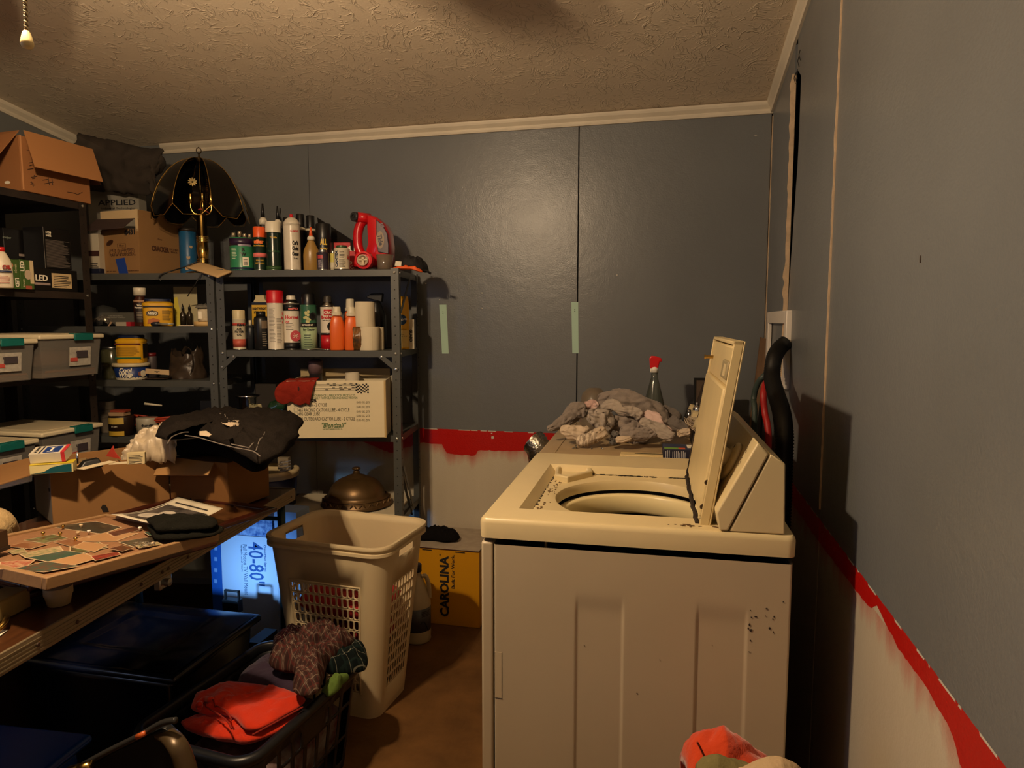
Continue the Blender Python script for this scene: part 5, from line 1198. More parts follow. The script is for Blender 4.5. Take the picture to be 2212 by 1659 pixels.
for v in (874.5, 885, 895, 904.5):
    x0, z0 = bt(635, v + 4.2); x1, z1 = bt(643, v - 4.2); s_ = .0008
    m = MB(); m.bb((x0, -.0008, z0), (x1, -.0003, z0 + s_)).bb((x0, -.0008, z1 - s_), (x1, -.0003, z1)).bb((x0, -.0008, z0), (x0 + s_, -.0003, z1)).bb((x1 - s_, -.0008, z0), (x1, -.0003, z1)); m.build('tick_box', TK, t)
# speed-line chequered flag
fl_ = MB()
for i, v in enumerate((829.5, 833, 838, 842)):
    x0, z0 = bt(672, v + 1); x1, z1 = bt(775, v - .6); fl_.bb((x0, -.0007, z0), (x1, -.0003, z0 + .0009)); 
    for k in range(5):
        xa = x0 + (x1 - x0) * random.uniform(.2, .9); fl_.bb((xa, -.0009, z0), (xa + .012, -.0003, z0 + .003))
for i in range(8):
    for j in range(6):
        if (i + j) % 2: continue
        u = 768 + i * 3.6; v = 828 + j * 3.3 + math.sin(i * .8) * 1.6 + i * .35
        x0, z0 = bt(u, v + 3.2); x1, z1 = bt(u + 3.6, v); fl_.bb((x0, -.0009, z0), (x1, -.0003, z1))
tag(fl_.build('printed_flag', BLK, t), kind='stuff')
# red shop rag draped over its left corner
rg_ = thing('red_rag', 'greasy red shop rag draped over the left corner of the lubricant box', 'rag', bl + Vector((0, 0, hbx)), ang)
px = [(596, 857), (622, 818), (640, 815), (684, 817), (682, 830), (672, 868), (655, 872), (640, 866), (628, 866), (606, 864)]
RGM = M('#86281c', .95, bump=.4, bscale=150, var=.25, vscale=14, spec=.1)
P = [bt(u, v) for u, v in px]
def ragz(u, v):
    # u across, v down the drape; top edge rests behind the box rim
    tl_, tr_, brr, bll = bt(616, 822), bt(685, 819), bt(670, 872), bt(600, 866)
    x = (tl_[0] * (1 - u) + tr_[0] * u) * (1 - v) + (bll[0] * (1 - u) + brr[0] * u) * v
    z = (tl_[1] * (1 - u) + tr_[1] * u) * (1 - v) + (bll[1] * (1 - u) + brr[1] * u) * v
    if u < .3: x -= .020 * math.sin(v * 3.14) * (1 - u / .3)
    z += .004; y = -.010 - .010 * abs(fbm(x * 14, z * 10, 4)) - .010 * math.sin(v * 2.6) + (.05 * (1 - v * 6) if v < .16 else 0)
    return (x, y, z - hbx + .004 * fbm(x * 30, 1, z * 20) - (.012 * abs(math.sin(u * 7)) * v * v))
MB().grid(ragz, 34, 30).build('cloth', RGM, rg_, smooth=True, solid=.003)
q0 = bt(648, 838); MB().lathe([(.004, 0), (.002, .001), (0, .001)], 9, sy=2.5, T=Matrix.Translation((q0[0], -.024, q0[1] - hbx)) @ Matrix.Rotation(R_(90), 4, 'X')).build('oil_stain', M('#3a120c', .9), rg_)
# items in / behind the box
p = onu(682, 800, .14); zb = Z + hbx * .55
p = Vector((p.x, p.y, Z + .02)); hh = zat(776, p, 682) - p.z; rr = 15 * mpp(p)
t = revolve_thing('tilted_canister', 'dark canister with a mauve lid leaning out behind the red rag', 'canister', p, [('body', [(rr * .9, 0), (rr * .9, hh * .80), (rr, hh * .84)], M('#241e22', .4)), ('lid', [(rr, hh * .82), (rr, hh * .98), (rr * .9, hh), (0, hh)], M('#6d565c', .5))])
t.rotation_euler = (R_(8), 0, t.rotation_euler[2]) 
p = onu(761, 800, .12); p = Vector((p.x, p.y, Z + .007)); hh = zat(805, p, 761) - p.z; rr = 14.5 * mpp(p)
revolve_thing('paper_cup', 'white cup standing up out of the lubricant box', 'cup', p, [('cup', [(rr * .8, 0), (rr, hh * .4), (rr, hh), (rr * .9, hh), (rr * .9, hh * .5), (0, hh * .45)], M('#cfc2a8', .6))])
p = onu(860, 920, .20); p.z = Z + .001; hh = zat(808, p, 860) - Z
flatbox('white_board', 'white board standing on edge behind the right post', p, UA + R_(90), (.14, .010, hh), M('#a8a193', .6), cat='board')
# silver can in blue tray, green packet, brown box
p, r, h = slot(535, 853, 44, .05, Z + .04)
flatbox('blue_tray', 'dark blue open carton holding the silver can', Vector((p.x + .008, p.y - .05, Z + .001)), UA, (.084, .10, .048), M('#141a3c', .5))
t = revolve_thing('silver_can', 'shiny silver can with flared rim behind the black jeans', 'can', Vector((p.x, p.y, Z + .052)), [('can', [(r * .75, 0), (r * .78, .004), (r * .86, h * .82), (r * 1.15, h * .86), (r * 1.16, h * .9), (r * .8, h * .9), (r * .78, .01), (0, .01)], CHROME)])
c_ = onu(553, 892, .02); t = thing('kraft_packet', 'crumpled white paper packet leaning against the silver can', 'packet', c_, UA)
def fnp(u, v): x = -.035 + .07 * u; z = -.04 + .08 * v; return (x * (1 - .6 * abs(v - .5)), -.01 * math.cos(u * 3 - 1.5) + .006 * fbm(u * 6, v * 6, 2), z + .006 * fbm(u * 5, v * 5, 9))
MB().grid(fnp, 12, 12).build('packet', M('#b3a781', .6, var=.4, vscale=30, col2='#5b5a3a'), t, solid=.004)
c_ = onu(600, 882, .03); t = thing('green_packet', 'shiny dark green packet lying beside the lubricant box', 'packet', c_, UA)
def fng(u, v): a = u * 2 * math.pi; r_ = .030 * (1 + .15 * fbm(a, v * 3, 1)) * min(1, v * 5, (1 - v) * 5 + .3); return (-.05 + .10 * v, r_ * math.cos(a) * .7, r_ * math.sin(a) + .012 * v)
MB().grid(fng, 24, 16, closed_u=True).build('packet', M('#1d3a24', .2, var=.4, vscale=20, coat=.5), t, smooth=True)
p = onu(575, 880, .25); p.z = Z + .0007; flatbox('dark_carton', 'dark brown carton standing at the back of the third shelf', p, UA, (.10, .08, zat(830, p, 575) - Z), M('#2e2823', .7))
p = onu(600, 880, .27); p.z = Z + .0007; flatbox('dark_carton', 'grey-green carton beside the dark brown one at the back of the third shelf', p, UA, (.06, .07, zat(838, p, 600) - Z), M('#45463a', .7))
# bottom: white board shelf top with bronze dome
Z = S1[1]
p = onu(742, 1100, .12); p.z = Z + .0007
WBX = thing('white_carton', 'long white carton lying on the lowest visible shelf under the bronze dome', 'box', Vector((onu(742, 1100, .0).x, onu(742, 1100, .0).y, Z + .001)), UA)
zt_ = .012
MB().bb((-.33, .02, 0), (.225, .34, zt_)).build('carton', M('#cfc3a6', .7, var=.1, vscale=6), WBX, bevel=.001)
p = onu(771, 1080, .16); p.z = Z + zt_ + .002
r = 75 * mpp(p + Vector((0, 0, .05))); hh = zat(1008, p, 777) - p.z
BRZ = M('#6a5130', .38, metal=.55, var=.3, vscale=9, bump=.1, bscale=40)
t = thing('bronze_dome', 'ornate bronze lamp dome with ribbed finial resting under the shelving', 'lamp dome', p, UA)
MB().lathe([(r * .92, 0), (r, .008), (r * .99, .018), (r * .92, .030), (r * .88, .040)] + [(r * (.10 + .70 * math.cos(a_ * math.pi / 2 / 12)), .044 + (hh * .76 - .044) * math.sin(a_ * math.pi / 2 / 12)) for a_ in range(11)] + [(r * .27, hh * .75), (r * .25, hh * .77), (r * .12, hh * .81), (r * .09, hh * .83)], 64).build('dome', BRZ, t, smooth=True)
z0 = hh * .82; sc_ = (hh - z0)
MB().lathe([(r * .085, z0), (r * .11, z0 + sc_ * .1), (r * .08, z0 + sc_ * .2), (r * .105, z0 + sc_ * .3), (r * .07, z0 + sc_ * .42), (r * .06, z0 + sc_ * .5)], 24).build('finial_stem', BRZ, t, smooth=True)
fm_ = MB(); n = 32; vs = []; fs = []
for j in range(9):
    a = j / 8 * math.pi; zz_ = z0 + sc_ * .5 + sc_ * .25 * (1 - math.cos(a))
    for i in range(n): b = 2 * math.pi * i / n; rr = r * .12 * max(math.sin(a), .02) * (1 + .10 * math.cos(8 * b)); vs.append((rr * math.cos(b), rr * math.sin(b), zz_))
for j in range(8):
    for i in range(n): fs.append((j * n + i, j * n + (i + 1) % n, (j + 1) * n + (i + 1) % n, (j + 1) * n + i))
fm_.add(vs, fs); fm_.build('finial', BRZ, t, smooth=True)
rp_ = MB()
for k in range(48):
    a = 2 * math.pi * k / 48
    T = Matrix.Rotation(a, 4, 'Z') @ Matrix.Translation((0, -r * .955, .027)) @ Matrix.Rotation(R_(-60 if k % 2 else 60), 4, 'Y') @ Matrix.Rotation(R_(-35), 4, 'X')
    rp_.box((0, 0, 0), (.022, .006, .0055), T=T)
tag(rp_.build('leaf_border', BRZ, t, bevel=.002), kind='stuff')
for k in range(2):
    zr_ = (.040, .010)[k]; rr = (r * .885, r * .995)[k]
    tag(MB().lathe([(rr, zr_ - .003), (rr + .004, zr_), (rr, zr_ + .003)], 64, cap=False).build('bead_ring', BRZ, t, smooth=True))
p = onu(888, 1108, .22); p.z = Z + .0007
t = thing('metal_bracket', 'loose dark steel strut leaning inside the right end of the shelving', 'strut', onu(862, 1000, .03)); d = onu(890, 1112, .2) - onu(862, 1000, .03)
MB().tube([(0, 0, 0), d], .006, 6, flat=.4).build('strut', SHELFM, t)
# ================================================================ corner shelving contents
LX = XF  # front plane of the left-wall shelving
def lslot(u, vt, w, dx, zs):
    """position dx behind the left-wall unit front; radius and height from photo size"""
    p = onx(u, vt, LX - dx); p = Vector((p.x, p.y, zs + .0007)); k = mpp((p.x, p.y, (zs + zat(vt, p, u)) / 2)); return p, w * k / 2, zat(vt, p, u) - zs
Z = S2[5]
def upt(u, v, t_, z=None):
    p = onu(u, v, t_)
    if z is not None: p.z = z + .0007
    return p
def cardbox(name, label, corner, a_ang, la, lb, h, mat, cat='box', thick=.004, open_top=False, group=None, lid=True):
    """box with its nearest vertical edge at corner; faces run la along a_ang and lb along a_ang+90deg"""
    t = thing(name, label, cat, corner, a_ang, group); m = MB()
    if open_top:
        m.bb((0, 0, 0), (la, thick, h)).bb((0, lb - thick, 0), (la, lb, h)).bb((0, thick, 0), (thick, lb - thick, h)).bb((la - thick, thick, 0), (la, lb - thick, h)).bb((thick, thick, 0), (la - thick, lb - thick, thick))
    else: m.bb((0, 0, 0), (la, lb, h))
    m.build('carton', mat, t, bevel=.0015, seg=2); return t
# snack box: near vertical corner at u=302
cn = upt(302, 585, .05, Z); l_ = upt(222, 590, .10); l_.z = Z; r_ = upt(385, 588, .22); r_.z = Z
hsb = zat(452, cn, 302) - Z
CM = M('#947048', .8, bump=.1, bscale=80, var=.08, vscale=6, spec=.15)
angL = math.atan2(cn.y - l_.y, cn.x - l_.x); la = (cn - l_).length
sb_ = thing('snack_box', 'brown snack carton with dark lettering and blue tape on the corner shelving', 'box', Vector((l_.x, l_.y, Z + .0007)), angL)
MB().bb((0, 0, 0), (la, .004, hsb * .70)).build('front_wall', CM, sb_, bevel=.001)
MB().bb((la - .004, .004, 0), (la, .26, hsb)).bb((0, .256, 0), (la - .004, .26, hsb)).bb((0, .004, 0), (.004, .256, hsb * .8)).bb((.004, .004, 0), (la - .004, .256, .004)).build('carton', CM, sb_, bevel=.001)
MB().bb((la * .0, .0045, hsb * .86), (la, .008, hsb)).bb((la - .012, .0, hsb * .66), (la, .004, hsb)).build('pale_liner', M('#cdb287', .7), sb_)
# drooping flap, dark purple-brown underside
fz = hsb * .70
MB().hexa([(-.03, -.075, fz - .012), (la * .93, -.06, fz - .004), (la * .93, -.06, fz), (-.03, -.075, fz - .008), (-.02, .0, fz + .050), (la * .93, .0, fz + .046), (la * .93, .004, fz + .046), (-.02, .004, fz + .050)]).build('flap', M('#3b2a26', .75), sb_)
DKB = M('#4a2a16', .7)
text('CRACKER', .040, DKB, sb_, (la * .55, -.0008, hsb * .34), bold=.0026, width=la * .72); text('CRACKER', .040, CM, sb_, (la * .55, -.0016, hsb * .34), bold=-.0002, width=la * .70)
text('Mom', .013, DKB, sb_, (la * .55, -.0008, hsb * .45)); m = MB(); x0, x1, z0, z1 = la * .44, la * .66, hsb * .42, hsb * .48
for a, b in (((x0, z0), (x1, z0 + .001)), ((x0, z1), (x1, z1 + .001)), ((x0, z0), (x0 + .001, z1)), ((x1, z0), (x1 + .001, z1))): m.bb((a[0], -.0008, a[1]), (b[0], -.0002, b[1]))
m.build('printed_frame', DKB, sb_); text('#431', .030, INK, sb_, (la * .80, -.0008, hsb * .65), bold=.0014)
text('NET WT. 24 OZ.', .008, DKB, sb_, (la * .25, -.0008, hsb * .05)); text('PREMIUM SNACK', .008, DKB, sb_, (la * .84, -.0008, hsb * .05))
MB().lathe([(.022, 0), (.022, .0005), (.017, .0005), (.017, 0)], 24, sy=.5, T=Matrix.Translation((la * .24, -.0006, hsb * .50)) @ Matrix.Rotation(R_(-25), 4, 'Y') @ Matrix.Rotation(R_(90), 4, 'X')).build('printed_seal', DKB, sb_)
MB().prism([(la * .38, hsb * .24), (la * .62, hsb * .26), (la * .70, 0.0), (la * .46, 0.0)], -.0030, -.001, 'y').build('blue_tape', M('#1c3f94', .6), sb_)
for tx in ((.07, .30, .026), (.19, .17, .012)):
    pass
T_ = Matrix.Rotation(R_(90), 4, 'Z')
ct = text('CRACKER', .032, DKB, sb_, (la + .0008, .12, hsb * .42), rz=R_(90), bold=.0014, width=.10)
text('Mom', .012, DKB, sb_, (la + .0008, .12, hsb * .58), rz=R_(90)); text('EXCITING\nSNACK', .012, DKB, sb_, (la + .0008, .20, hsb * .42), rz=R_(90))
# grey-white removal box behind it
p = upt(190, 440, .31); w0 = upt(300, 440, .31); ang_ = math.atan2(w0.y - p.y, w0.x - p.x); Lw = (w0 - p).length; zb = Z + .001
hb_ = zat(398, w0, 290) - Z
AP = M('#8f8a7e', .8, var=.06, vscale=5)
t = thing('white_carton', 'tall grey-white carton with large serif lettering behind the snack box', 'box', Vector((p.x, p.y, zb)), ang_)
MB().bb((0, 0, 0), (Lw, .06, hb_)).build('carton', AP, t, bevel=.001)
q = onv(268, 438, p, Vector((math.sin(ang_), -math.cos(ang_), 0))); qx = (q - p).dot(Vector((math.cos(ang_), math.sin(ang_), 0)))
text('APPLIED', .036, INK, t, (qx - .035, -.0008, q.z - zb), bold=.0006, width=.19); text('Industrial Technologies', .013, INK, t, (qx - .03, -.0008, q.z - zb - .026), width=.17)
# white packet left, blue canister
p = upt(205, 590, .06, Z); hh = zat(505, p, 205) - Z
t = flatbox('white_packet', 'white printed packet squeezed left of the snack box', p, UA, (.05, .05, hh), M('#b5ab96', .6)); 
MB().bb((-.025, -.003, hh * .45), (.025, 0, hh * .58)).build('strap', M('#3a1c16', .6), t); lines(t, -.018, .022, hh * .08, hh * .30, 5, INK)
flatbox('dark_blue_packet', 'dark blue packet at the far left foot of the corner top shelf', upt(200, 590, .015, Z), UA, (.07, .03, .022), M('#10152c', .5))
p, r, h = slot(404, 494, 34, .29, Z)
t = revolve_thing('blue_canister', 'blue snack canister standing between the snack box and the brass lamp', 'canister', p, [('can', [(r * .97, 0), (r, .003), (r, h * .93), (r * .96, h * .94)], M('#1d5a86', .4)), ('lid', [(r * 1.02, h * .93), (r * 1.02, h * .98), (r * .9, h), (0, h)], M('#2a241e', .4))])
for a_, z_, s_ in ((.35, .62, 1.0), (.0, .40, 1.2), (-.2, .18, 1.2)): MB().lathe([(.007 * s_, 0), (.007 * s_, .001), (0, .001)], 12, sy=1.5, T=Matrix.Rotation(a_, 4, 'Z') @ Matrix.Translation((0, -r, h * z_)) @ Matrix.Rotation(R_(70), 4, 'X')).build('printed_nut', M('#b39a78', .5), t)
# ---- brass lamp with smoked glass panels
lp, _, lh = slot(429, 318, 30, .15, Z)
lamp = thing('brass_lamp', 'brass table lamp with smoked glass panel shade on the corner shelving', 'lamp', lp, face(lp))
k = mpp(lp + Vector((0, 0, .2)))
zv = lambda v: zat(v, lp, 429) - Z
MB().lathe([(.075, 0), (.078, .006), (.070, .012), (.045, .018), (.028, .026), (.022, .035)], 40).build('base', BRASS, lamp, smooth=True)
prof = [(.018, .03)]; z = .035
zs_ = zv(462)
pr = [(.024, .03)]
for a, b in ((.05, .016), (.055, .011), (.06, .016), (.065, .011), (.07, .016), (.075, .012), (.11, .015), (.145, .012), (.15, .016), (.155, .011), (.16, .016), (.165, .011), (.17, .016), (.175, .013)):
    pr.append((b * 1.75, a))
pr.append((.021, zs_ * .96)); pr.append((.018, zs_))
MB().lathe(pr, 28).build('column', BRASS, lamp, smooth=True)
ztop = zv(345)
MB().lathe([(.0045, zs_ - .01), (.0045, ztop)], 12).build('rod', BRASS, lamp, smooth=True)
fz = zv(318)
MB().lathe([(.004, ztop - .01), (.016, ztop + .002), (.012, ztop + .008), (.004, ztop + .012), (.003, fz - .026)], 16).build('finial_stem', M('#4a3a20', .35, metal=.8), lamp, smooth=True)
pts = [(.010 * math.sin(a), 0, fz - .016 + .013 * math.cos(a)) for a in [i * .35 for i in range(19)]]
MB().tube(pts, .0022, 6).lathe([(0, fz - .004), (.003, fz - .002), (0, fz + .002)], 8).build('finial', M('#4a3a20', .35, metal=.8), lamp)
# sockets on arms
for i, a_ in enumerate((R_(175), R_(5), R_(-80))):
    d = Vector((math.cos(a_), math.sin(a_), 0)); z0 = zs_ - .002; rr = .042
    arm = MB().tube(path([d * .01 + Vector((0, 0, z0)), d * rr * .7 + Vector((0, 0, z0 + .002)), d * rr + Vector((0, 0, z0 + .022)), d * rr + Vector((0, 0, z0 + .05))], 8), .004, 10).build('socket_arm', BRASS, lamp, smooth=True)
    MB().lathe([(.006, z0 + .045), (.011, z0 + .052), (.0115, z0 + .085), (.010, z0 + .088), (.010, z0 + .06), (0, z0 + .06)], 20, c=(d.x * rr, d.y * rr, 0)).build('socket', BRASS, arm, smooth=True)
for i in range(16):
    pass
m = MB(); cz0 = zv(395); 
for i in range(17): m.lathe([(0, -.0018), (.0018, 0), (0, .0018)], 6, c=(.022 + .006 * math.sin(i * .15), -.02, zs_ + .03 + i * .0085))
tag(m.build('pull_chain', BRASS, lamp), kind='stuff')
MB().tube(path([(-.012, -.016, zs_ + .015), (.0, -.02, zs_ + .017), (.018, -.018, zs_ + .012), (.03, -.01, zs_ + .004)], 6), .003, 8).build('red_wire', M('#8a2a22', .5), lamp, smooth=True)
# shade: curved panels between brass ribs
SG = M('#070606', .12, spec=.4); Rs = 98 * k; zt_, zb_ = zv(343), zv(478); NP = 8
def prof_s(t): # t 0 top..1 bottom
    a = t * R_(78); return (.010 + Rs * math.sin(a) * .99, zb_ + (zt_ - zb_) * (math.cos(a) - math.cos(R_(78))) / (1 - math.cos(R_(78))) - .0)
for i in range(NP):
    a0 = 2 * math.pi * i / NP + R_(12); a1 = a0 + 2 * math.pi / NP
    if i in (5,): glass = False
    else: glass = True
    if glass:
        m = MB(); vs = []; fs = []; nn = 14
        for j in range(nn + 1):
            t_ = j / nn
            for q_ in range(9):
                f_ = q_ / 8; a = a0 + (a1 - a0) * f_; tt = t_ * (1 - .10 * (abs(f_ - .5) * 2) ** 3); r_s, z_s = prof_s(.02 + tt * .97)
                ch = math.cos((a1 - a0) / 2) / math.cos(a - (a0 + a1) / 2); rr_ = r_s * (ch * .7 + .3)
                vs.append((rr_ * math.cos(a), rr_ * math.sin(a), z_s))
        for j in range(nn):
            for q_ in range(8): fs.append((j * 9 + q_, j * 9 + q_ + 1, (j + 1) * 9 + q_ + 1, (j + 1) * 9 + q_))
        m.add(vs, fs); m.build('glass_panel', SG, lamp, smooth=True)
    pts = []
    for j in range(14): r_s, z_s = prof_s(j / 13 * .90); pts.append((r_s * math.cos(a0) * 1.01, r_s * math.sin(a0) * 1.01, z_s))
    MB().tube(pts, .0018, 6).build('rib', BRASS, lamp, smooth=True)
    am = (a0 + a1) / 2; e0 = prof_s(.90); e1 = prof_s(1.0)
    A = Vector((e0[0] * math.cos(a0), e0[0] * math.sin(a0), e0[1])) * 1.0; B = Vector((e0[0] * math.cos(a1), e0[0] * math.sin(a1), e0[1]))
    r1 = e1[0] * .97; C1 = Vector((r1 * math.cos(a0 + .22), r1 * math.sin(a0 + .22), e1[1])); C2 = Vector((r1 * math.cos(a1 - .22), r1 * math.sin(a1 - .22), e1[1]))
    MB().tube([A, C1, C2, B], .0017, 6).build('edge_wire', BRASS, lamp)
    MB().lathe([(0, -.003), (.003, 0), (0, .003)], 8, c=tuple(A)).build('bead', BRASS, lamp)
MB().lathe([(.004, zt_ + .002), (.022, zt_ + .001), (.024, zt_ - .003), (.004, zt_ - .002)], 24).build('crown', M('#4a3a20', .35, metal=.8), lamp, smooth=True)
# brass flower ornament on the camera-facing left rib
fp = onu(405, 407, .13); a_ = math.atan2(-1, -.42)
fl_m = Matrix.Translation((-.030, -Rs * .66, zv(407)))
for i in range(10):
    T = fl_m @ Matrix.Rotation(i * 2 * math.pi / 10, 4, 'Y') @ Matrix.Rotation(R_(18), 4, 'X')
    MB().prism([(0, .003), (.0035, .010), (.0022, .018), (0, .020), (-.0022, .018), (-.0035, .010)], -.0012, .0012, 'y', T=T).build('petal', M('#e0c88a', .25, metal=.9), lamp)
# rest of top shelf: folded kraft envelope and lamp cord
c_ = onu(447, 580, .03); t = thing('kraft_envelope', 'padded tan envelope lying under the lamp over the shelf corner', 'envelope', Vector((c_.x, c_.y, Z + .001)), UA)
def en(u, v):
    q = lambda uu, vv, tt: onu(uu, vv, tt)
    A, B, C_, D_ = q(402, 568, .035), q(432, 557, .10), q(500, 577, -.004), q(470, 589, -.07)
    a = A.lerp(D_, u).lerp(B.lerp(C_, u), v); e = a - c_; puff = .006 * math.sin(u * 3.14) * math.sin(v * 3.14)
    return (e.x * math.cos(-UA) - e.y * math.sin(-UA), e.x * math.sin(-UA) + e.y * math.cos(-UA), e.z + puff)
MB().grid(en, 14, 10).build('envelope', M('#c2a274', .7, bump=.2, bscale=60), t, smooth=True, solid=.007)
P = [onu(u, v, t_) for u, v, t_ in ((424, 566, .08), (395, 578, .05), (372, 585, .01), (350, 592, -.008), (343, 600, -.012), (347, 606, -.010))]
t = thing('lamp_cord', 'thin dark lamp cord looping over the front edge of the corner top shelf', 'cord', P[0]); MB().tube(path([a - P[0] for a in P], 8), .0028, 8).build('cord', BLACKP, t, smooth=True)
P = [onu(u, v, t_) for u, v, t_ in ((437, 586, -.008), (430, 600, -.015), (418, 620, -.012), (405, 640, .06))]
t = thing('lamp_cord', 'thin dark cord hanging from the corner top shelf toward the blister pack', 'cord', P[0]); MB().tube(path([a - P[0] for a in P], 8), .0022, 8).build('cord', BLACKP, t, smooth=True)
# ---- row 1
Z = S2[4]
BRN = M('#3c1c12', .25, coat=.3)
p, r, h = slot(301, 622, 26, .05, Z)
t = revolve_thing('brown_bottle', 'dark brown bottle with wide white cap and black label on the corner shelf', 'bottle', p, [('bottle', [(r * .97, 0), (r, .003), (r, h * .62), (r * .96, h * .68), (r * .72, h * .74), (r * .72, h * .80)], BRN), ('cap', [(r * .95, h * .80), (r * .95, h * .99), (r * .9, h), (0, h)], WHT)])
band(r * 1.005, h * .10, h * .60, M('#1d1210', .5), t, ang=(-.9, 1.0)); text('Wood', .010, PAPER, t, (0, 0, h * .54), wrap=r * 1.01, bold=.0004); text('Penetrating', .011, PAPER, t, (0, 0, h * .48), wrap=r * 1.01, bold=.0004); wraplines(t, r * 1.006, h * .18, h * .38, 5, M('#8f8474', .6), -.6, .6); band(r * 1.0, h * .62, h * .67, M('#b08a6a', .5), t)
def tub(name, label, u, vt, w, t_, zs, rows, body, lid, sy=.8, power=4, frac=.2, turn=0, hx=None):
    p, r, h = slot(u, vt, w, t_, zs)
    if hx: h = hx
    t = thing(name, label, 'tub', p, face(p) + turn)
    MB().lathe([(r * .93, 0), (r * .95, .004), (r * .97, h * (1 - frac) - .006), (r * .96, h * (1 - frac))], 40, sy=sy, power=power).build('tub', body, t, smooth=True, angle=30)
    MB().lathe([(r, h * (1 - frac) - .006), (r, h * (1 - frac) + .004), (r * .78, h * (1 - frac) + .010), (r * .78, h * .93)], 40, sy=sy, power=power).build('collar', YEL, t, smooth=True, angle=30)
    MB().lathe([(r * .84, h * .90), (r * .84, h * .985), (r * .78, h), (0, h)], 40, sy=sy, power=power).build('lid', lid, t, smooth=True, angle=30)
    for body_, x, z, sz, mt, kw in rows: text(body_, sz, mt, t, (x * r, -r * .97 * sy - .0006, h * z), **kw)
    return t, r, h
BLL = M('#0f1c3c', .35)
t, r, h = tub('starch_tub', 'yellow starch tub with navy lid, lettered on a black badge', 340, 646, 61, .06, Z, [], M('#d9a31a', .4), BLL)
MB().prism([(x * r * .36 - r * .36, h * .46 + z * .010) for x, z in ((-1, -.6), (-.8, -1), (.8, -1), (1, -.6), (1, .6), (.8, 1), (.3, 1.15), (0, 1.4), (-.3, 1.15), (-.8, 1), (-1, .6))], -r * .775 - .001, -r * .775, 'y').build('badge', M('#2a1a12', .5), t)
text('ARGO', .0165, PAPER, t, (-r * .36, -r * .775 - .0022, h * .46), bold=.0007, width=r * .58)
MB().bb((-r * .92, -r * .776 - .0004, h * .68), (r * .92, -r * .776, h * .73)).build('black_band', INK, t); lines(t, r * .25, r * .85, h * .22, h * .62, 9, M('#5a4a1c', .7), y=-r * .777)
MB().prism([(-r * .7, h * .10), (r * .0, h * .08), (r * .1, h * .22), (-r * .3, h * .30), (-r * .62, h * .24)], -r * .777 - .0003, -r * .777, 'y').build('printed_picture', M('#b0622c', .6), t)
# marker tube in front
a, b = onu(328, 696, .01), onu(378, 694, .01); a.z = b.z = Z + .010
t = thing('glue_tube', 'grey squeeze tube with black cap lying in front of the starch tub', 'tube', a, 0); d = b - a
MB().tube([Vector((0, 0, 0)), d * .12, d * .3], [.009, .010, .010], 16).build('cap', M('#1c2230', .4), t, smooth=True); MB().tube([d * .3, d * .6, d * .95], [.0095, .0085, .004], 16, flat=.7).build('tube', M('#9a9788', .3, metal=.4), t, smooth=True)
t = thing('loose_papers', 'pale card strips lying on the shelf right of the grey tube', 'paper', upt(395, 700, .03, Z), UA)
MB().bb((-.02, 0, .001), (.05, .02, .003)).build('card', PAPER, t); MB().bb((-.03, .03, .001), (.045, .07, .004)).build('card', M('#5a3c28', .7), t)
# blister pack
p = upt(403, 700, .17, Z); hh = zat(620, p, 403) - Z
t = thing('blister_pack', 'clear blister pack with two dark bottles on a yellow-edged card', 'blister pack', p, UA)
w_ = 52 * mpp(p) / 2; MB().bb((-w_, .0, 0), (w_, .003, hh)).build('card', M('#b5ab86', .6), t); MB().prism([(-w_ + .001, .0), (-w_ * .35, .0), (-w_ * .7, hh * .75), (-w_ + .001, hh * .72)], -.001, -.0002, 'y').build('yellow_print', M('#d8c84a', .6), t)
for dx in (-.006, .026):
    MB().lathe([(.013, 0), (.0135, .05), (.006, .062), (.005, .070)], 18, c=(dx, -.016, .004)).build('bottle', M('#3a3226', .2, trans=.3), t, smooth=True); MB().lathe([(.006, .068), (.0055, .082), (.002, .086), (.0015, .098)], 14, c=(dx, -.016, .004)).build('nozzle', BLK, t, smooth=True)
# cord/rag above
# tape roll / twine ball on wooden ring
p, r, h = slot(445, 695, 48, .05, Z)
t = revolve_thing('wooden_ring', 'pale wooden disc under the ball of twine at the right of the corner shelf', 'disc', p, [('disc', [(r, 0), (r, h), (r * .9, h), (0, h)], M('#c7a56c', .6))])
zb = h
p2, r2, h2 = slot(445, 668, 34, .055, Z + h + .001)
t = revolve_thing('twine_roll', 'roll of cream twine with red-edged tag on the wooden disc', 'roll', Vector((p2.x, p2.y, Z + zb + .002)), [('roll', [(r2 * .9, 0), (r2, .005), (r2, h2 - .004), (r2 * .9, h2), (r2 * .3, h2)], M('#c6baa0', .9, bump=1, bscale=160)), ])
MB().bb((-r2 * .95, -r2 * .85, h2 * .2), (-r2 * .3, -r2 * .80, h2 * .8)).build('price_tag', PAPER, t)
p3, r3, h3 = slot(455, 636, 14, .10, Z)
t = revolve_thing('glue_dropper', 'small white bottle with pinkish red tip behind the twine roll', 'bottle', p3, [('bottle', [(r3 * 1.5, 0), (r3 * 1.5, h3 * .6), (r3, h3 * .72), (r3, h3 * .78)], OFFW), ('tip', [(r3 * .7, h3 * .78), (r3 * .4, h3), (0, h3)], M('#c04048', .4))])
t = thing('grey_cloth', 'grey cloth scrap draped over the twine roll top', 'cloth', Vector((p2.x, p2.y, Z + zb + h2 + .003)), UA); folded('cloth', [(-.05, -.02), (.0, -.025), (.05, -.01), (.045, .03), (-.045, .03)], 0, .012, M('#6a665c', .9), t, ws=30, seed=2, rings=8, seg=40)
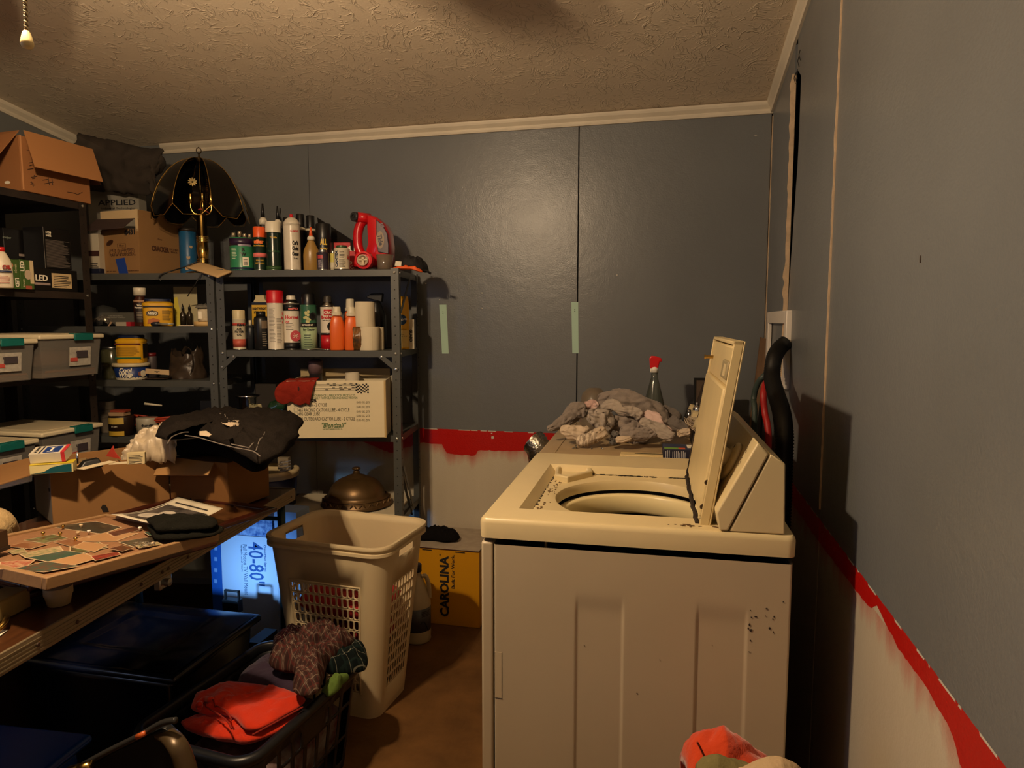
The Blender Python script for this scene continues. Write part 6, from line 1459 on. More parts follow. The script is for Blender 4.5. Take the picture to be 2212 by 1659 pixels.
# left items
p = upt(262, 690, .10, Z + .03); hh = .030
t = flatbox('grey_carton', 'long grey carton with small lettering lying left of the brown bottle', upt(255, 690, .12, Z), UA, (.15, .06, .062), M('#54524a', .6)); text('CARTRIDGE REFILL\nLIGHTWEIGHT FORMULA', .008, M('#9a968a', .6), t, (-.01, -.0006, .042), align='CENTER')
t = thing('foil_wrapper', 'crinkled clear wrapper draped over the left end of the grey carton', 'wrapper', upt(215, 690, .06, Z), UA)
MB().grid(lambda u, v: (-.05 + .10 * u, -.02 + .05 * v + .01 * fbm(u * 5, v * 5, 2), .012 + .035 * math.sin(u * 3.1) * (.5 + .5 * v) + .010 * fbm(u * 9, v * 6, 5)), 16, 12).build('wrapper', M('#8a8378', .15, metal=.6, bump=.5, bscale=60), t, solid=.002)
t = flatbox('red_white_carton', 'flat red and white carton lying left of the brown bottle', upt(266, 700, .03, Z), UA, (.07, .05, .018), M('#a09888', .6)); MB().bb((.015, -.0006, .0), (.0355, .0503, .0185)).build('red_end', M('#a51b28', .5), t)
t = thing('torn_card', 'torn pale card sticking up at the left edge of the corner shelf', 'card', upt(240, 700, .0, Z), UA); MB().prism([(-.016, .0), (-.008, .0), (.006, .016), (-.001, .020)], -.001, .001, 'y').build('card', M('#a08468', .7), t)
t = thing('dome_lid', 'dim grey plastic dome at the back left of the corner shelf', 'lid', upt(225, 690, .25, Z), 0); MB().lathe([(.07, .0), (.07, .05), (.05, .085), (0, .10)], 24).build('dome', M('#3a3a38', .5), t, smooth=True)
# ---- row 2
Z = S2[3]
p, r, h = slot(283, 784, 73, .06, Z)
cw = revolve_thing('topping_tub', 'round blue and white whipped topping tub under the yellow starch tub', 'tub', p, [('tub', [(r * .80, 0), (r * .80, .003), (r * .94, h * .84)], M('#16306e', .4)), ('lid', [(r, h * .80), (r, h * .92), (r * .96, h), (0, h)], M('#c9bb96', .5))])
MB().lathe([(r * .805, .0), (r * .82, h * .18)], 36, cap=False).build('white_base', OFFW, cw, smooth=True)
text('Cool\nWhip', .026, PAPER, cw, (0, 0, h * .46), rz=R_(-22), wrap=r * .905, bold=.0012, line=.75, shear=.2)
for a_, s_, mt in ((.75, 1.0, OFFW), (.55, .7, M('#7a4a3c', .6))): MB().lathe([(.016 * s_, 0), (.014 * s_, .002), (0, .003)], 16, T=Matrix.Rotation(a_, 4, 'Z') @ Matrix.Translation((0, -r * .87, h * .36)) @ Matrix.Rotation(R_(90), 4, 'X')).build('printed_picture', mt, cw)
ztub = Z + h + .001
p2 = p; pt, rt, ht = slot(286, 732, 60, .06, ztub)
t, r, h = tub('starch_tub', 'yellow starch tub with navy lid stacked on the whipped topping tub', 283, 724, 57, .06, ztub, [], M('#d5a01a', .4), BLL, turn=-.35)
MB().bb((-r * .9, -r * .776 - .0006, h * .16), (r * .9, -r * .776 - .0001, h * .21)).build('green_band', M('#1c5c40', .4), t); MB().bb((-r * .9, -r * .776 - .0006, h * .66), (r * .9, -r * .776 - .0001, h * .71)).build('red_band', M('#5a1a14', .4), t); lines(t, -r * .8, r * .8, h * .26, h * .6, 10, M('#7a5c14', .7), y=-r * .777)
MB().bb((r * .955, -r * .5, h * .18), (r * .972, r * .5, h * .7)).build('dark_side_label', M('#2a2414', .5), t)
p, r, h = slot(240, 749, 40, .07, Z)
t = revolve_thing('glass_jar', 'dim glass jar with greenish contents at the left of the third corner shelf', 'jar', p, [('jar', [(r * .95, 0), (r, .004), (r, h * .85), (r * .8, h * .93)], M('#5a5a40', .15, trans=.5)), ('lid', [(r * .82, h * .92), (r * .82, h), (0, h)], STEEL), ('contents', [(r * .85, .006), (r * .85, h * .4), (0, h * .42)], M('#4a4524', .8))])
p = upt(260, 815, .10, Z); hh = zat(757, p, 258) - Z; flatbox('tan_carton', 'narrow tan card tucked between the glass jar and the starch tub', p, UA, (.022, .05, hh), M('#a08058', .7))
p, r, h = slot(326, 762, 22, .14, Z)
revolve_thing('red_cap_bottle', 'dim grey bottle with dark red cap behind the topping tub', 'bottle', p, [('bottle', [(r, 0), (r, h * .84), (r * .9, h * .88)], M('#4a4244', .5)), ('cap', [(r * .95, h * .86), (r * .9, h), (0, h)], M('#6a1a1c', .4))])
t = thing('shelf_label', 'pale cardboard hanger strip on the edge of the third corner shelf', 'card', onu(340, 803, -.006), UA); MB().hexa([(-.055, -.002, -.008), (.055, -.002, -.014), (.055, 0, -.014), (-.055, 0, -.008), (-.053, -.002, .014), (.055, -.002, .008), (.055, 0, .008), (-.053, 0, .014)]).build('card', M('#c3a883', .6), t)
MB().bb((-.012, -.0028, -.001), (.012, -.002, .002)).bb((-.003, -.0028, -.004), (.003, -.002, .002)).build('hang_slot', INK, t)
t = thing('flat_papers', 'flattened dark packets lying under the pale strip on the third corner shelf', 'packet', upt(330, 822, .02, Z), UA); MB().bb((-.05, 0, .0), (.05, .07, .004)).bb((-.03, -.01, .004), (.06, .05, .008)).build('packet', M('#3a2a20', .5), t)
# dark plastic bag with handles
c_ = upt(405, 815, .12, Z); t = thing('plastic_bag', 'dark translucent carrier bag slumped open on the third corner shelf', 'bag', c_, UA)
def bag(u, v):
    a = u * 2 * math.pi; r1 = .085 * (1 - .25 * v) * (1 + .12 * fbm(math.cos(a) * 2, math.sin(a) * 2, v * 3)); z = v * .10 * (1 + .35 * math.cos(a) ** 2) * (1 + .2 * fbm(math.cos(a) * 3, math.sin(a) * 3, 5))
    return (r1 * math.cos(a), r1 * math.sin(a) * .75, .001 + z)
BAGM = M('#4a3c30', .3, alpha=.8, trans=.2, bump=.6, bscale=50, var=.3, vscale=30)
MB().grid(bag, 44, 16, closed_u=True).build('bag_body', BAGM, t, smooth=True)
MB().tube(path([(.045, -.05, .02), (.06, -.055, .07), (.035, -.02, .125), (-.0, .0, .14), (-.03, .02, .11)], 8), .009, 8, flat=.25).build('handle', BAGM, t, smooth=True)
MB().bb((-.05, -.02, .002), (.04, .03, .03)).build('contents', M('#8a8070', .6), t)
p = upt(468, 815, .04, Z); t = flatbox('battery_pack', 'small blue and white battery carton against the right post of the third corner shelf', p, UA, (.02, .05, zat(777, p, 468) - Z), M('#2b3d63', .5)); MB().bb((-.0102, -.0008, .008), (.0102, 0, .018)).bb((-.0102, -.0008, .026), (.0102, 0, .033)).build('white_print', PAPER, t)
# ---- row 3
Z = S2[2]
p, r, h = slot(262, 898, 50, .05, Z)
t = revolve_thing('stain_can', 'yellow and dark brown wood stain can on the low corner shelf', 'can', p, [('can', [(r, 0), (r, h * .96), (r * .97, h)], M('#2a1d14', .4)), ('lid', [(r * .95, h * .97), (r * .9, h * .985), (0, h * .98)], STEEL)])
band(r * 1.004, .002, h * .26, M('#c9a53a', .4), t, ang=(-1.3, .15)); band(r * 1.004, h * .62, h * .95, M('#c9ab52', .4), t, ang=(-1.3, .15)); text('STAIN', .010, PAPER, t, (0, 0, h * .5), rz=-.6, wrap=r * 1.01)
t = flatbox('wood_blocks', 'pale wooden blocks lying on top of the stain can', Vector((p.x, p.y - .03, Z + h + .002)), UA, (.07, .05, .016), M('#a88a68', .7)); MB().bb((-.03, .005, .017), (.04, .045, .026)).build('block', M('#8f3a24', .7), t)
p, r, h = slot(318, 902, 44, .04, Z)
t = revolve_thing('water_repellent_can', 'white can with teal stripe and black lettering beside the stain can', 'can', p, [('can', [(r, 0), (r, h * .97), (r * .96, h), (0, h)], M('#a09a8a', .4))])
band(r * 1.004, h * .05, h * .38, M('#1a6a6e', .4), t, ang=(-.6, 1.2)); text('thor-rite', .014, INK, t, (0, 0, h * .62), wrap=r * 1.01, bold=.0008)
p, r, h = slot(228, 862, 36, .12, Z)
t = thing('paper_cups', 'dim nested stack of paper cups at the left of the low corner shelf', 'cups', p, 0)
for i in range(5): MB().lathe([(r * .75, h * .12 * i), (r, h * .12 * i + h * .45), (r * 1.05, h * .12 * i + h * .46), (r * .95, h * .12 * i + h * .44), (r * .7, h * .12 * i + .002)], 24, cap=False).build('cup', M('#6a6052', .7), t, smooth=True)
# orange cord coil
c_ = upt(345, 925, .08, Z + .055); t = thing('extension_cord', 'tangled coil of orange-red extension cord on the low corner shelf', 'cord', c_, UA)
P = []
for k in range(130):
    a = k * .42; R1 = .085 + .022 * fbm(k * .05, 1, 2); P.append(Vector((R1 * 1.0 * math.cos(a) * (1.1 + .2 * fbm(k * .07, 4, 1)), R1 * .55 * math.sin(a), .022 * math.cos(a + k * .02) + .012 * math.sin(k * .11) + .012 * fbm(k * .09, 7, 1))))
MB().tube(path(P, 3), .0040, 7).build('cord', M('#9c3216', .5), t, smooth=True)
a = onu(312, 872, .06); b = onu(350, 876, .08); t = thing('white_wand', 'white plastic tube poking out of the orange cord coil', 'tube', a); MB().tube([(0, 0, 0), (b - a) * .4, b - a], [.006, .005, .0035], 12).build('tube', OFFW, t, smooth=True)
p = upt(452, 930, .06, Z); t = flatbox('black_carton', 'black carton with sideways white lettering behind the jeans', p, UA, (.075, .08, zat(866, p, 452) - Z), BLK); text('TOUL', .012, PAPER, t, (-.02, -.0008, .05), roll=R_(90), bold=.0004)
p = upt(467, 925, .03, Z); t = thing('white_card', 'white card corner sticking up beside the black carton', 'card', p, UA); MB().prism([(-.012, .0), (.014, .0), (.014, .055), (-.012, .062)], -.001, .001, 'y').build('card', PAPER, t)
for i, (u, v, w_, col, lab) in enumerate(((428, 905, 26, '#8a7a78', 'mauve ball of yarn half hidden behind the jeans'), (402, 922, 22, '#b5442c', 'orange-red round spool half hidden behind the jeans'))):
    p, r, h = slot(u, v - 10, w_, .05, Z); t = thing('yarn_ball', lab, 'ball', Vector((p.x, p.y, Z + .001 + r)), 0); MB().lathe([(r * math.sin(a_ * math.pi / 12), -r * math.cos(a_ * math.pi / 12)) for a_ in range(13)], 24).build('ball', M(col, .8), t, smooth=True)
c_ = upt(375, 918, .05, Z); t = thing('green_pouch', 'dark green pouch under the orange cord', 'pouch', c_, UA); folded('pouch', [(-.06, -.03), (.05, -.035), (.07, .0), (.04, .04), (-.05, .03)], 0, .045, M('#232c1a', .6), t, ws=20, seed=4, rings=9, seg=40)
# lower corner shelf: dark pot with pale base
p, r, h = slot(235, 974, 30, .10, S2[1] + .18)
t = revolve_thing('dark_pot', 'dark lidded pot with a pale band below the low corner shelf', 'pot', Vector((p.x, p.y, S2[1] + .001)), [('pot', [(.06, 0), (.07, .1), (.07, .22)], M('#8a7a60', .6)), ('lid', [(.072, .22), (.06, .245), (0, .25)], M('#1c1614', .4))])

# ================================================================ left-wall shelving contents
Z = S3[4]
b0, b1 = onx(48, 412, LX - .0), onx(195, 440, LX - .0)
kd = (b1.y - b0.y); zb = Z + .001
h = zat(283, b0, 48) - Z; BXC = M('#9a6840', .8, bump=.1, bscale=70, var=.06, vscale=5, spec=.15)
t = thing('cardboard_box', 'large brown cardboard box with hanging flaps atop the left-wall shelving', 'box', Vector((LX + .004, b0.y, zb)), R_(90))
MB().bb((0, 0, 0), (kd, .004, h * .93)).bb((0, .004, 0), (.004, .36, h * .93)).bb((kd - .004, .004, 0), (kd, .36, h * .80)).bb((0, .356, 0), (kd, .36, h * .9)).bb((0, 0, 0), (kd, .36, .004)).build('carton', BXC, t, bevel=.002)
# hanging front flap: creased at the top rim, swings out over the face
f0 = onx(52, 282, LX + .01); 
def tl(q): return (q.y - b0.y, -(q.x - (LX + .004)), q.z - zb)
P4_ = [tl(onx(52, 281, LX + .0)), tl(onx(200, 322, LX + .0)), tl(onx(223, 393, LX + .075)), tl(onx(77, 361, LX + .075))]
m = MB(); vs = P4_ + [(a[0] + .0, a[1] + .004, a[2] - .001) for a in P4_]; m.add(vs, [(0, 1, 2, 3), (7, 6, 5, 4), (0, 4, 5, 1), (1, 5, 6, 2), (2, 6, 7, 3), (3, 7, 4, 0)]); m.build('front_flap', M('#a8764a', .8, bump=.1, bscale=70, spec=.15), t)
# second flap to the left, tented
P5 = [(.0, .002, h * .97), (.0, .30, h * 1.0), (-.10, .30, h * .35), (-.11, -.03, h * .42)]
P5 = [tl(onx(40, 281, LX + 0)), (0, .36, h * .97), (-.12, .30, h * .55), tl(onx(-14, 345, LX + .02))]
m = MB(); vs = P5 + [(a[0] + .004, a[1], a[2]) for a in P5]; m.add(vs, [(0, 1, 2, 3), (7, 6, 5, 4), (0, 4, 5, 1), (1, 5, 6, 2), (2, 6, 7, 3), (3, 7, 4, 0)]); m.build('side_flap', BXC, t)
P6 = [(kd, .0, h * .80), (kd, .30, h * .8), (kd + .06, .30, h * .4), (kd + .055, .0, h * .42)]
m = MB(); vs = P6 + [(a[0] + .004, a[1], a[2]) for a in P6]; m.add(vs, [(0, 1, 2, 3), (7, 6, 5, 4), (0, 4, 5, 1), (1, 5, 6, 2), (2, 6, 7, 3), (3, 7, 4, 0)]); m.build('side_flap', M('#6a4528', .8), t)
mk = MB()
def stroke(pts_): mk.tube([Vector(tl(onx(u, v, LX + .0055))) for u, v in pts_], .0011, 5)
stroke([(66, 399), (76, 400)]); stroke([(71, 394), (72, 403)]); stroke([(66, 394), (68, 392), (69, 396), (73, 397)]); stroke([(67, 383), (80, 381)]); stroke([(74, 378), (76, 385), (70, 386)])
stroke([(92, 389), (105, 387)]); stroke([(96, 397), (116, 393)]); stroke([(104, 384), (107, 400)]); stroke([(112, 383), (114, 400)]); stroke([(58, 324), (64, 324)]); stroke([(63, 352), (70, 350), (71, 356), (64, 358)]); stroke([(146, 415), (156, 416), (168, 420), (178, 415)]); stroke([(60, 366), (72, 364)])
tag(mk.build('marker_writing', M('#2a1810', .7), t), kind='stuff')
MB().bb((-.0005, -.0006, h * .02), (-.0005 + .006, .0, h * .93)).build('tape_strip', M('#c08a5c', .35), t)
MB().lathe([(.006, 0), (.006, .001)], 10, sy=2.2, T=Matrix.Translation((-.0006, .07, h * .15)) @ Matrix.Rotation(R_(-90), 4, 'Y')).build('label_scrap', PAPER, t)
# dark netting bundled between box and corner
c_ = Vector((-2.50, 2.74, 1.98)); t = thing('dark_netting', 'dark gauzy netting heaped in the back left corner below the ceiling', 'netting', c_, 0)
NETM = M('#3f352c', .9, bump=.4, bscale=40, alpha=.80, var=.4, vscale=6)
px = [(170, 287), (215, 298), (262, 308), (300, 318), (352, 322), (356, 345), (344, 375)]
def net(u, v):
    top = [onu(a, b, .30) for a, b in px]; i = u * (len(top) - 1); k = min(int(i), len(top) - 2); q = top[k].lerp(top[k + 1], i - k) - c_
    low = Vector((q.x, q.y - .04, -.005 - .03 * u + .02 * fbm(u * 5, 1, 1))); a = q.lerp(low, v); a.y += -.05 * math.sin(v * 3.1) + .03 * fbm(u * 6, v * 4, 3); a.z += .010 * fbm(u * 9, v * 5, 8); return a
MB().grid(net, 40, 18).build('netting', NETM, t, smooth=True, solid=.006)
# storage bins
BINP = M('#8f8a82', .22, trans=.35, alpha=.55, spec=.5); LIDW = M('#cfc2a2', .4)
def storage_bin(lab, ya, yb, zs, ht, dx=.0, ang=0, grp='clear storage bins with teal latches'):
    p = Vector((LX + .15 + dx, ya, zs + .001)); t = thing('storage_bin', lab, 'storage bin', p, R_(90) + ang, grp); w_ = yb - ya; dd = .40
    hb = ht - .018; m = MB(); tp = .018
    def shell(o, z0, z1, th):
        a = [(tp + o, tp + o), (w_ - tp - o, tp + o), (w_ - tp - o, dd - tp - o), (tp + o, dd - tp - o)]; b = [(.006 + o, .006 + o), (w_ - .006 - o, .006 + o), (w_ - .006 - o, dd - .006 - o), (.006 + o, dd - .006 - o)]
        return [(*q_, z0) for q_ in a] + [(*q_, z1) for q_ in b]
    o_ = shell(0, 0, hb, 0); i_ = shell(.0022, .0025, hb, 0); vs = o_ + i_
    fs = [(0, 3, 2, 1), (8, 9, 10, 11)] + [(i, (i + 1) % 4, 4 + (i + 1) % 4, 4 + i) for i in range(4)] + [(8 + i, 12 + i, 12 + (i + 1) % 4, 8 + (i + 1) % 4) for i in range(4)] + [(4 + i, 4 + (i + 1) % 4, 12 + (i + 1) % 4, 12 + i) for i in range(4)]
    m.add(vs, fs); m.build('bin_body', BINP, t, bevel=.004, seg=2)
    MB().bb((-.004, -.004, hb), (w_ + .004, dd + .004, ht)).build('lid', LIDW, t, bevel=.006, seg=3)
    MB().bb((.03, .03, ht), (w_ - .03, dd - .03, ht + .003)).build('lid_panel', M('#c0b293', .45), t, bevel=.002)
    MB().bb((w_ * .50, -.010, hb - .006), (w_ * .80, -.003, ht + .001)).bb((w_ * .50, -.010, ht), (w_ * .80, .02, ht + .004)).build('latch', TEAL, t, bevel=.002)
    MB().hexa([(w_ * .44, .0060, hb * .28), (w_ * .78, .0060, hb * .28), (w_ * .78, .0075, hb * .28), (w_ * .44, .0075, hb * .28), (w_ * .44, -.001, hb * .78), (w_ * .78, -.001, hb * .78), (w_ * .78, .001, hb * .78), (w_ * .44, .001, hb * .78)]).build('paper_label', M('#b9b2a4', .6, var=.3, vscale=50), t)
    MB().bb((w_ * .45, .0015, hb * .40), (w_ * .56, .004, hb * .50)).build('red_print', M('#b5483c', .6), t)
    MB().bb((w_ * .55, -.002, hb * .50), (w_ * .72, .003, hb * .68)).build('dark_print', M('#3c3438', .6), t)
    text('DVD TV\nBoxed', .016, INK, t, (w_ * .64, .0008, hb * .62), bold=.0003, roll=R_(8))
    MB().bb((.02, .02, .004), (w_ - .025, dd - .03, .020)).build('papers', M('#b08a68', .8), t)
    MB().bb((.03, .018, .020), (w_ - .03, dd - .06, .028)).build('papers', M('#8f6a50', .8), t)
    if ht > .16: folded('contents', [(.03, .05), (w_ * .7, .04), (w_ * .8, .2), (w_ * .5, .33), (.03, .3)], .03, hb * .5, M('#9a6c48', .8), t, ws=18, seed=int(ya * 10), rings=8, seg=36)
    return t
LB = LX + .15; y85, y220 = onx(85, 725, LB).y, onx(222, 720, LB).y
storage_bin('clear storage bin on the upper shelf, nearest the corner', y85, y220, S3[2] + .001, .163)
storage_bin('clear storage bin on the upper shelf, at the left edge of the photo', y85 - (y220 - y85) - .012, y85 - .012, S3[2] + .001, .150)
y97 = onx(97, 935, LB).y
storage_bin('clear storage bin on the lower shelf, nearest the corner', y97 - .012, onx(222, 912, LB).y - .004, S3[1] + .001, .174, dx=0)
storage_bin('clear storage bin on the lower shelf, behind the yellow medicine box', y97 - .33, y97 - .03, S3[1] + .001, .158, dx=.0)
# LED cartons shelf
Z = S3[3]
BC = M('#100e0e', .4)
def lcarton(lab, u0, u1, v1, v0, dx, rz=0, dpt=.12, name='bulb_carton', zs=None, grp=None):
    zs = Z if zs is None else zs
    p0 = onx(u0, v1, LX - dx); p1 = onx(u1, v1, LX - dx); p0.z = zs + .001; h_ = zat(v0, p0, u0) - zs
    t = thing(name, lab, 'box', p0, R_(90) + rz, grp); w_ = p1.y - p0.y
    return t, w_, h_
t, w_, h_ = lcarton('lower black bulb carton with white contents label, on the left-wall shelf', 70, 168, 620, 578, .02); z1_ = Z + h_ + .001
MB().bb((0, 0, 0), (w_, .13, h_)).build('carton', BC, t, bevel=.001)
MB().bb((w_ * .42, -.0008, h_ * .15), (w_ * .86, 0, h_ * .82)).build('white_label', M('#c9b084', .6), t); lines(t, w_ * .46, w_ * .84, h_ * .2, h_ * .75, 7, INK, y=-.0014)
text('LED', .032, PAPER, t, (w_ * .20, -.0008, h_ * .55), bold=.001); MB().bb((w_ * .03, -.0008, h_ * .25), (w_ * .38, 0, h_ * .35)).build('pale_stripe', M('#a08d88', .6), t)
t, w_, h_ = lcarton('upper black bulb carton with rows of fine print, stacked on the lower one', 98, 155, 577, 490, .03, zs=z1_ + .001)
MB().bb((0, 0, 0), (w_, .10, h_)).build('carton', BC, t, bevel=.001); lines(t, w_ * .06, w_ * .95, h_ * .05, h_ * .72, 24, M('#6f6660', .7), y=-.0008)
text('5154\n5462', .012, PAPER, t, (w_ * .18, -.0008, h_ * .84), bold=.0004); MB().bb((-.0006, -.0006, 0), (.0008, .0, h_)).build('silver_edge', M('#7a7670', .4), t)
t, w_, h_ = lcarton('wide black bulb carton behind, with a pale stripe and LED lettering', 12, 97, 580, 492, .14, zs=Z)
MB().bb((0, 0, 0), (w_, .12, h_)).build('carton', BC, t, bevel=.001); text('LED', .034, PAPER, t, (w_ * .80, -.0008, h_ * .70), bold=.001); MB().bb((w_ * .35, -.0008, h_ * .57), (w_ * .98, 0, h_ * .61)).build('pale_stripe', M('#8d8078', .6), t); MB().bb((w_ * .80, -.0008, h_ * .44), (w_ * .98, 0, h_ * .54)).build('teal_label', M('#5f7a74', .6), t); text('meijer', .014, M('#8a9486', .6), t, (w_ * .08, -.0008, h_ * .85))
for i_ in range(3): MB().lathe([(.007, 0), (.010, .02), (.015, .035), (.013, .047), (0, .052)], 14, sy=.1, c=(w_ * (.40 + .13 * i_), -.001, h_ * .12)).build('printed_bulb', M('#8a7668', .5), t, smooth=True)
GC = M('#3f5a26', .5)
t, w_, h_ = lcarton('green bulb carton at the left end of the left-wall shelf, nearest the white bottle', 18, 45, 624, 560, -.02)
MB().bb((0, 0, 0), (w_, .07, h_)).build('carton', GC, t, bevel=.001); text('LED', .020, PAPER, t, (w_ * .72, -.0008, h_ * .22), roll=R_(-90), bold=.0006); text('60watt', .012, M('#c9c09a', .6), t, (w_ * .68, -.0008, h_ * .70), roll=R_(90)); MB().lathe([(.011, 0), (.011, .0006), (0, .0006)], 20, T=Matrix.Translation((w_ * .28, -.0002, h_ * .80)) @ Matrix.Rotation(R_(90), 4, 'X')).build('round_print', M('#b57a58', .6), t)
t, w_, h_ = lcarton('green bulb carton with pale right edge, in front of the black cartons', 46, 75, 625, 561, -.02)
MB().bb((0, 0, 0), (w_, .07, h_)).build('carton', GC, t, bevel=.001); text('LED', .022, PAPER, t, (w_ * .18, -.0008, h_ * .78), roll=R_(90), bold=.0006); text('60watt', .011, M('#c9c09a', .6), t, (w_ * .22, -.0008, h_ * .2), roll=R_(90)); MB().bb((w_ * .72, -.0008, h_ * .2), (w_, 0, h_)).build('pale_edge', M('#c9b690', .6), t); MB().lathe([(.014, 0), (.014, .0006), (0, .0006)], 20, sy=1.3, T=Matrix.Translation((w_ * .55, -.0010, h_ * .50)) @ Matrix.Rotation(R_(90), 4, 'X')).build('printed_bulb', M('#b9a58f', .6), t); MB().bb((w_ * .35, -.0008, 0), (w_ * .8, 0, h_ * .12)).build('red_print', M('#a0503c', .6), t)
p, r, h = lslot(0, 534, 40, -.03, Z)
t = revolve_thing('oil_bottle', 'white oil bottle with red cap at the left edge of the photo', 'bottle', p, [('bottle', [(r * .95, 0), (r, .004), (r * 1.0, h * .10), (r * .97, h * .55), (r * .85, h * .68), (r * .5, h * .85), (r * .35, h * .9)], M('#d3c6ae', .4)), ('cap', [(r * .4, h * .89), (r * .38, h), (0, h)], REDP)], sy=.7)
wraplines(t, r * .99, h * .12, h * .30, 6, M('#a04038', .6), -.5, 1.0); text('OIL', .018, M('#a02a24', .6), t, (0, 0, h * .50), rz=.5, wrap=r * .99, bold=.001); band(r * .985, h * .38, h * .42, M('#16264a', .5), t, ang=(-.2, 1.1))
# ================================================================ folding table and what lies on it
TZ = .74
tc = onz(636, 1056, TZ); t0 = onz(0, 1415, TZ); ta = math.atan2(tc.y - t0.y, tc.x - t0.x)
tbl = thing('folding_table', 'brown folding table with ribbed aluminium edge crossing the left foreground', 'table', tc, ta)
TW, TL = .66, 1.95      # local x runs back toward the camera (negative), y away from the aisle
WOODT = M('#4d2c14', .35, var=.35, vscale=9, streak=(1, 9, 1), coat=.3)
MB().bb((-TL, .003, -.030), (-.003, TW - .003, 0)).build('table_top', WOODT, tbl, bevel=.001)
EDG = M('#8f7f63', .38, metal=.35, bump=.35, bscale=120, streak=(.05, 1, 14), var=.15, vscale=20)
m = MB().bb((-TL, -.003, -.040), (0, .003, .003)).bb((-.003, .003, -.040), (.003, TW, .003))
m.build('edge_rail', EDG, tbl, bevel=.0015)
m = MB()
for z in (-.008, -.016, -.024, -.032): m.bb((-TL, -.0045, z - .0012), (-.02, -.003, z + .0012))
tag(m.build('edge_ribs', EDG, tbl), kind='stuff')
RIV = M('#3c2416', .5)
for u, v in ((303, 1292), (349, 1262), (362, 1253), (404, 1222), (164, 1358), (79, 1407), (627, 1082)):
    p = onv(u, v, tc, Vector((math.sin(ta), -math.cos(ta), 0))); x = (p - tc).dot(Vector((math.cos(ta), math.sin(ta), 0)))
    if -TL < x < -.01: MB().lathe([(.0045, 0), (.004, .0015), (0, .002)], 12, T=Matrix.Translation((x, -.0045, -.020)) @ Matrix.Rotation(R_(90), 4, 'X')).build('rivet', RIV, tbl)
p = onv(357, 1268, tc, Vector((math.sin(ta), -math.cos(ta), 0))); x = (p - tc).dot(Vector((math.cos(ta), math.sin(ta), 0)))
MB().box((x, .006, -.052), (.05, .018, .03)).build('latch', STEEL, tbl, bevel=.003); MB().lathe([(.010, 0), (.010, .012), (0, .014)], 16, T=Matrix.Translation((x, -.002, -.052)) @ Matrix.Rotation(R_(90), 4, 'X')).build('latch_knob', STEEL, tbl)
LEG = M('#1d3636', .4, metal=.3)
for x, y in ((-.05, .03), (-.05, TW - .05), (-TL + .12, .05), (-TL + .12, TW - .05)): MB().tube([(x, y, -.03), (x, y, -TZ)], .014, 12).build('leg', LEG, tbl, smooth=True)
MB().tube([(-.05, .03, -.10), (-.05, TW - .05, -.10)], .008, 10).build('leg_brace', LEG, tbl)
# ---- long cardboard box with open flap
def zv_(v, p, u): return zat(v, p, u)
c1 = onz(115, 1137, TZ); c1.z = TZ + .0045; r1_ = onz(356, 985, .91); l1_ = onz(62, 1114, TZ)
a1 = math.atan2(r1_.y - c1.y, r1_.x - c1.x); L1 = (Vector((r1_.x, r1_.y)) - Vector((c1.x, c1.y))).length + .01; H1_ = .17; W1_ = (l1_ - c1).length + .05
b1 = thing('cardboard_box', 'long brown cardboard box on the table, its left flap hanging open', 'box', c1, a1)
CB1 = M('#946c42', .82, bump=.12, bscale=70, var=.10, vscale=5, spec=.15)
tk = .005
def wallprism(m, pts, th, T=None): 
    n_ = (Vector(pts[1]) - Vector(pts[0])).cross(Vector(pts[2]) - Vector(pts[0])).normalized() * th; k = len(pts)
    vs = [tuple(p_) for p_ in pts] + [tuple(Vector(p_) + n_) for p_ in pts]
    m.add(vs, [tuple(range(k)), tuple(range(k, 2 * k))[::-1]] + [(i, k + i, k + (i + 1) % k, (i + 1) % k) for i in range(k)], T); return m
MB().bb((0, 0, 0), (L1, tk, H1_)).bb((0, W1_ - tk, 0), (L1, W1_, H1_)).bb((L1 - tk, tk, 0), (L1, W1_ - tk, H1_ - .01)).bb((0, tk, 0), (L1, W1_, tk)).build('carton', CB1, b1, bevel=.0015)
MB().bb((0, tk, 0), (tk, W1_ - tk, H1_)).build('end_panel', M('#8d8578', .8, bump=.1, bscale=70), b1)
m = MB(); qq = [(.0, .0, H1_), (.0, W1_, H1_), (-.20, W1_ + .02, H1_ - .035), (-.24, .01, H1_ - .055)]
wallprism(m, qq, .005); m.build('open_flap', CB1, b1, bevel=.001)
tm = MB(); pts = [(x_, .002 + .003 * fbm(x_ * 30, 1), H1_ + .002 + .005 * abs(fbm(x_ * 40, 3))) for x_ in [i * .008 for i in range(14)]]; tm.tube(pts, .004, 6); tm.build('torn_edge', M('#b98a52', .9, bump=.5, bscale=90), b1)
MB().lathe([(.006, 0), (.006, .0006), (.004, .0006)], 14, T=Matrix.Translation((-.0008, .02, H1_ * .62)) @ Matrix.Rotation(R_(-90), 4, 'Y')).build('printed_ring', INK, b1)
p = onv(226, 1107, c1, Vector((math.sin(a1), -math.cos(a1), 0))); x = (p - c1).dot(Vector((math.cos(a1), math.sin(a1), 0)))
MB().prism([(x - .010, .028), (x - .004, .036), (x + .004, .034), (x + .010, .020), (x + .012, .010), (x - .004, .012)], -.001, .0, 'y').build('tear_hole', M('#1c120b', .9), b1)
def inb(x, y, z): return b1m @ Vector((x, y, z))
b1m = Matrix.Translation(c1) @ Matrix.Rotation(a1, 4, 'Z')
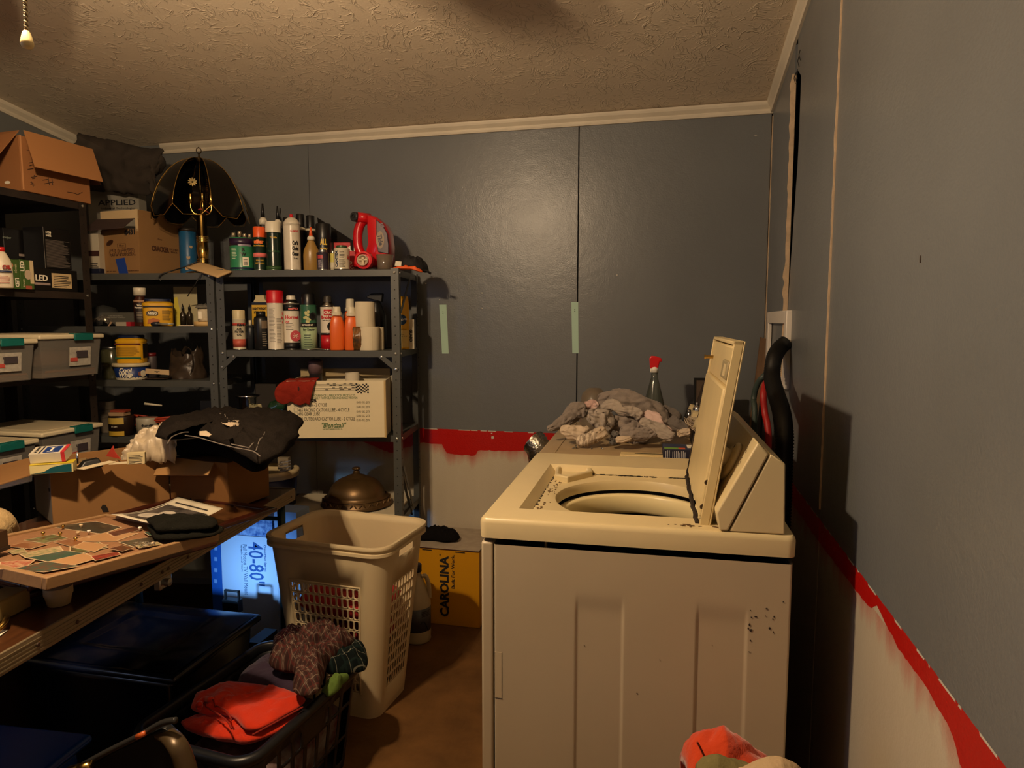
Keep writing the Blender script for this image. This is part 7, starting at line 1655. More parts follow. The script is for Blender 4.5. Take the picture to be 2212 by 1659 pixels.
# items sitting in / on it
top = c1.z + H1_
def at_(u, v, z): return onz(u, v, z)
fill = thing('packing_papers', 'crumpled papers filling the long cardboard box', 'papers', inb(.02, .02, .10), a1)
MB().grid(lambda u, v: (u * (L1 - .04), v * (W1_ - .04), .03 * fbm(u * 4, v * 3, 3) + .03), 20, 14).build('papers', M('#8a7048', .85, var=.4, vscale=8), fill, solid=.002)
def cart(name, lab, p, rz, d, mat, cat='box', rot=None): return flatbox(name, lab, p, rz, d, mat, cat, rot=rot)
# yellow & teal carton
p = at_(112, 1022, top + .002); p.z = top - .045
yc = cart('medicine_carton', 'flat yellow and white carton with a teal swoosh on the rim of the long box', Vector((p.x, p.y, top + .001)), a1 - R_(22), (.108, .055, .028), M('#d8c88c', .5))
MB().prism([(-.052, .002), (.050, .002), (.050, .024), (.030, .024), (.0, .018), (-.02, .006)], -.0008, 0, 'y').build('teal_print', M('#0d4f58', .4), yc); MB().bb((-.054, -.001, .0275), (.054, .055, .0285)).build('yellow_top', M('#d8c02c', .4), yc)
p2 = at_(104, 1000, top + .030)
wc = cart('medicine_carton', 'white medicine carton with blue window and red stripe, tilted on the yellow one', Vector((p2.x, p2.y, top + .031)), 0, (.092, .060, .030), M('#cdc3ae', .5), rot=(R_(12), R_(-2), a1 - R_(30)))
MB().bb((-.012, .004, .0300), (.030, .052, .0306)).build('blue_window', M('#1c3a7c', .4), wc); MB().bb((.004, .010, .0306), (.010, .045, .0311)).bb((-.002, .010, .0306), (.016, .013, .0311)).bb((-.002, .042, .0306), (.016, .045, .0311)).build('printed_bar', PAPER, wc)
MB().bb((.036, .0, .0300), (.0462, .060, .0307)).bb((.036, -.0007, .0), (.0462, 0, .03)).build('red_stripe', M('#c2333a', .4), wc); MB().bb((-.022, .002, .0300), (-.018, .056, .0306)).build('navy_stripe', M('#1a2340', .4), wc)
text('ACTI-DEX', .010, INK, wc, (-.032, .030, .0304), rot=(R_(-90), 0, R_(90)), bold=.0003)
MB().bb((-.0462, .004, .010), (-.0458, .056, .014)).build('side_stripe', M('#1a2340', .4), wc)
# dark spray head / chrome pin
p = at_(185, 1010, top + .0); t = thing('black_remote', 'black plastic gadget poking out of the long box', 'gadget', Vector((p.x, p.y, top - .006)), a1); 
MB().hexa([(-.02, 0, 0), (.05, 0, 0), (.05, .04, 0), (-.02, .04, 0), (.0, .01, .024), (.04, .01, .028), (.04, .035, .028), (.0, .035, .024)]).build('casing', BLACKP, t, bevel=.004, seg=3)
p = at_(168, 1000, top); t = thing('chrome_pin', 'thin chrome pin standing up behind the medicine cartons', 'pin', Vector((p.x, p.y, top - .01))); MB().tube([(0, 0, 0), (.0, 0, .045)], .003, 8).build('pin', CHROME, t, smooth=True)
for (u0, v0, u1, v1, w_, lab) in ((180, 1015, 250, 998, .03, 'cream envelope sticking out of the long box beside the black gadget'), (235, 1004, 305, 1000, .03, 'cream envelope lying along the rim of the long box')):
    a = at_(u0, v0, top + .004); b = at_(u1, v1, top + .008); t = thing('envelope', lab, 'envelope', a); d = b - a; e = Vector((-d.y, d.x, 0)).normalized() * w_
    wallprism(MB(), [Vector((0, 0, 0)), d, d + e, e], .002).build('envelope', M('#d6c6a4', .7), t)
p = at_(293, 985, top + .03); t = cart('label_carton', 'small cream carton printed with fine text beside the plastic bag', Vector((p.x, p.y, top + .004)), a1 - R_(30), (.05, .02, .036), M('#cbb98c', .6)); lines(t, -.020, .022, .004, .030, 6, INK)
# white plastic bag
c_ = at_(318, 975, top + .02); bgm = M('#c9b79a', .35, alpha=.96, bump=.7, bscale=35, trans=.1)
t = thing('white_bag', 'crumpled white plastic bag between the long box and the jeans', 'bag', Vector((c_.x, c_.y, top)))
px = [(262, 985), (272, 962), (292, 942), (315, 930), (342, 922), (362, 926), (380, 945)]
def wbag(u, v):
    q_ = [onv(a, b, c_, Fh) for a, b in px]; i = u * (len(q_) - 1); k = min(int(i), len(q_) - 2); tp = q_[k].lerp(q_[k + 1], i - k) - Vector((c_.x, c_.y, top))
    a = v * math.pi; s = math.sin(a) ** .6 if v < 1 else 0; yy = .05 - .05 * math.cos(a)
    r_ = tp * 1.0; r_.z = (tp.z + .02) * s - .02; r_ += Fh * yy; f_ = .014 * fbm(u * 4, v * 5, 3) + .010 * max(0, 1 - abs(fbm(u * 4 + v * 3, v * 3 - u * 2, 7)) * 5)
    return r_ - Fh * f_ + Vector((0, 0, f_))
MB().grid(wbag, 44, 30).build('bag', bgm, t, smooth=True, solid=.002)
MB().prism([(-.09, .015), (-.06, .05), (-.055, .03), (-.035, .008)], -.075, -.073, 'y').build('red_print', M('#b03a2a', .5), t)
# grey fabric tote and pale cloth behind, at the left edge
c_ = onz(30, 1090, TZ + .02); t = thing('grey_fabric_bin', 'grey fabric bin in shadow behind the open flap at the left edge', 'bin', Vector((-2.03, 1.46, TZ + .001)), ta); MB().box((0, .0, .06), (.20, .13, .12), taper=1.05).build('bin', M('#4a5058', .8, bump=.2, bscale=60), t, bevel=.01)
# ---- second box with flap
c2 = onz(495, 1106, TZ); c2.z = TZ + .0045; r2_ = onz(580, 1075, TZ); l2_ = onz(370, 1092, TZ)
a2 = math.atan2(c2.y - l2_.y, c2.x - l2_.x); La = (c2 - l2_).length; Lb = .20; H2 = zat(1003, c2, 495) - TZ
b2 = thing('cardboard_box', 'shorter brown cardboard box with recycling mark, buried under the black jeans', 'box', Vector((l2_.x, l2_.y, TZ + .0045)), a2)
CB2 = M('#805830', .82, bump=.12, bscale=70, var=.10, vscale=5, spec=.15)
MB().bb((0, 0, 0), (La, Lb, H2)).build('carton', CB2, b2, bevel=.002)
fa = [onz(332, 1030, 0)] 
def b2l(u, v, off): # point on plane parallel to front face at distance off toward camera
    n_ = Vector((math.sin(a2), -math.cos(a2), 0)); q_ = onv(u, v, c2 + n_ * off, n_) - Vector((l2_.x, l2_.y, TZ + .001)); e = Vector((math.cos(a2), math.sin(a2), 0)); return Vector((q_.dot(e), -q_.dot(n_), q_.z))
wallprism(MB(), [b2l(352, 987, .0), b2l(333, 1030, .05), b2l(450, 1030, .05), b2l(464, 1003, .0)], .004).build('open_flap', M('#a07848', .82, bump=.1, bscale=70), b2, bevel=.001)
q_ = b2l(425, 1092, 0); text('ebay', .040, M('#1c120a', .7), b2, (q_.x - .01, -.0012, q_.z + .003), bold=.001)
q_ = b2l(484, 1094, 0)
for k in range(3): MB().prism([(-.008, -.006), (.004, -.006), (.004, -.009), (.010, -.004), (.004, .001), (.004, -.002), (-.006, -.002)], -.001, 0, 'y', T=Matrix.Translation((q_.x, 0, q_.z)) @ Matrix.Rotation(k * 2 * math.pi / 3, 4, 'Y')).build('recycling_arrow', M('#1c120a', .7), b2)
# ---- jeans
JN = M('#211c18', .95, bump=.5, bscale=260, var=.25, vscale=9, spec=.08); JN2 = M('#0d0b0b', .95, bump=.4, bscale=260, var=.2, vscale=9, spec=.08)
jc = c2 + Vector((0, .12, 0)); 
def outl(px, z): return [tuple(onz(u, v, z)[:2]) for u, v in px]
denim = []
def jeans(lab, px, z, th, mat, seed, sag, wr=.010):
    o = outl(px, z); cx_ = sum(a[0] for a in o) / len(o); cy_ = sum(a[1] for a in o) / len(o)
    t = thing('jeans', lab, 'jeans', Vector((cx_, cy_, z)), 0)
    o = [(a[0] - cx_, a[1] - cy_) for a in o]
    t2 = folded('denim', o, sag, th, mat, t, wr=wr, ws=11, seed=seed, rings=22, seg=110, stretch=(1, 1.6)); denim.append(t2); return t
zj = TZ + H2
sag0 = lambda x, y: -max(0, x - .05) * .15
j1 = jeans('lowest pair of black trousers, slumping over the right corner of the box', [(358, 990), (352, 962), (400, 935), (560, 935), (640, 955), (636, 968), (596, 992), (570, 1016), (545, 1020), (500, 1003), (470, 992), (420, 988)], zj + .009, .075, JN2, 2, lambda x, y: -max(0, x - .08) * .10)
j2 = jeans('top pair of washed-black jeans with paper tags, on the folded pile', [(333, 948), (345, 930), (390, 912), (470, 898), (560, 898), (640, 905), (652, 916), (634, 950), (600, 974), (560, 990), (530, 980), (480, 966), (440, 950), (405, 938), (380, 945), (362, 958)], zj + .106, .040, JN, 5, lambda x, y: -max(0, x - .10) * .12, wr=.012)
def onj(u, v, dz=.0): p_ = onz(u, v, zj + .140 + dz); return p_ - j2.location
SEAM = M('#6a6158', .8)
for pts in ([(400, 941), (430, 946), (470, 958), (510, 968), (545, 975), (562, 986)], [(362, 958), (372, 944), (395, 935), (408, 934)], [(538, 968), (562, 940), (572, 928)], [(500, 960), (538, 968)], [(470, 900), (485, 905), (492, 914)]):
    MB().tube(drop(path([onj(u, v, .003) for u, v in pts], 10), denim[1], .0006), .0016, 6).build('seam', SEAM, j2)
def tagm(px, nm): 
    pts = [onj(u, v, .0) for u, v in px]; zt9 = max(p_.z for p_ in drop(pts, denim[1])); zs9 = drop(pts, denim[1], .002); m = MB(); wallprism(m, zs9[::-1], .0015); m.build(nm, M('#cbb79c', .6), j2)
tagm([(477, 924), (492, 917), (500, 919), (505, 916), (516, 918), (517, 926), (499, 934)], 'paper_tag'); tagm([(431, 934), (446, 933), (457, 941), (452, 945), (431, 942)], 'care_tag')
MB().tube(drop(path([onj(u, v) for u, v in ((488, 952), (505, 944), (522, 934))], 6), denim[1], .002), .006, 8, flat=.4).build('belt_loop', JN, j2)
# ---- framed cork board with snapshots
Nn, Rr_, Ff = onz(100, 1252, .86), onz(474, 1150, .83), onz(205, 1117, .83); Ll = Nn + Ff - Rr_
bo = thing('photo_board', 'wood-framed cork board covered in snapshots lying on the table', 'photo board', Nn)
ex = (Rr_ - Nn); ey = (Ff - Rr_); LXb, LYb = ex.length, ey.length; ex.normalize(); ez_ = ex.cross(ey).normalized(); ey = ez_.cross(ex)
Mb = Matrix(((ex.x, ey.x, ez_.x, 0), (ex.y, ey.y, ez_.y, 0), (ex.z, ey.z, ez_.z, 0), (0, 0, 0, 1)))
bo.matrix_world = Matrix.Translation(Nn) @ Mb
FRW = M('#a07c54', .5, var=.2, vscale=12, streak=(1, 8, 8)); CORK = M('#8c6340', .9, bump=.3, bscale=200, var=.15, vscale=60)
fw_ = .014; dpth = .022
MB().bb((0, 0, -dpth), (LXb, fw_, .003)).build('frame_rail', FRW, bo, bevel=.002); MB().bb((0, LYb - fw_, -dpth), (LXb, LYb, .003)).build('frame_rail', FRW, bo, bevel=.002)
MB().bb((0, fw_, -dpth), (fw_, LYb - fw_, .003)).build('frame_rail', FRW, bo, bevel=.002); MB().bb((LXb - fw_, fw_, -dpth), (LXb, LYb - fw_, .003)).build('frame_rail', FRW, bo, bevel=.002)
MB().bb((fw_, fw_, -.006), (LXb - fw_, LYb - fw_, -.003)).build('cork', CORK, bo)
bmi = (Matrix.Translation(Nn) @ Mb).inverted()
def onb(u, v): return bmi @ onv(u, v, Nn, ez_)
PAL = ['#5a2f1e', '#3b2a22', '#6a7a4a', '#8a5a3a', '#a03c30', '#2f5a4c', '#c9a680', '#4a4a3a', '#b98c60', '#6e3a24']
snaps = [([(100, 1135), (208, 1124), (265, 1137), (222, 1152)], 1), ([(50, 1165), (115, 1152), (147, 1160), (95, 1172)], 2), ([(140, 1168), (230, 1148), (300, 1150), (250, 1168)], 8), ([(230, 1150), (300, 1134), (310, 1142), (245, 1158)], 9), ([(255, 1170), (330, 1158), (350, 1167), (285, 1180)], 1), ([(115, 1170), (150, 1163), (200, 1173), (160, 1182)], 3), ([(150, 1180), (215, 1170), (235, 1182), (150, 1200)], 2), ([(180, 1170), (235, 1176), (205, 1192), (155, 1182)], 8),
    ([(15, 1180), (50, 1172), (105, 1175), (65, 1186)], 3), ([(15, 1190), (50, 1184), (58, 1192), (28, 1198)], 6), ([(40, 1197), (130, 1180), (138, 1190), (55, 1206)], 6), ([(55, 1206), (140, 1190), (190, 1196), (110, 1216)], 7), ([(100, 1215), (180, 1196), (215, 1206), (150, 1225)], 8), ([(0, 1215), (78, 1210), (60, 1224), (0, 1232)], 4), ([(20, 1232), (100, 1214), (175, 1224), (95, 1238)], 5), ([(290, 1180), (340, 1172), (352, 1178), (300, 1186)], 6), ([(195, 1204), (255, 1194), (262, 1200), (205, 1214)], 0), ([(310, 1152), (350, 1146), (362, 1152), (322, 1160)], 7), ([(235, 1188), (262, 1180), (290, 1186), (265, 1194)], 9)]
for i, (px, ci) in enumerate(snaps):
    P_ = [onb(u, v) for u, v in px]; z = -.003 + .0003 * (i + 1)
    m = MB(); vs = [(a.x, a.y, z) for a in P_] + [(a.x, a.y, z + .0004) for a in P_]; m.add(vs, [(3, 2, 1, 0), (4, 5, 6, 7), (0, 1, 5, 4), (1, 2, 6, 5), (2, 3, 7, 6), (3, 0, 4, 7)])
    rim = m.build('snapshot', M('#c9b08c', .35), bo)
    cx_ = sum(a.x for a in P_) / 4; cy_ = sum(a.y for a in P_) / 4; m = MB(); q4 = [(cx_ + (a.x - cx_) * .93, cy_ + (a.y - cy_) * .93) for a in P_]
    m.add([(*a, z + .0006) for a in q4], [(0, 1, 2, 3)]); m.build('picture', M(PAL[ci], .3, var=.7, vscale=70 + 3 * i, col2=PAL[(ci * 3 + 4) % 10], coat=.3), rim)
for i, (u, v) in enumerate(((136, 1141), (175, 1139), (192, 1152), (130, 1157), (168, 1155), (302, 1145), (163, 1168), (331, 1178), (361, 1166), (93, 1156))):
    a = onb(u, v); MB().lathe([(.0025, 0), (.0025, .003), (.0045, .006), (.004, .009), (0, .0095)], 10, T=Matrix.Translation((a.x, a.y, -.001))).build('push_pin', [BRASS, M('#d2b48a', .3), WHITEP][i % 3], bo, smooth=True)
kx = onb(310, 1180); t = thing('jewellery', 'tangle of clear beads and safety pins on the right of the photo board', 'jewellery', bo.matrix_world @ Vector((kx.x, kx.y, .001)))
for k in range(9):
    c0 = Vector((random.uniform(-.03, .03), random.uniform(-.012, .012), .005)); R0 = random.uniform(.006, .012); MB().tube([c0 + Vector((R0 * math.cos(a * .6), R0 * .6 * math.sin(a * .6), .002 * math.sin(a))) for a in range(11)], .0009, 5).build('ring', M('#c9c1b0', .15, metal=.8), t)
# wood block at left edge standing on the board
p = onz(8, 1213, .845); t = thing('wood_block', 'dark wooden block standing on the photo board at the left edge', 'block', Vector((p.x - .02, p.y, bo.location.z + .004)), ta); MB().box((0, 0, .022), (.045, .02, .044)).build('block', M('#3c2818', .4), t, bevel=.001); MB().box((0, 0, .004), (.05, .024, .008)).build('foot', M('#2c1c12', .5), t)
# brown frame beneath the board, another below it
DKW = M('#3d150b', .35, var=.3, vscale=12, coat=.3)
for i, (n0, r0, z0, lab, wdt) in enumerate((((62, 1266), (600, 1096), .792, 'dark reddish brown picture frame under the photo board, reaching the far table corner', .40), ((58, 1283), (470, 1168), .770, 'second reddish brown frame beneath the longer one, near corner showing', .36))):
    a = onz(*n0, z0); b = onz(*r0, z0 - .02 if i == 0 else z0 - .01); ex_ = (b - a); Lx = ex_.length; ex_.normalize(); ey_ = Vector((-ex_.y, ex_.x, 0)).normalized(); ez2 = ex_.cross(ey_)
    t = thing('picture_frame', lab, 'picture frame', a); t.matrix_world = Matrix.Translation(a) @ Matrix(((ex_.x, ey_.x, ez2.x, 0), (ex_.y, ey_.y, ez2.y, 0), (ex_.z, ey_.z, ez2.z, 0), (0, 0, 0, 1)))
    f2 = .030; hh = .014
    for q in (((0, 0, -hh), (Lx, f2, 0)), ((0, wdt - f2, -hh), (Lx, wdt, 0)), ((0, f2, -hh), (f2, wdt - f2, 0)), ((Lx - f2, f2, -hh), (Lx, wdt - f2, 0))): MB().bb(*q).build('frame_rail', DKW, t, bevel=.004, seg=3)
    MB().bb((f2, f2, -.010), (Lx - f2, wdt - f2, -.006)).build('picture', M('#3a2010', .3, var=.5, vscale=14, col2='#6a4424', coat=.3), t)
# black and white poster print curling
pz = .872; A, B, C_, D_ = onz(240, 1118, .835), onz(384, 1080, .80), onz(482, 1112, .80), onz(345, 1152, .845)
t = thing('poster_print', 'curling black and white photo print with white border beside the board', 'print', A)
def pst(u, v): q = A.lerp(B, u).lerp(D_.lerp(C_, u), v) - A; q.z += .022 * (u - .5) ** 2 * 4 * .6 - .004 + .010 * v; return q
MB().grid(pst, 20, 14).build('paper', M('#d8cdb4', .5), t, smooth=True, solid=.001)
MB().grid(lambda u, v: pst(.10 + .66 * u, .10 + .86 * v) + Vector((0, 0, .0016)), 14, 14).build('picture', M('#1c1a1a', .4, var=.8, vscale=18, col2='#6a625c'), t, smooth=True)
MB().grid(lambda u, v: pst(.12 + .62 * u, .04 + .02 * v) + Vector((0, 0, .0016)), 10, 2).build('caption_bar', M('#3a3430', .5), t)
MB().grid(lambda u, v: pst(.84 + .03 * u, .15 + .7 * v) + Vector((0, 0, .0016)), 2, 10).build('caption_bar', M('#3a3430', .5), t)
for (u0, v0, s_) in ((.3, .35, .16), (.5, .45, .13), (.42, .7, .10)): MB().grid(lambda u, v: pst(u0 + s_ * math.cos(u * 6.2832) * v * .8, v0 + s_ * math.sin(u * 6.2832) * v) + Vector((0, 0, .0024)), 14, 3, closed_u=True).build('printed_shape', M('#cfc4b4', .5, var=.4, vscale=40), t)
# folded dark cloth on the board
o = outl([(322, 1132), (345, 1126), (400, 1126), (465, 1130), (478, 1142), (462, 1152), (400, 1158), (335, 1160), (322, 1148)], .855); cx_ = sum(a[0] for a in o) / len(o); cy_ = sum(a[1] for a in o) / len(o)
for k, (z, th, sd, lab) in enumerate(((.838, .020, 3, 'lower black cloth of the folded pair on the photo board'), (.856, .020, 8, 'upper black cloth of the folded pair on the photo board'))):
    t = thing('black_cloth', lab, 'cloth', Vector((cx_, cy_, z))); folded('cloth', [((a[0] - cx_) * (1 - .03 * k), (a[1] - cy_) * (1 - .03 * k)) for a in o], 0, th, M('#15140f', .95, bump=.6, bscale=180, spec=.1), t, wr=.004, ws=24, seed=sd, rings=10, seg=60, under=.6)
# knit fabric at the left edge
c_ = onz(8, 1150, .80); t = thing('knit_blanket', 'cream knitted blanket bundled at the left edge of the table', 'blanket', Vector((-1.60, 1.28, TZ + .02)))
KN = M('#b59a6c', .95, bump=1, bscale=120, var=.2, vscale=30)
P = [onz(-90, 1150, .82), onz(-50, 1140, .85), onz(-26, 1136, .85), onz(-10, 1146, .84), onz(0, 1165, .80)]
MB().tube(path([a - t.location for a in P], 8), .03, 20).build('fold', KN, t, smooth=True); P = [a + Vector((-.04, .05, .0)) for a in P]; MB().tube(path([a - t.location for a in P], 8), .03, 20).build('fold', KN, t, smooth=True)
# things under the frames at the near end of the table
p = onz(20, 1345, TZ + .001); t = thing('ivory_box', 'ivory plastic box under the frames at the left edge of the table', 'box', Vector((p.x - .05, p.y + .02, TZ + .001)), ta); MB().box((0, 0, .022), (.10, .06, .044)).build('box', M('#8f7a4a', .5), t, bevel=.004, seg=3)
p = onz(110, 1312, TZ + .001); t = thing('white_pot', 'small white plastic pot under the edge of the frames', 'pot', Vector((p.x, p.y + .02, TZ + .001))); MB().lathe([(.022, 0), (.026, .02), (.026, .022), (.028, .023), (.028, .04), (0, .041)], 28).build('pot', M('#a08a68', .5), t, smooth=True, angle=40)
p = onz(60, 1275, TZ + .001); t = thing('black_block', 'black plastic block between the ivory box and the white pot', 'block', Vector((p.x, p.y + .05, TZ + .001)), ta); MB().box((0, 0, .014), (.05, .06, .028)).build('block', BLACKP, t, bevel=.002)
p = onz(20, 1362, TZ + .002); t = thing('brass_buckle', 'curved brass buckle lying on paper at the left edge of the table', 'buckle', Vector((p.x - .02, p.y, TZ + .006)), ta)
MB().tube(path([(-.05, .0, .004), (-.02, -.012, .006), (.0, -.01, .012), (.02, .005, .010), (.035, .02, .004)], 8), [.006] * 33, 10).lathe([(.004, 0), (.010, .004), (.006, .010), (0, .011)], 12, c=(-.018, .0, .006)).build('buckle', BRASS, t, smooth=True)
t = thing('paper_sheet', 'cream sheet of paper at the lower left edge of the table', 'paper', onz(-40, 1385, TZ + .002), ta + .2); MB().prism([(-.06, -.03), (.045, -.02), (.05, .03), (-.06, .05)], 0, .001).build('sheet', PAPER, t)
# ================================================================ floor level
# ---- tall white laundry hamper with perforated sides
HL = M('#d3c09a', .42, var=.06, vscale=3, spec=.4)
hc_ = Vector((-1.108, 2.146, 0)); ha = R_(-4.5)
ham = thing('laundry_hamper', 'tall cream plastic laundry hamper with rows of slots, standing mid-floor', 'hamper', hc_, ha)
HH = .625; wt, dt = .232, .172; wbm, dbm = .165, .120; yo = .012
def hdim(z): k = z / HH; return (wbm + (wt - wbm) * k, dbm + (dt - dbm) * k, .045 + .02 * k)
def per(side, s, z):   # side 0 front,1 right,2 back,3 left, s in 0..1 along straight part; integer corners between
    a, b, r = hdim(z); L = [(-a + r, -b), (a - r, -b)], [(a, -b + r), (a, b - r)], [(a - r, b), (-a + r, b)], [(-a, b - r), (-a, -b + r)]
    p, q = L[side]; return (p[0] + (q[0] - p[0]) * s, p[1] + (q[1] - p[1]) * s, z)
def cor(side, k, z):
    a, b, r = hdim(z); C = [(a - r, -b + r, -90), (a - r, b - r, 0), (-a + r, b - r, 90), (-a + r, -b + r, 180)][side]; an = R_(C[2] + k * 90); return (C[0] + r * math.cos(an), C[1] + r * math.sin(an), z)
S_ = [0, .07, .25, .5, .75, .93, 1]; Zs = [0, .02, .095, .20, .30, .40, .475, .56, .60, HH]
cols = []
for sd in range(4):
    for s in S_: cols.append((sd, s, None))
    for k in (1 / 6, 2 / 6, 3 / 6, 4 / 6, 5 / 6): cols.append((sd, None, k))
def P_(c, z): return per(c[0], c[1], z) if c[1] is not None else cor(c[0], c[2], z)
vs = [P_(c, z) for z in Zs for c in cols]; n = len(cols); fs = []
def inwin(c, c2, z0, z1): return c[1] is not None and c2[1] is not None and c[1] >= .07 and c2[1] <= .93 and c2[1] > c[1] and z0 >= .095 and z1 <= .475 and c[0] in (0, 1, 3)
def handle(c, c2, z0, z1): return c[0] in (1, 3) and c[1] is not None and c2[1] is not None and c[1] >= .25 and c2[1] <= .75 and c2[1] > c[1] and z0 >= .56 and z1 <= .60
for j in range(len(Zs) - 1):
    for i in range(n):
        c, c2 = cols[i], cols[(i + 1) % n]
        if inwin(c, c2, Zs[j], Zs[j + 1]) or handle(c, c2, Zs[j], Zs[j + 1]): continue
        fs.append((j * n + i, j * n + (i + 1) % n, (j + 1) * n + (i + 1) % n, (j + 1) * n + i))
fs.append(tuple(range(n))[::-1])
m = MB(); m.add(vs, fs)
def cells(m, sd, s0, s1, z0, z1, nc, nr):
    for i in range(nc):
        for j in range(nr):
            sa, sb = s0 + (s1 - s0) * i / nc, s0 + (s1 - s0) * (i + 1) / nc; za, zb = z0 + (z1 - z0) * j / nr, z0 + (z1 - z0) * (j + 1) / nr
            O = []; I = []
            for q in range(16):
                k = q % 4; e = q // 4; f_ = k / 4
                o = [(f_, 0), (1, f_), (1 - f_, 1), (0, 1 - f_)][e]; O.append(o)
                x, y = (o[0] - .5) * 2, (o[1] - .5) * 2; an = math.atan2(y * .8, x)
                cx_, sy_ = math.cos(an), math.sin(an); I.append((.5 + .36 * cx_ * 1.0, .5 + (.20 * (1 if sy_ > .25 else -1 if sy_ < -.25 else sy_ * 4) + .20 * sy_)))
            mp = lambda o: per(sd, sa + (sb - sa) * o[0], za + (zb - za) * o[1])
            b_ = len(m.v); m.v += [mp(o) for o in O] + [mp(o) for o in I]
            m.f += [(b_ + q, b_ + (q + 1) % 16, b_ + 16 + (q + 1) % 16, b_ + 16 + q) for q in range(16)]
cells(m, 0, .07, .93, .095, .475, 12, 10); cells(m, 1, .07, .93, .095, .475, 8, 10); cells(m, 3, .07, .93, .095, .475, 8, 10)
m.build('hamper_body', HL, ham, smooth=True, solid=.0028, angle=50)
rm = MB(); ring_ = [P_(c, HH) for c in cols]; out = [Vector((x * 1.035, y * 1.045, HH - .002)) for x, y, z in ring_]
pts = out + out[:1]; R0 = []
prof = [(1.0, HH), (1.045, HH + .002), (1.055, HH - .004), (1.05, HH - .010), (1.02, HH - .010), (1.02, HH - .020), (1.045, HH - .022), (1.045, HH - .032), (1.0, HH - .034)]
vs = []; fs = []
for s, z in prof:
    for x, y, _ in ring_: vs.append((x * s, y * (1 + (s - 1) * 1.35), z))
k = len(prof)
for j in range(k - 1):
    for i in range(n): fs.append((j * n + i, (j + 1) * n + i, (j + 1) * n + (i + 1) % n, j * n + (i + 1) % n))
rm.add(vs, fs); rm.build('rim', HL, ham, smooth=True, angle=50)
fr = MB()
def tb(pts_): fr.tube(pts_, .0035, 6)
a = [Vector(per(0, .06, .09 + .39 * i / 6)) for i in range(7)]; b = [Vector(per(0, .94, .48 - .39 * i / 6)) for i in range(7)]
tb([v_ + Vector((0, -.001, 0)) for v_ in a + b]); fr.build('window_bead', HL, ham, smooth=True)
for (x, y, z, th, sd, mat, lab) in ((0, 0, .008, .13, 1, M('#7a6a50', .95, var=.5, vscale=12, col2='#c9b89a'), 'tan towels at the bottom of the laundry hamper'), (.0, 0, .18, .10, 4, M('#8a1216', .9, bump=.3), 'dark red clothes inside the laundry hamper, seen through its slots'), (.0, .0, .32, .08, 7, M('#a31a22', .9, var=.3, vscale=10), 'bright red shirt near the top of the load in the hamper')):
    t = thing('laundry', lab, 'clothes', hc_ + Vector((x, y, z)), ha); k = .74 + z * .62; folded('cloth', [(-wbm * k, -dbm * k * .9), (0, -dbm * k), (wbm * k, -dbm * k * .9), (wbm * k, dbm * k * .8), (0, dbm * k), (-wbm * k, dbm * k * .9)], 0, th, mat, t, wr=.012, ws=22, seed=sd, rings=9, seg=54, under=.7)
# ---- dark slatted laundry basket
BK = M('#15161a', .38, spec=.5)
kc = Vector((-1.118, 1.60, 0)); ka = R_(-5.5); bw, bl_ = .180, .258; BH = .315
bas = thing('laundry_basket', 'low dark plastic laundry basket heaped with folded clothes in front', 'laundry basket', kc, ka)
def bdim(z): k = z / BH; return bw * (.84 + .16 * k), bl_ * (.86 + .14 * k), .05
def bper(an_i, z, N_=64):
    a, b, r = bdim(z); 
    t_ = (an_i / N_) * 4; sd = int(t_) % 4; f_ = t_ - int(t_)
    L = [((-a + r, -b), (a - r, -b), (a - r, -b + r), -90), ((a, -b + r), (a, b - r), (a - r, b - r), 0), ((a - r, b), (-a + r, b), (-a + r, b - r), 90), ((-a, b - r), (-a, -b + r), (-a + r, -b + r), 180)][sd]
    if f_ < .7: g = f_ / .7; return (L[0][0] + (L[1][0] - L[0][0]) * g, L[0][1] + (L[1][1] - L[0][1]) * g, z)
    g = (f_ - .7) / .3; an = R_(L[3] + 90 * g); return (L[2][0] + r * math.cos(an), L[2][1] + r * math.sin(an), z)
NB = 160; lv = [0, .03, .10, .11, .20, .21, .255, BH]; vs = [bper(i, z, NB) for z in lv for i in range(NB)]; fs = [tuple(range(NB))[::-1]]
for j in range(len(lv) - 1):
    for i in range(NB):
        f_ = ((i / NB) * 4) % 1
        slot_ = j in (1, 3, 5) or j == 2 and False
        if lv[j] >= .03 and lv[j + 1] <= .255 and f_ < .7 and (i % 4 != 0) and j in (1, 3): continue
        if j == 5 and f_ < .7 and (i % 4 != 0) and not (.25 < f_ < .45): continue
        fs.append((j * NB + i, j * NB + (i + 1) % NB, (j + 1) * NB + (i + 1) % NB, (j + 1) * NB + i))
m = MB(); m.add(vs, fs); m.build('basket_body', BK, bas, smooth=True, solid=.003, angle=50)
vs = []; fs = []; prof = [(-.004, BH - .03), (.010, BH - .028), (.018, BH - .014), (.018, BH - .004), (.012, BH + .003), (.0, BH + .004), (-.006, BH), (-.006, BH - .02)]
a0_, b0_, _ = bdim(BH)
for o, z in prof:
    for i in range(NB):
        x, y, _ = bper(i, BH, NB); d = Vector((x / a0_, y / b0_)); d = Vector((abs(d.x) ** 5 * (1 if d.x > 0 else -1), abs(d.y) ** 5 * (1 if d.y > 0 else -1))); d.normalize(); vs.append((x + d.x * o, y + d.y * o, z))
k = len(prof)
for j in range(k):
    for i in range(NB): fs.append((j * NB + i, ((j + 1) % k) * NB + i, ((j + 1) % k) * NB + (i + 1) % NB, j * NB + (i + 1) % NB))
m = MB(); m.add(vs, fs); m.build('rim', BK, bas, smooth=True)
clo = []
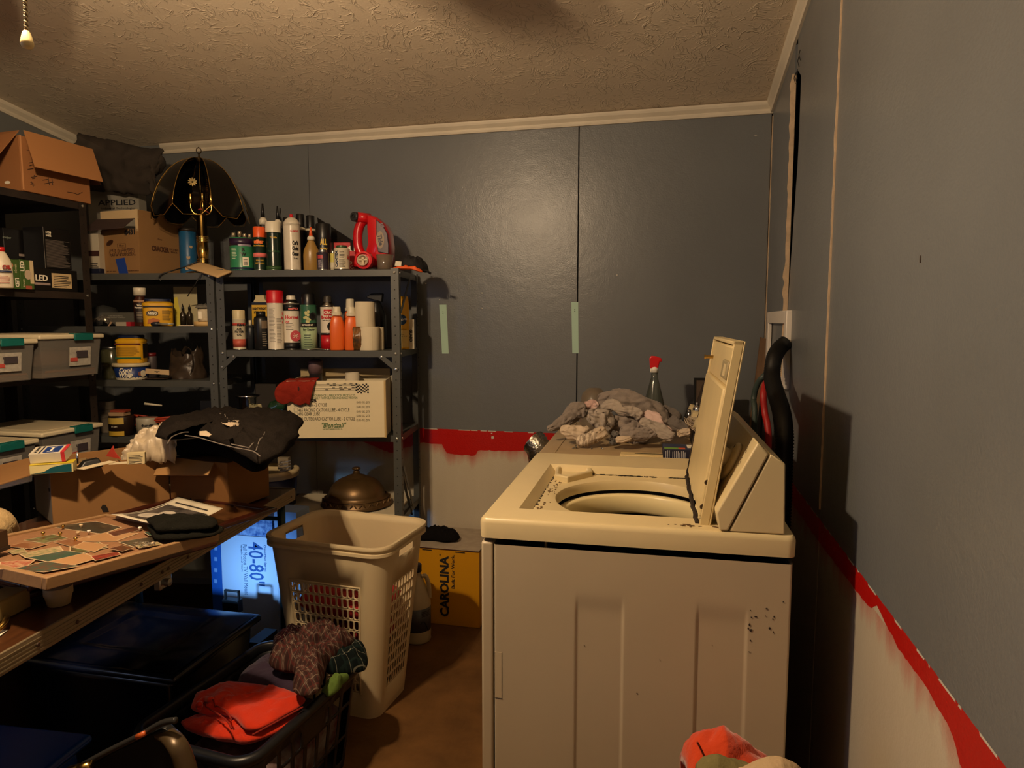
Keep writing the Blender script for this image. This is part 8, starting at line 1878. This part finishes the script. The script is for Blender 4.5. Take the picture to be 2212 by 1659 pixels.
def cl(name, lab, cat, px, z, th, mat, seed, wr=.009, ws=14, sag=0, under=.35, edge=.35, st=(1, 1)):
    o = outl(px, z); cx_ = sum(a[0] for a in o) / len(o); cy_ = sum(a[1] for a in o) / len(o); t = thing(name, lab, cat, Vector((cx_, cy_, z)))
    clo.append(folded('cloth', [(a[0] - cx_, a[1] - cy_) for a in o], sag, th, mat, t, wr=wr, ws=ws, seed=seed, rings=20, seg=96, under=under, edge=edge, stretch=st)); return t
ORG = M('#cf3416', .88, bump=.3, bscale=220, var=.06, vscale=4, spec=.15, sheen=.3)
t = thing('laundry', 'mixed white and dark red clothes seen through the basket slots', 'clothes', kc + Vector((0, 0, .006)), ka); folded('cloth', [(-.14, -.20), (0, -.21), (.14, -.20), (.14, .20), (0, .21), (-.14, .20)], 0, .20, M('#5a1616', .9, var=.9, vscale=14, col2='#8f8a86'), t, wr=.012, seed=3, rings=10, seg=60, under=.8)
c1_ = cl('orange_shirt', 'lower orange shirt at the near end of the dark basket', 'shirt', [(392, 1578), (470, 1550), (560, 1545), (640, 1560), (610, 1590), (560, 1614), (520, 1624), (460, 1616), (408, 1600)], .262, .035, ORG, 6, wr=.007, under=.7)
c2_ = cl('orange_shirt', 'upper orange shirt folded on the basket, its collar at the left', 'shirt', [(412, 1545), (425, 1515), (445, 1508), (470, 1495), (510, 1490), (560, 1496), (620, 1510), (656, 1526), (640, 1548), (600, 1570), (560, 1590), (530, 1590), (500, 1562), (470, 1553), (440, 1555)], .295, .035, ORG, 9, wr=.010, ws=10, under=.6)
cz = .338
def onc(u, v, z=cz): return onz(u, v, z) - c2_.location
DOR = M('#8a1d0c', .9)
for pts in ([(436, 1512), (450, 1530), (475, 1545), (492, 1560), (500, 1575)], [(446, 1506), (462, 1522), (488, 1535), (500, 1556)], [(654, 1528), (600, 1558), (545, 1588)]): MB().tube(drop(path([onc(u, v, cz - .006) for u, v in pts], 8), clo[-1], .0006), .0022, 6).build('collar_seam', DOR, c2_)
MB().tube(drop(path([onc(u, v, cz - .004) for u, v in ((430, 1526), (433, 1514), (445, 1510), (456, 1520))], 8), clo[-1], .003), .009, 12).build('collar_roll', ORG, c2_, smooth=True)
cl('purple_cloth', 'dark purple cloth spread across the middle of the basket', 'cloth', [(520, 1480), (560, 1440), (600, 1425), (650, 1440), (660, 1490), (640, 1515), (560, 1500)], .29, .04, M('#2c1a30', .9, bump=.3, bscale=150, sheen=.2), 12, wr=.005)
PL1 = plaid('brown_plaid', '#57443c', '#301c1c', '#5c2826', 52, '#8f7f70'); PL2 = plaid('maroon_plaid', '#240e12', '#16080c', '#3a181a', 36, '#6f655c'); PL3 = plaid('teal_plaid', '#141c1c', '#0c1212', '#1a2826', 26, '#77776a')
cl('plaid_shirt', 'maroon plaid shirt at the far end of the basket', 'shirt', [(580, 1440), (585, 1400), (610, 1382), (650, 1378), (690, 1390), (700, 1420), (640, 1450)], .31, .06, PL2, 15, wr=.010)
cl('plaid_shirt', 'teal and black plaid shirt hanging over the right rim of the basket', 'shirt', [(690, 1440), (715, 1420), (760, 1398), (788, 1412), (785, 1440), (750, 1460), (705, 1468)], .325, .05, PL3, 18, wr=.010, sag=lambda x, y: -max(0, x) * .3)
cl('plaid_shirt', 'crumpled brown plaid shirt on top of the far end of the basket', 'shirt', [(590, 1445), (620, 1420), (640, 1395), (680, 1375), (710, 1372), (745, 1385), (768, 1400), (740, 1425), (705, 1450), (700, 1480), (690, 1510), (660, 1518), (635, 1505), (640, 1470), (600, 1462)], .345, .07, PL1, 21, wr=.020, ws=20, edge=.45)
cl('green_cloth', 'olive green cloth tucked over the right rim of the basket', 'cloth', [(698, 1500), (720, 1478), (750, 1462), (760, 1468), (735, 1492), (712, 1508)], .305, .025, M('#56702a', .9, bump=.3), 24)
# ---- dark tote with domed lid
TM_ = M('#07090f', .22, spec=.6); 
tz = .42; A, B = onz(66, 1405, tz), onz(556, 1330, tz)
t = thing('dark_tote', 'big black storage tote with glossy lid under the table', 'tote', Vector((-1.625, 1.755, 0)), R_(1))
MB().box((0, 0, .165), (.46, .36, .33), taper=1.1).build('tote_body', TM_, t, bevel=.02, seg=3)
MB().bb((-.277, -.217, .33), (.277, .217, .355)).build('lid_rim', M('#0b1017', .25, spec=.6), t, bevel=.012, seg=4)
MB().grid(lambda u, v: (-.26 + .52 * u, -.20 + .40 * v, .357 + .010 * (1 - (2 * u - 1) ** 6) * (1 - (2 * v - 1) ** 6) + .004 * fbm(u * 4, v * 3, 2) - .006 * (abs(u - .5) < .28 and abs(v - .5) < .30)), 40, 32).build('lid_panel', TM_, t, smooth=True)
# ---- blue tote, brown box
t = thing('blue_tote', 'blue storage tote with rounded lid at the bottom left corner', 'tote', Vector((-1.62, 1.14, 0)), R_(4)); BT = M('#10387c', .25, spec=.5)
MB().box((0, 0, .15), (.40, .28, .30), taper=1.08).build('tote_body', BT, t, bevel=.03, seg=4); MB().bb((-.235, -.165, .30), (.235, .165, .325)).build('lid', BT, t, bevel=.04, seg=5)
t = thing('brown_carton', 'dim brown carton standing left of the black tote', 'box', Vector((-2.06, 1.50, 0)), R_(3)); MB().box((0, 0, .19), (.24, .30, .38)).build('carton', M('#3a2214', .8), t, bevel=.002)
# ---- upright vacuum handle close to the camera
VY = 1.10
def pv(u, v, y=VY): return ony(u, v, y)
c_ = pv(300, 1600); t = thing('vacuum_cleaner', 'black and bronze upright vacuum cleaner with orange button at the bottom edge', 'vacuum cleaner', Vector((c_.x, c_.y, 0)))
o_ = t.location.copy(); BRV = M('#55452f', .35, metal=.4); 
MB().tube(path([pv(140, 1675) - o_, pv(220, 1630) - o_, pv(300, 1590) - o_, pv(350, 1562) - o_, pv(380, 1556) - o_], 8), [.0065] * 33, 12).build('bag_rim', M('#2b2a29', .35), t, smooth=True)
MB().tube(path([pv(352, 1584, VY + .02) - o_, pv(368, 1592, VY + .01) - o_, pv(384, 1612) - o_, pv(396, 1640) - o_, pv(410, 1690) - o_], 8), [.018 + .00012 * i for i in range(33)], 20, flat=.7).build('grip', BRV, t, smooth=True)
MB().tube([pv(296, 1592, VY - .008) - o_, pv(313, 1584, VY - .008) - o_], .0055, 12).build('orange_button', M('#c65a22', .4), t, smooth=True)
m = MB(); pts = [pv(150, 1672), pv(230, 1630), pv(300, 1596), pv(345, 1576), pv(362, 1590), pv(374, 1640), pv(380, 1760), pv(140, 1760)]
q8 = [(p_ - o_) for p_ in pts]; m.prism([(p_.x, p_.z) for p_ in q8], .004, .03, 'y'); m.build('body', M('#0b0b0c', .45), t, bevel=.006)
MB().lathe([(.05, 0), (.06, .02), (.06, .20), (.05, .26)], 24, c=(-.02, .06, .0)).build('dust_cup', M('#1b1a19', .3), t, smooth=True); MB().bb((-.13, -.04, 0), (.13, .16, .06)).build('floor_head', M('#121212', .4), t, bevel=.01)
MB().tube([pv(150, 1668, VY - .03) - o_, pv(196, 1656, VY - .03) - o_], .012, 12).build('gold_collar', BRASS, t, smooth=True)
# ---- TV mount carton
tvn = Vector((0, -1, 0)); ty = 2.345
a = ony(455, 1190, ty); b = ony(600, 1335, ty); tl_ = ony(455, 1150, ty); 
x0, x1 = a.x, -1.42; zt2 = .488
t = thing('mount_carton', 'white and blue television mount carton standing under the far end of the table', 'box', Vector((x0, ty, .001)), 0)
wd_ = x1 - x0; MB().bb((0, 0, 0), (wd_, .11, zt2)).build('carton', M('#c6cbd2', .6), t, bevel=.001)
MB().bb((0, -.0008, 0), (ony(478, 1200, ty).x - x0, 0, zt2)).build('blue_band', M('#1257a0', .5), t)
def tvl(u, v): q_ = ony(u, v, ty); return q_.x - x0, q_.z
BLT = M('#1c4f8a', .6); q1 = tvl(548, 1172); q2 = tvl(556, 1266); text('40-80"', .095, BLT, t, ((q1[0] + q2[0]) / 2, -.0012, (q1[1] + q2[1]) / 2), roll=R_(-90), width=abs(q1[1] - q2[1]), bold=.0006)
q1 = tvl(529, 1176); q2 = tvl(532, 1285); text('Full Motion TV Wall Mount', .026, M('#5c6f88', .6), t, ((q1[0] + q2[0]) / 2, -.0012, (q1[1] + q2[1]) / 2), roll=R_(-90), width=abs(q1[1] - q2[1]))
q1 = tvl(521, 1176); q2 = tvl(524, 1235); text('Versatile swivel mount', .010, M('#5c6f88', .6), t, ((q1[0] + q2[0]) / 2, -.0012, (q1[1] + q2[1]) / 2), roll=R_(-90), width=abs(q1[1] - q2[1]))
q1 = tvl(572, 1178); q2 = tvl(574, 1235); text('OmniMax Series', .014, BLT, t, ((q1[0] + q2[0]) / 2, -.0012, (q1[1] + q2[1]) / 2), roll=R_(-90), width=abs(q1[1] - q2[1]))
for v in (1185, 1208, 1232, 1256): q_ = tvl(467, v); MB().bb((q_[0] - .008, -.0016, q_[1] - .008), (q_[0] + .006, -.0008, q_[1] + .008)).build('printed_icon', M('#7fa3cc', .6), t)
t = flatbox('patterned_carton', 'dark blue carton with white leafy print on top of the mount carton', Vector((-1.66, ty + .005, zt2 + .002)), 0, (.22, .10, .085), M('#1a4f8f', .5, var=.9, vscale=45, col2='#a9bcd4')); 
t = flatbox('pale_blue_carton', 'pale blue carton beside the leafy print one, above the hamper rim', Vector((-1.49, ty + .005, zt2 + .002)), 0, (.10, .10, .11), M('#8fa6c4', .5))
c_ = ony(500, 1295, 2.16); t = thing('tv_bracket', 'black metal bracket standing in front of the mount carton', 'bracket', Vector((c_.x, c_.y, .425)))
z0, z1 = .0, .085; t.location.z = ony(500, 1322, 2.16).z
for q in (((-.032, 0, z0), (-.026, .01, z1)), ((.026, 0, z0), (.032, .01, z1)), ((-.032, 0, z1 - .006), (.032, .01, z1)), ((-.034, -.01, z0), (.034, .02, z0 + .05))): MB().bb(*q).build('bar', BLACKP, t, bevel=.001)
t2 = t; MB().bb((-.02, .0, -t.location.z + .001), (.02, .02, 0)).build('stem', BLACKP, t)
t = thing('plastic_film', 'clear crumpled plastic film between the mount carton and the hamper', 'plastic film', Vector((-1.46, 2.30, .001)))
MB().grid(lambda u, v: (-.04 + .09 * u + .012 * fbm(v * 5, u * 3, 1), .015 * fbm(u * 6, v * 8, 4), .38 * v * (1 - .1 * u)), 14, 34).build('film', M('#b9c4d2', .12, trans=.6, alpha=.55, bump=.8, bscale=30), t, smooth=True)
t = flatbox('grey_crate', 'dark grey crate between the black tote and the hamper', Vector((-1.40, 1.985, .001)), 0, (.05, .11, .24), M('#1b1e22', .6))
# ---- joint compound bucket on the low shelf behind the table
zz0 = S1[1] + .001; p = onu(584, 1040, .14); r = 60 * mpp((p.x, p.y, .75)); zt3 = zat(1012, p, 584)
t = revolve_thing('compound_bucket', 'blue and white joint compound bucket behind the far corner of the table', 'bucket', Vector((p.x, p.y, zz0)), [
    ('bucket', [(r * .86, 0), (r * .95, (zt3 - zz0) * .9)], M('#141b3a', .4)), ('rim', [(r * .95, (zt3 - zz0) * .80), (r * 1.0, (zt3 - zz0) * .82), (r * .98, (zt3 - zz0) * .88), (r * 1.02, (zt3 - zz0) * .90), (r * 1.02, (zt3 - zz0) * .97), (r * .98, (zt3 - zz0)), (r * .85, zt3 - zz0), (r * .84, (zt3 - zz0) * .93), (0, (zt3 - zz0) * .93)], M('#c9b58a', .5))])
for i in range(6): band(r * .93, .16 + i * .013, .164 + i * .013, M('#8f94a0', .6), t, name='printed_line', ang=(.35, .85))
t = flatbox('print_carton', 'small cream carton with blurred print standing on the compound bucket', Vector((onu(611, 1000, .12).x, onu(611, 1000, .12).y, zt3 + .001)), UA, (.05, .03, .055), M('#8a7c64', .6)); text('HOT\nAPPLIED', .012, INK, t, (0, -.0006, .03))
# ---- yellow boot box, gloves, jug
yx0, yx1, yy = -1.125, -.80, 2.758; yz = .348
t = thing('boot_box', 'yellow work boot box with black lettering running up its face', 'box', Vector((yx0, yy, .001)), 0); YB_ = M('#c98e0a', .5, var=.06, vscale=4)
MB().bb((0, 0, 0), (yx1 - yx0, .30, yz)).build('carton', YB_, t, bevel=.002); MB().bb((-.002, -.003, yz), (yx1 - yx0 + .002, .303, yz + .003)).build('lid_edge', M('#3a1c14', .6), t); MB().bb((.0, .0, yz + .003), (yx1 - yx0, .30, yz + .006)).build('lid', M('#a89a86', .7, var=.2, vscale=20), t)
for x in (.06, .215): MB().bb((x, -.001, yz - .010), (x + .045, 0, yz - .006)).build('lid_slot', INK, t)
def yl(u, v): q_ = ony(u, v, yy); return q_.x - yx0, q_.z
q1, q2 = yl(962, 1333), yl(960, 1202); text('CAROLINA', .055, INK, t, ((q1[0] + q2[0]) / 2, -.001, (q1[1] + q2[1]) / 2), roll=R_(90), width=abs(q1[1] - q2[1]), bold=.0022)
q1, q2 = yl(979, 1272), yl(979, 1199); text('Built For Work.', .020, INK, t, ((q1[0] + q2[0]) / 2, -.001, (q1[1] + q2[1]) / 2), roll=R_(90), width=abs(q1[1] - q2[1]), bold=.0004); q1 = yl(951, 1199); text('®', .010, INK, t, (q1[0], -.001, q1[1]), roll=R_(90))
q = [onz(u, v, yz + .012) for u, v in ((895, 1168), (905, 1158), (935, 1150), (960, 1152), (988, 1163), (985, 1170), (960, 1172), (930, 1170))]; cx_ = sum(a.x for a in q) / 8; cy_ = sum(a.y for a in q) / 8
t = thing('black_socks', 'bundle of black socks lying on the yellow boot box', 'socks', Vector((cx_, cy_, yz + .008))); folded('socks', [(a.x - cx_, (a.y - cy_)) for a in q], 0, .045, M('#100e0d', .95, spec=.1, bump=.5, bscale=100), t, wr=.010, ws=26, seed=4, rings=12, seg=60)
p = Vector((-1.03, 2.60, .001)); r = 29 * mpp((p.x, p.y, .1)); hj = zat(1218, p, 895)
JM = M('#c4b592', .35, trans=.12)
t = revolve_thing('cleaner_jug', 'white one-gallon jug with navy cap between the hamper and the boot box', 'jug', p, [
    ('jug', [(r * .92, 0), (r, .008), (r * .98, .02), (r, .03), (r, hj * .50), (r * .96, hj * .56), (r * .7, hj * .70), (r * .36, hj * .84), (r * .30, hj * .88), (r * .30, hj * .91)], JM), ('cap', [(r * .36, hj * .90), (r * .36, hj * .99), (r * .3, hj), (0, hj)], M('#151b33', .4)), ('label', [(r * 1.004, hj * .16), (r * 1.004, hj * .46)], M('#46484c', .4))])
for c_ in t.children:
    if c_.name.startswith('label'): pass
MB().tube(path([(r * .36, -.01, hj * .84), (r * .66, -.012, hj * .84), (r * .86, -.012, hj * .72), (r * .90, -.010, hj * .56)], 8), .0095, 12).build('handle', JM, t, smooth=True)
wraplines(t, r * 1.006, hj * .36, hj * .44, 4, M('#0f1013', .6), .3, 1.2); MB().tube([(r * math.sin(a_) * 1.01, -r * math.cos(a_) * 1.01, hj * (.20 + .10 * math.sin(a_ * 4))) for a_ in [.2 + i * .1 for i in range(8)]], .002, 5).build('printed_curve', INK, t)
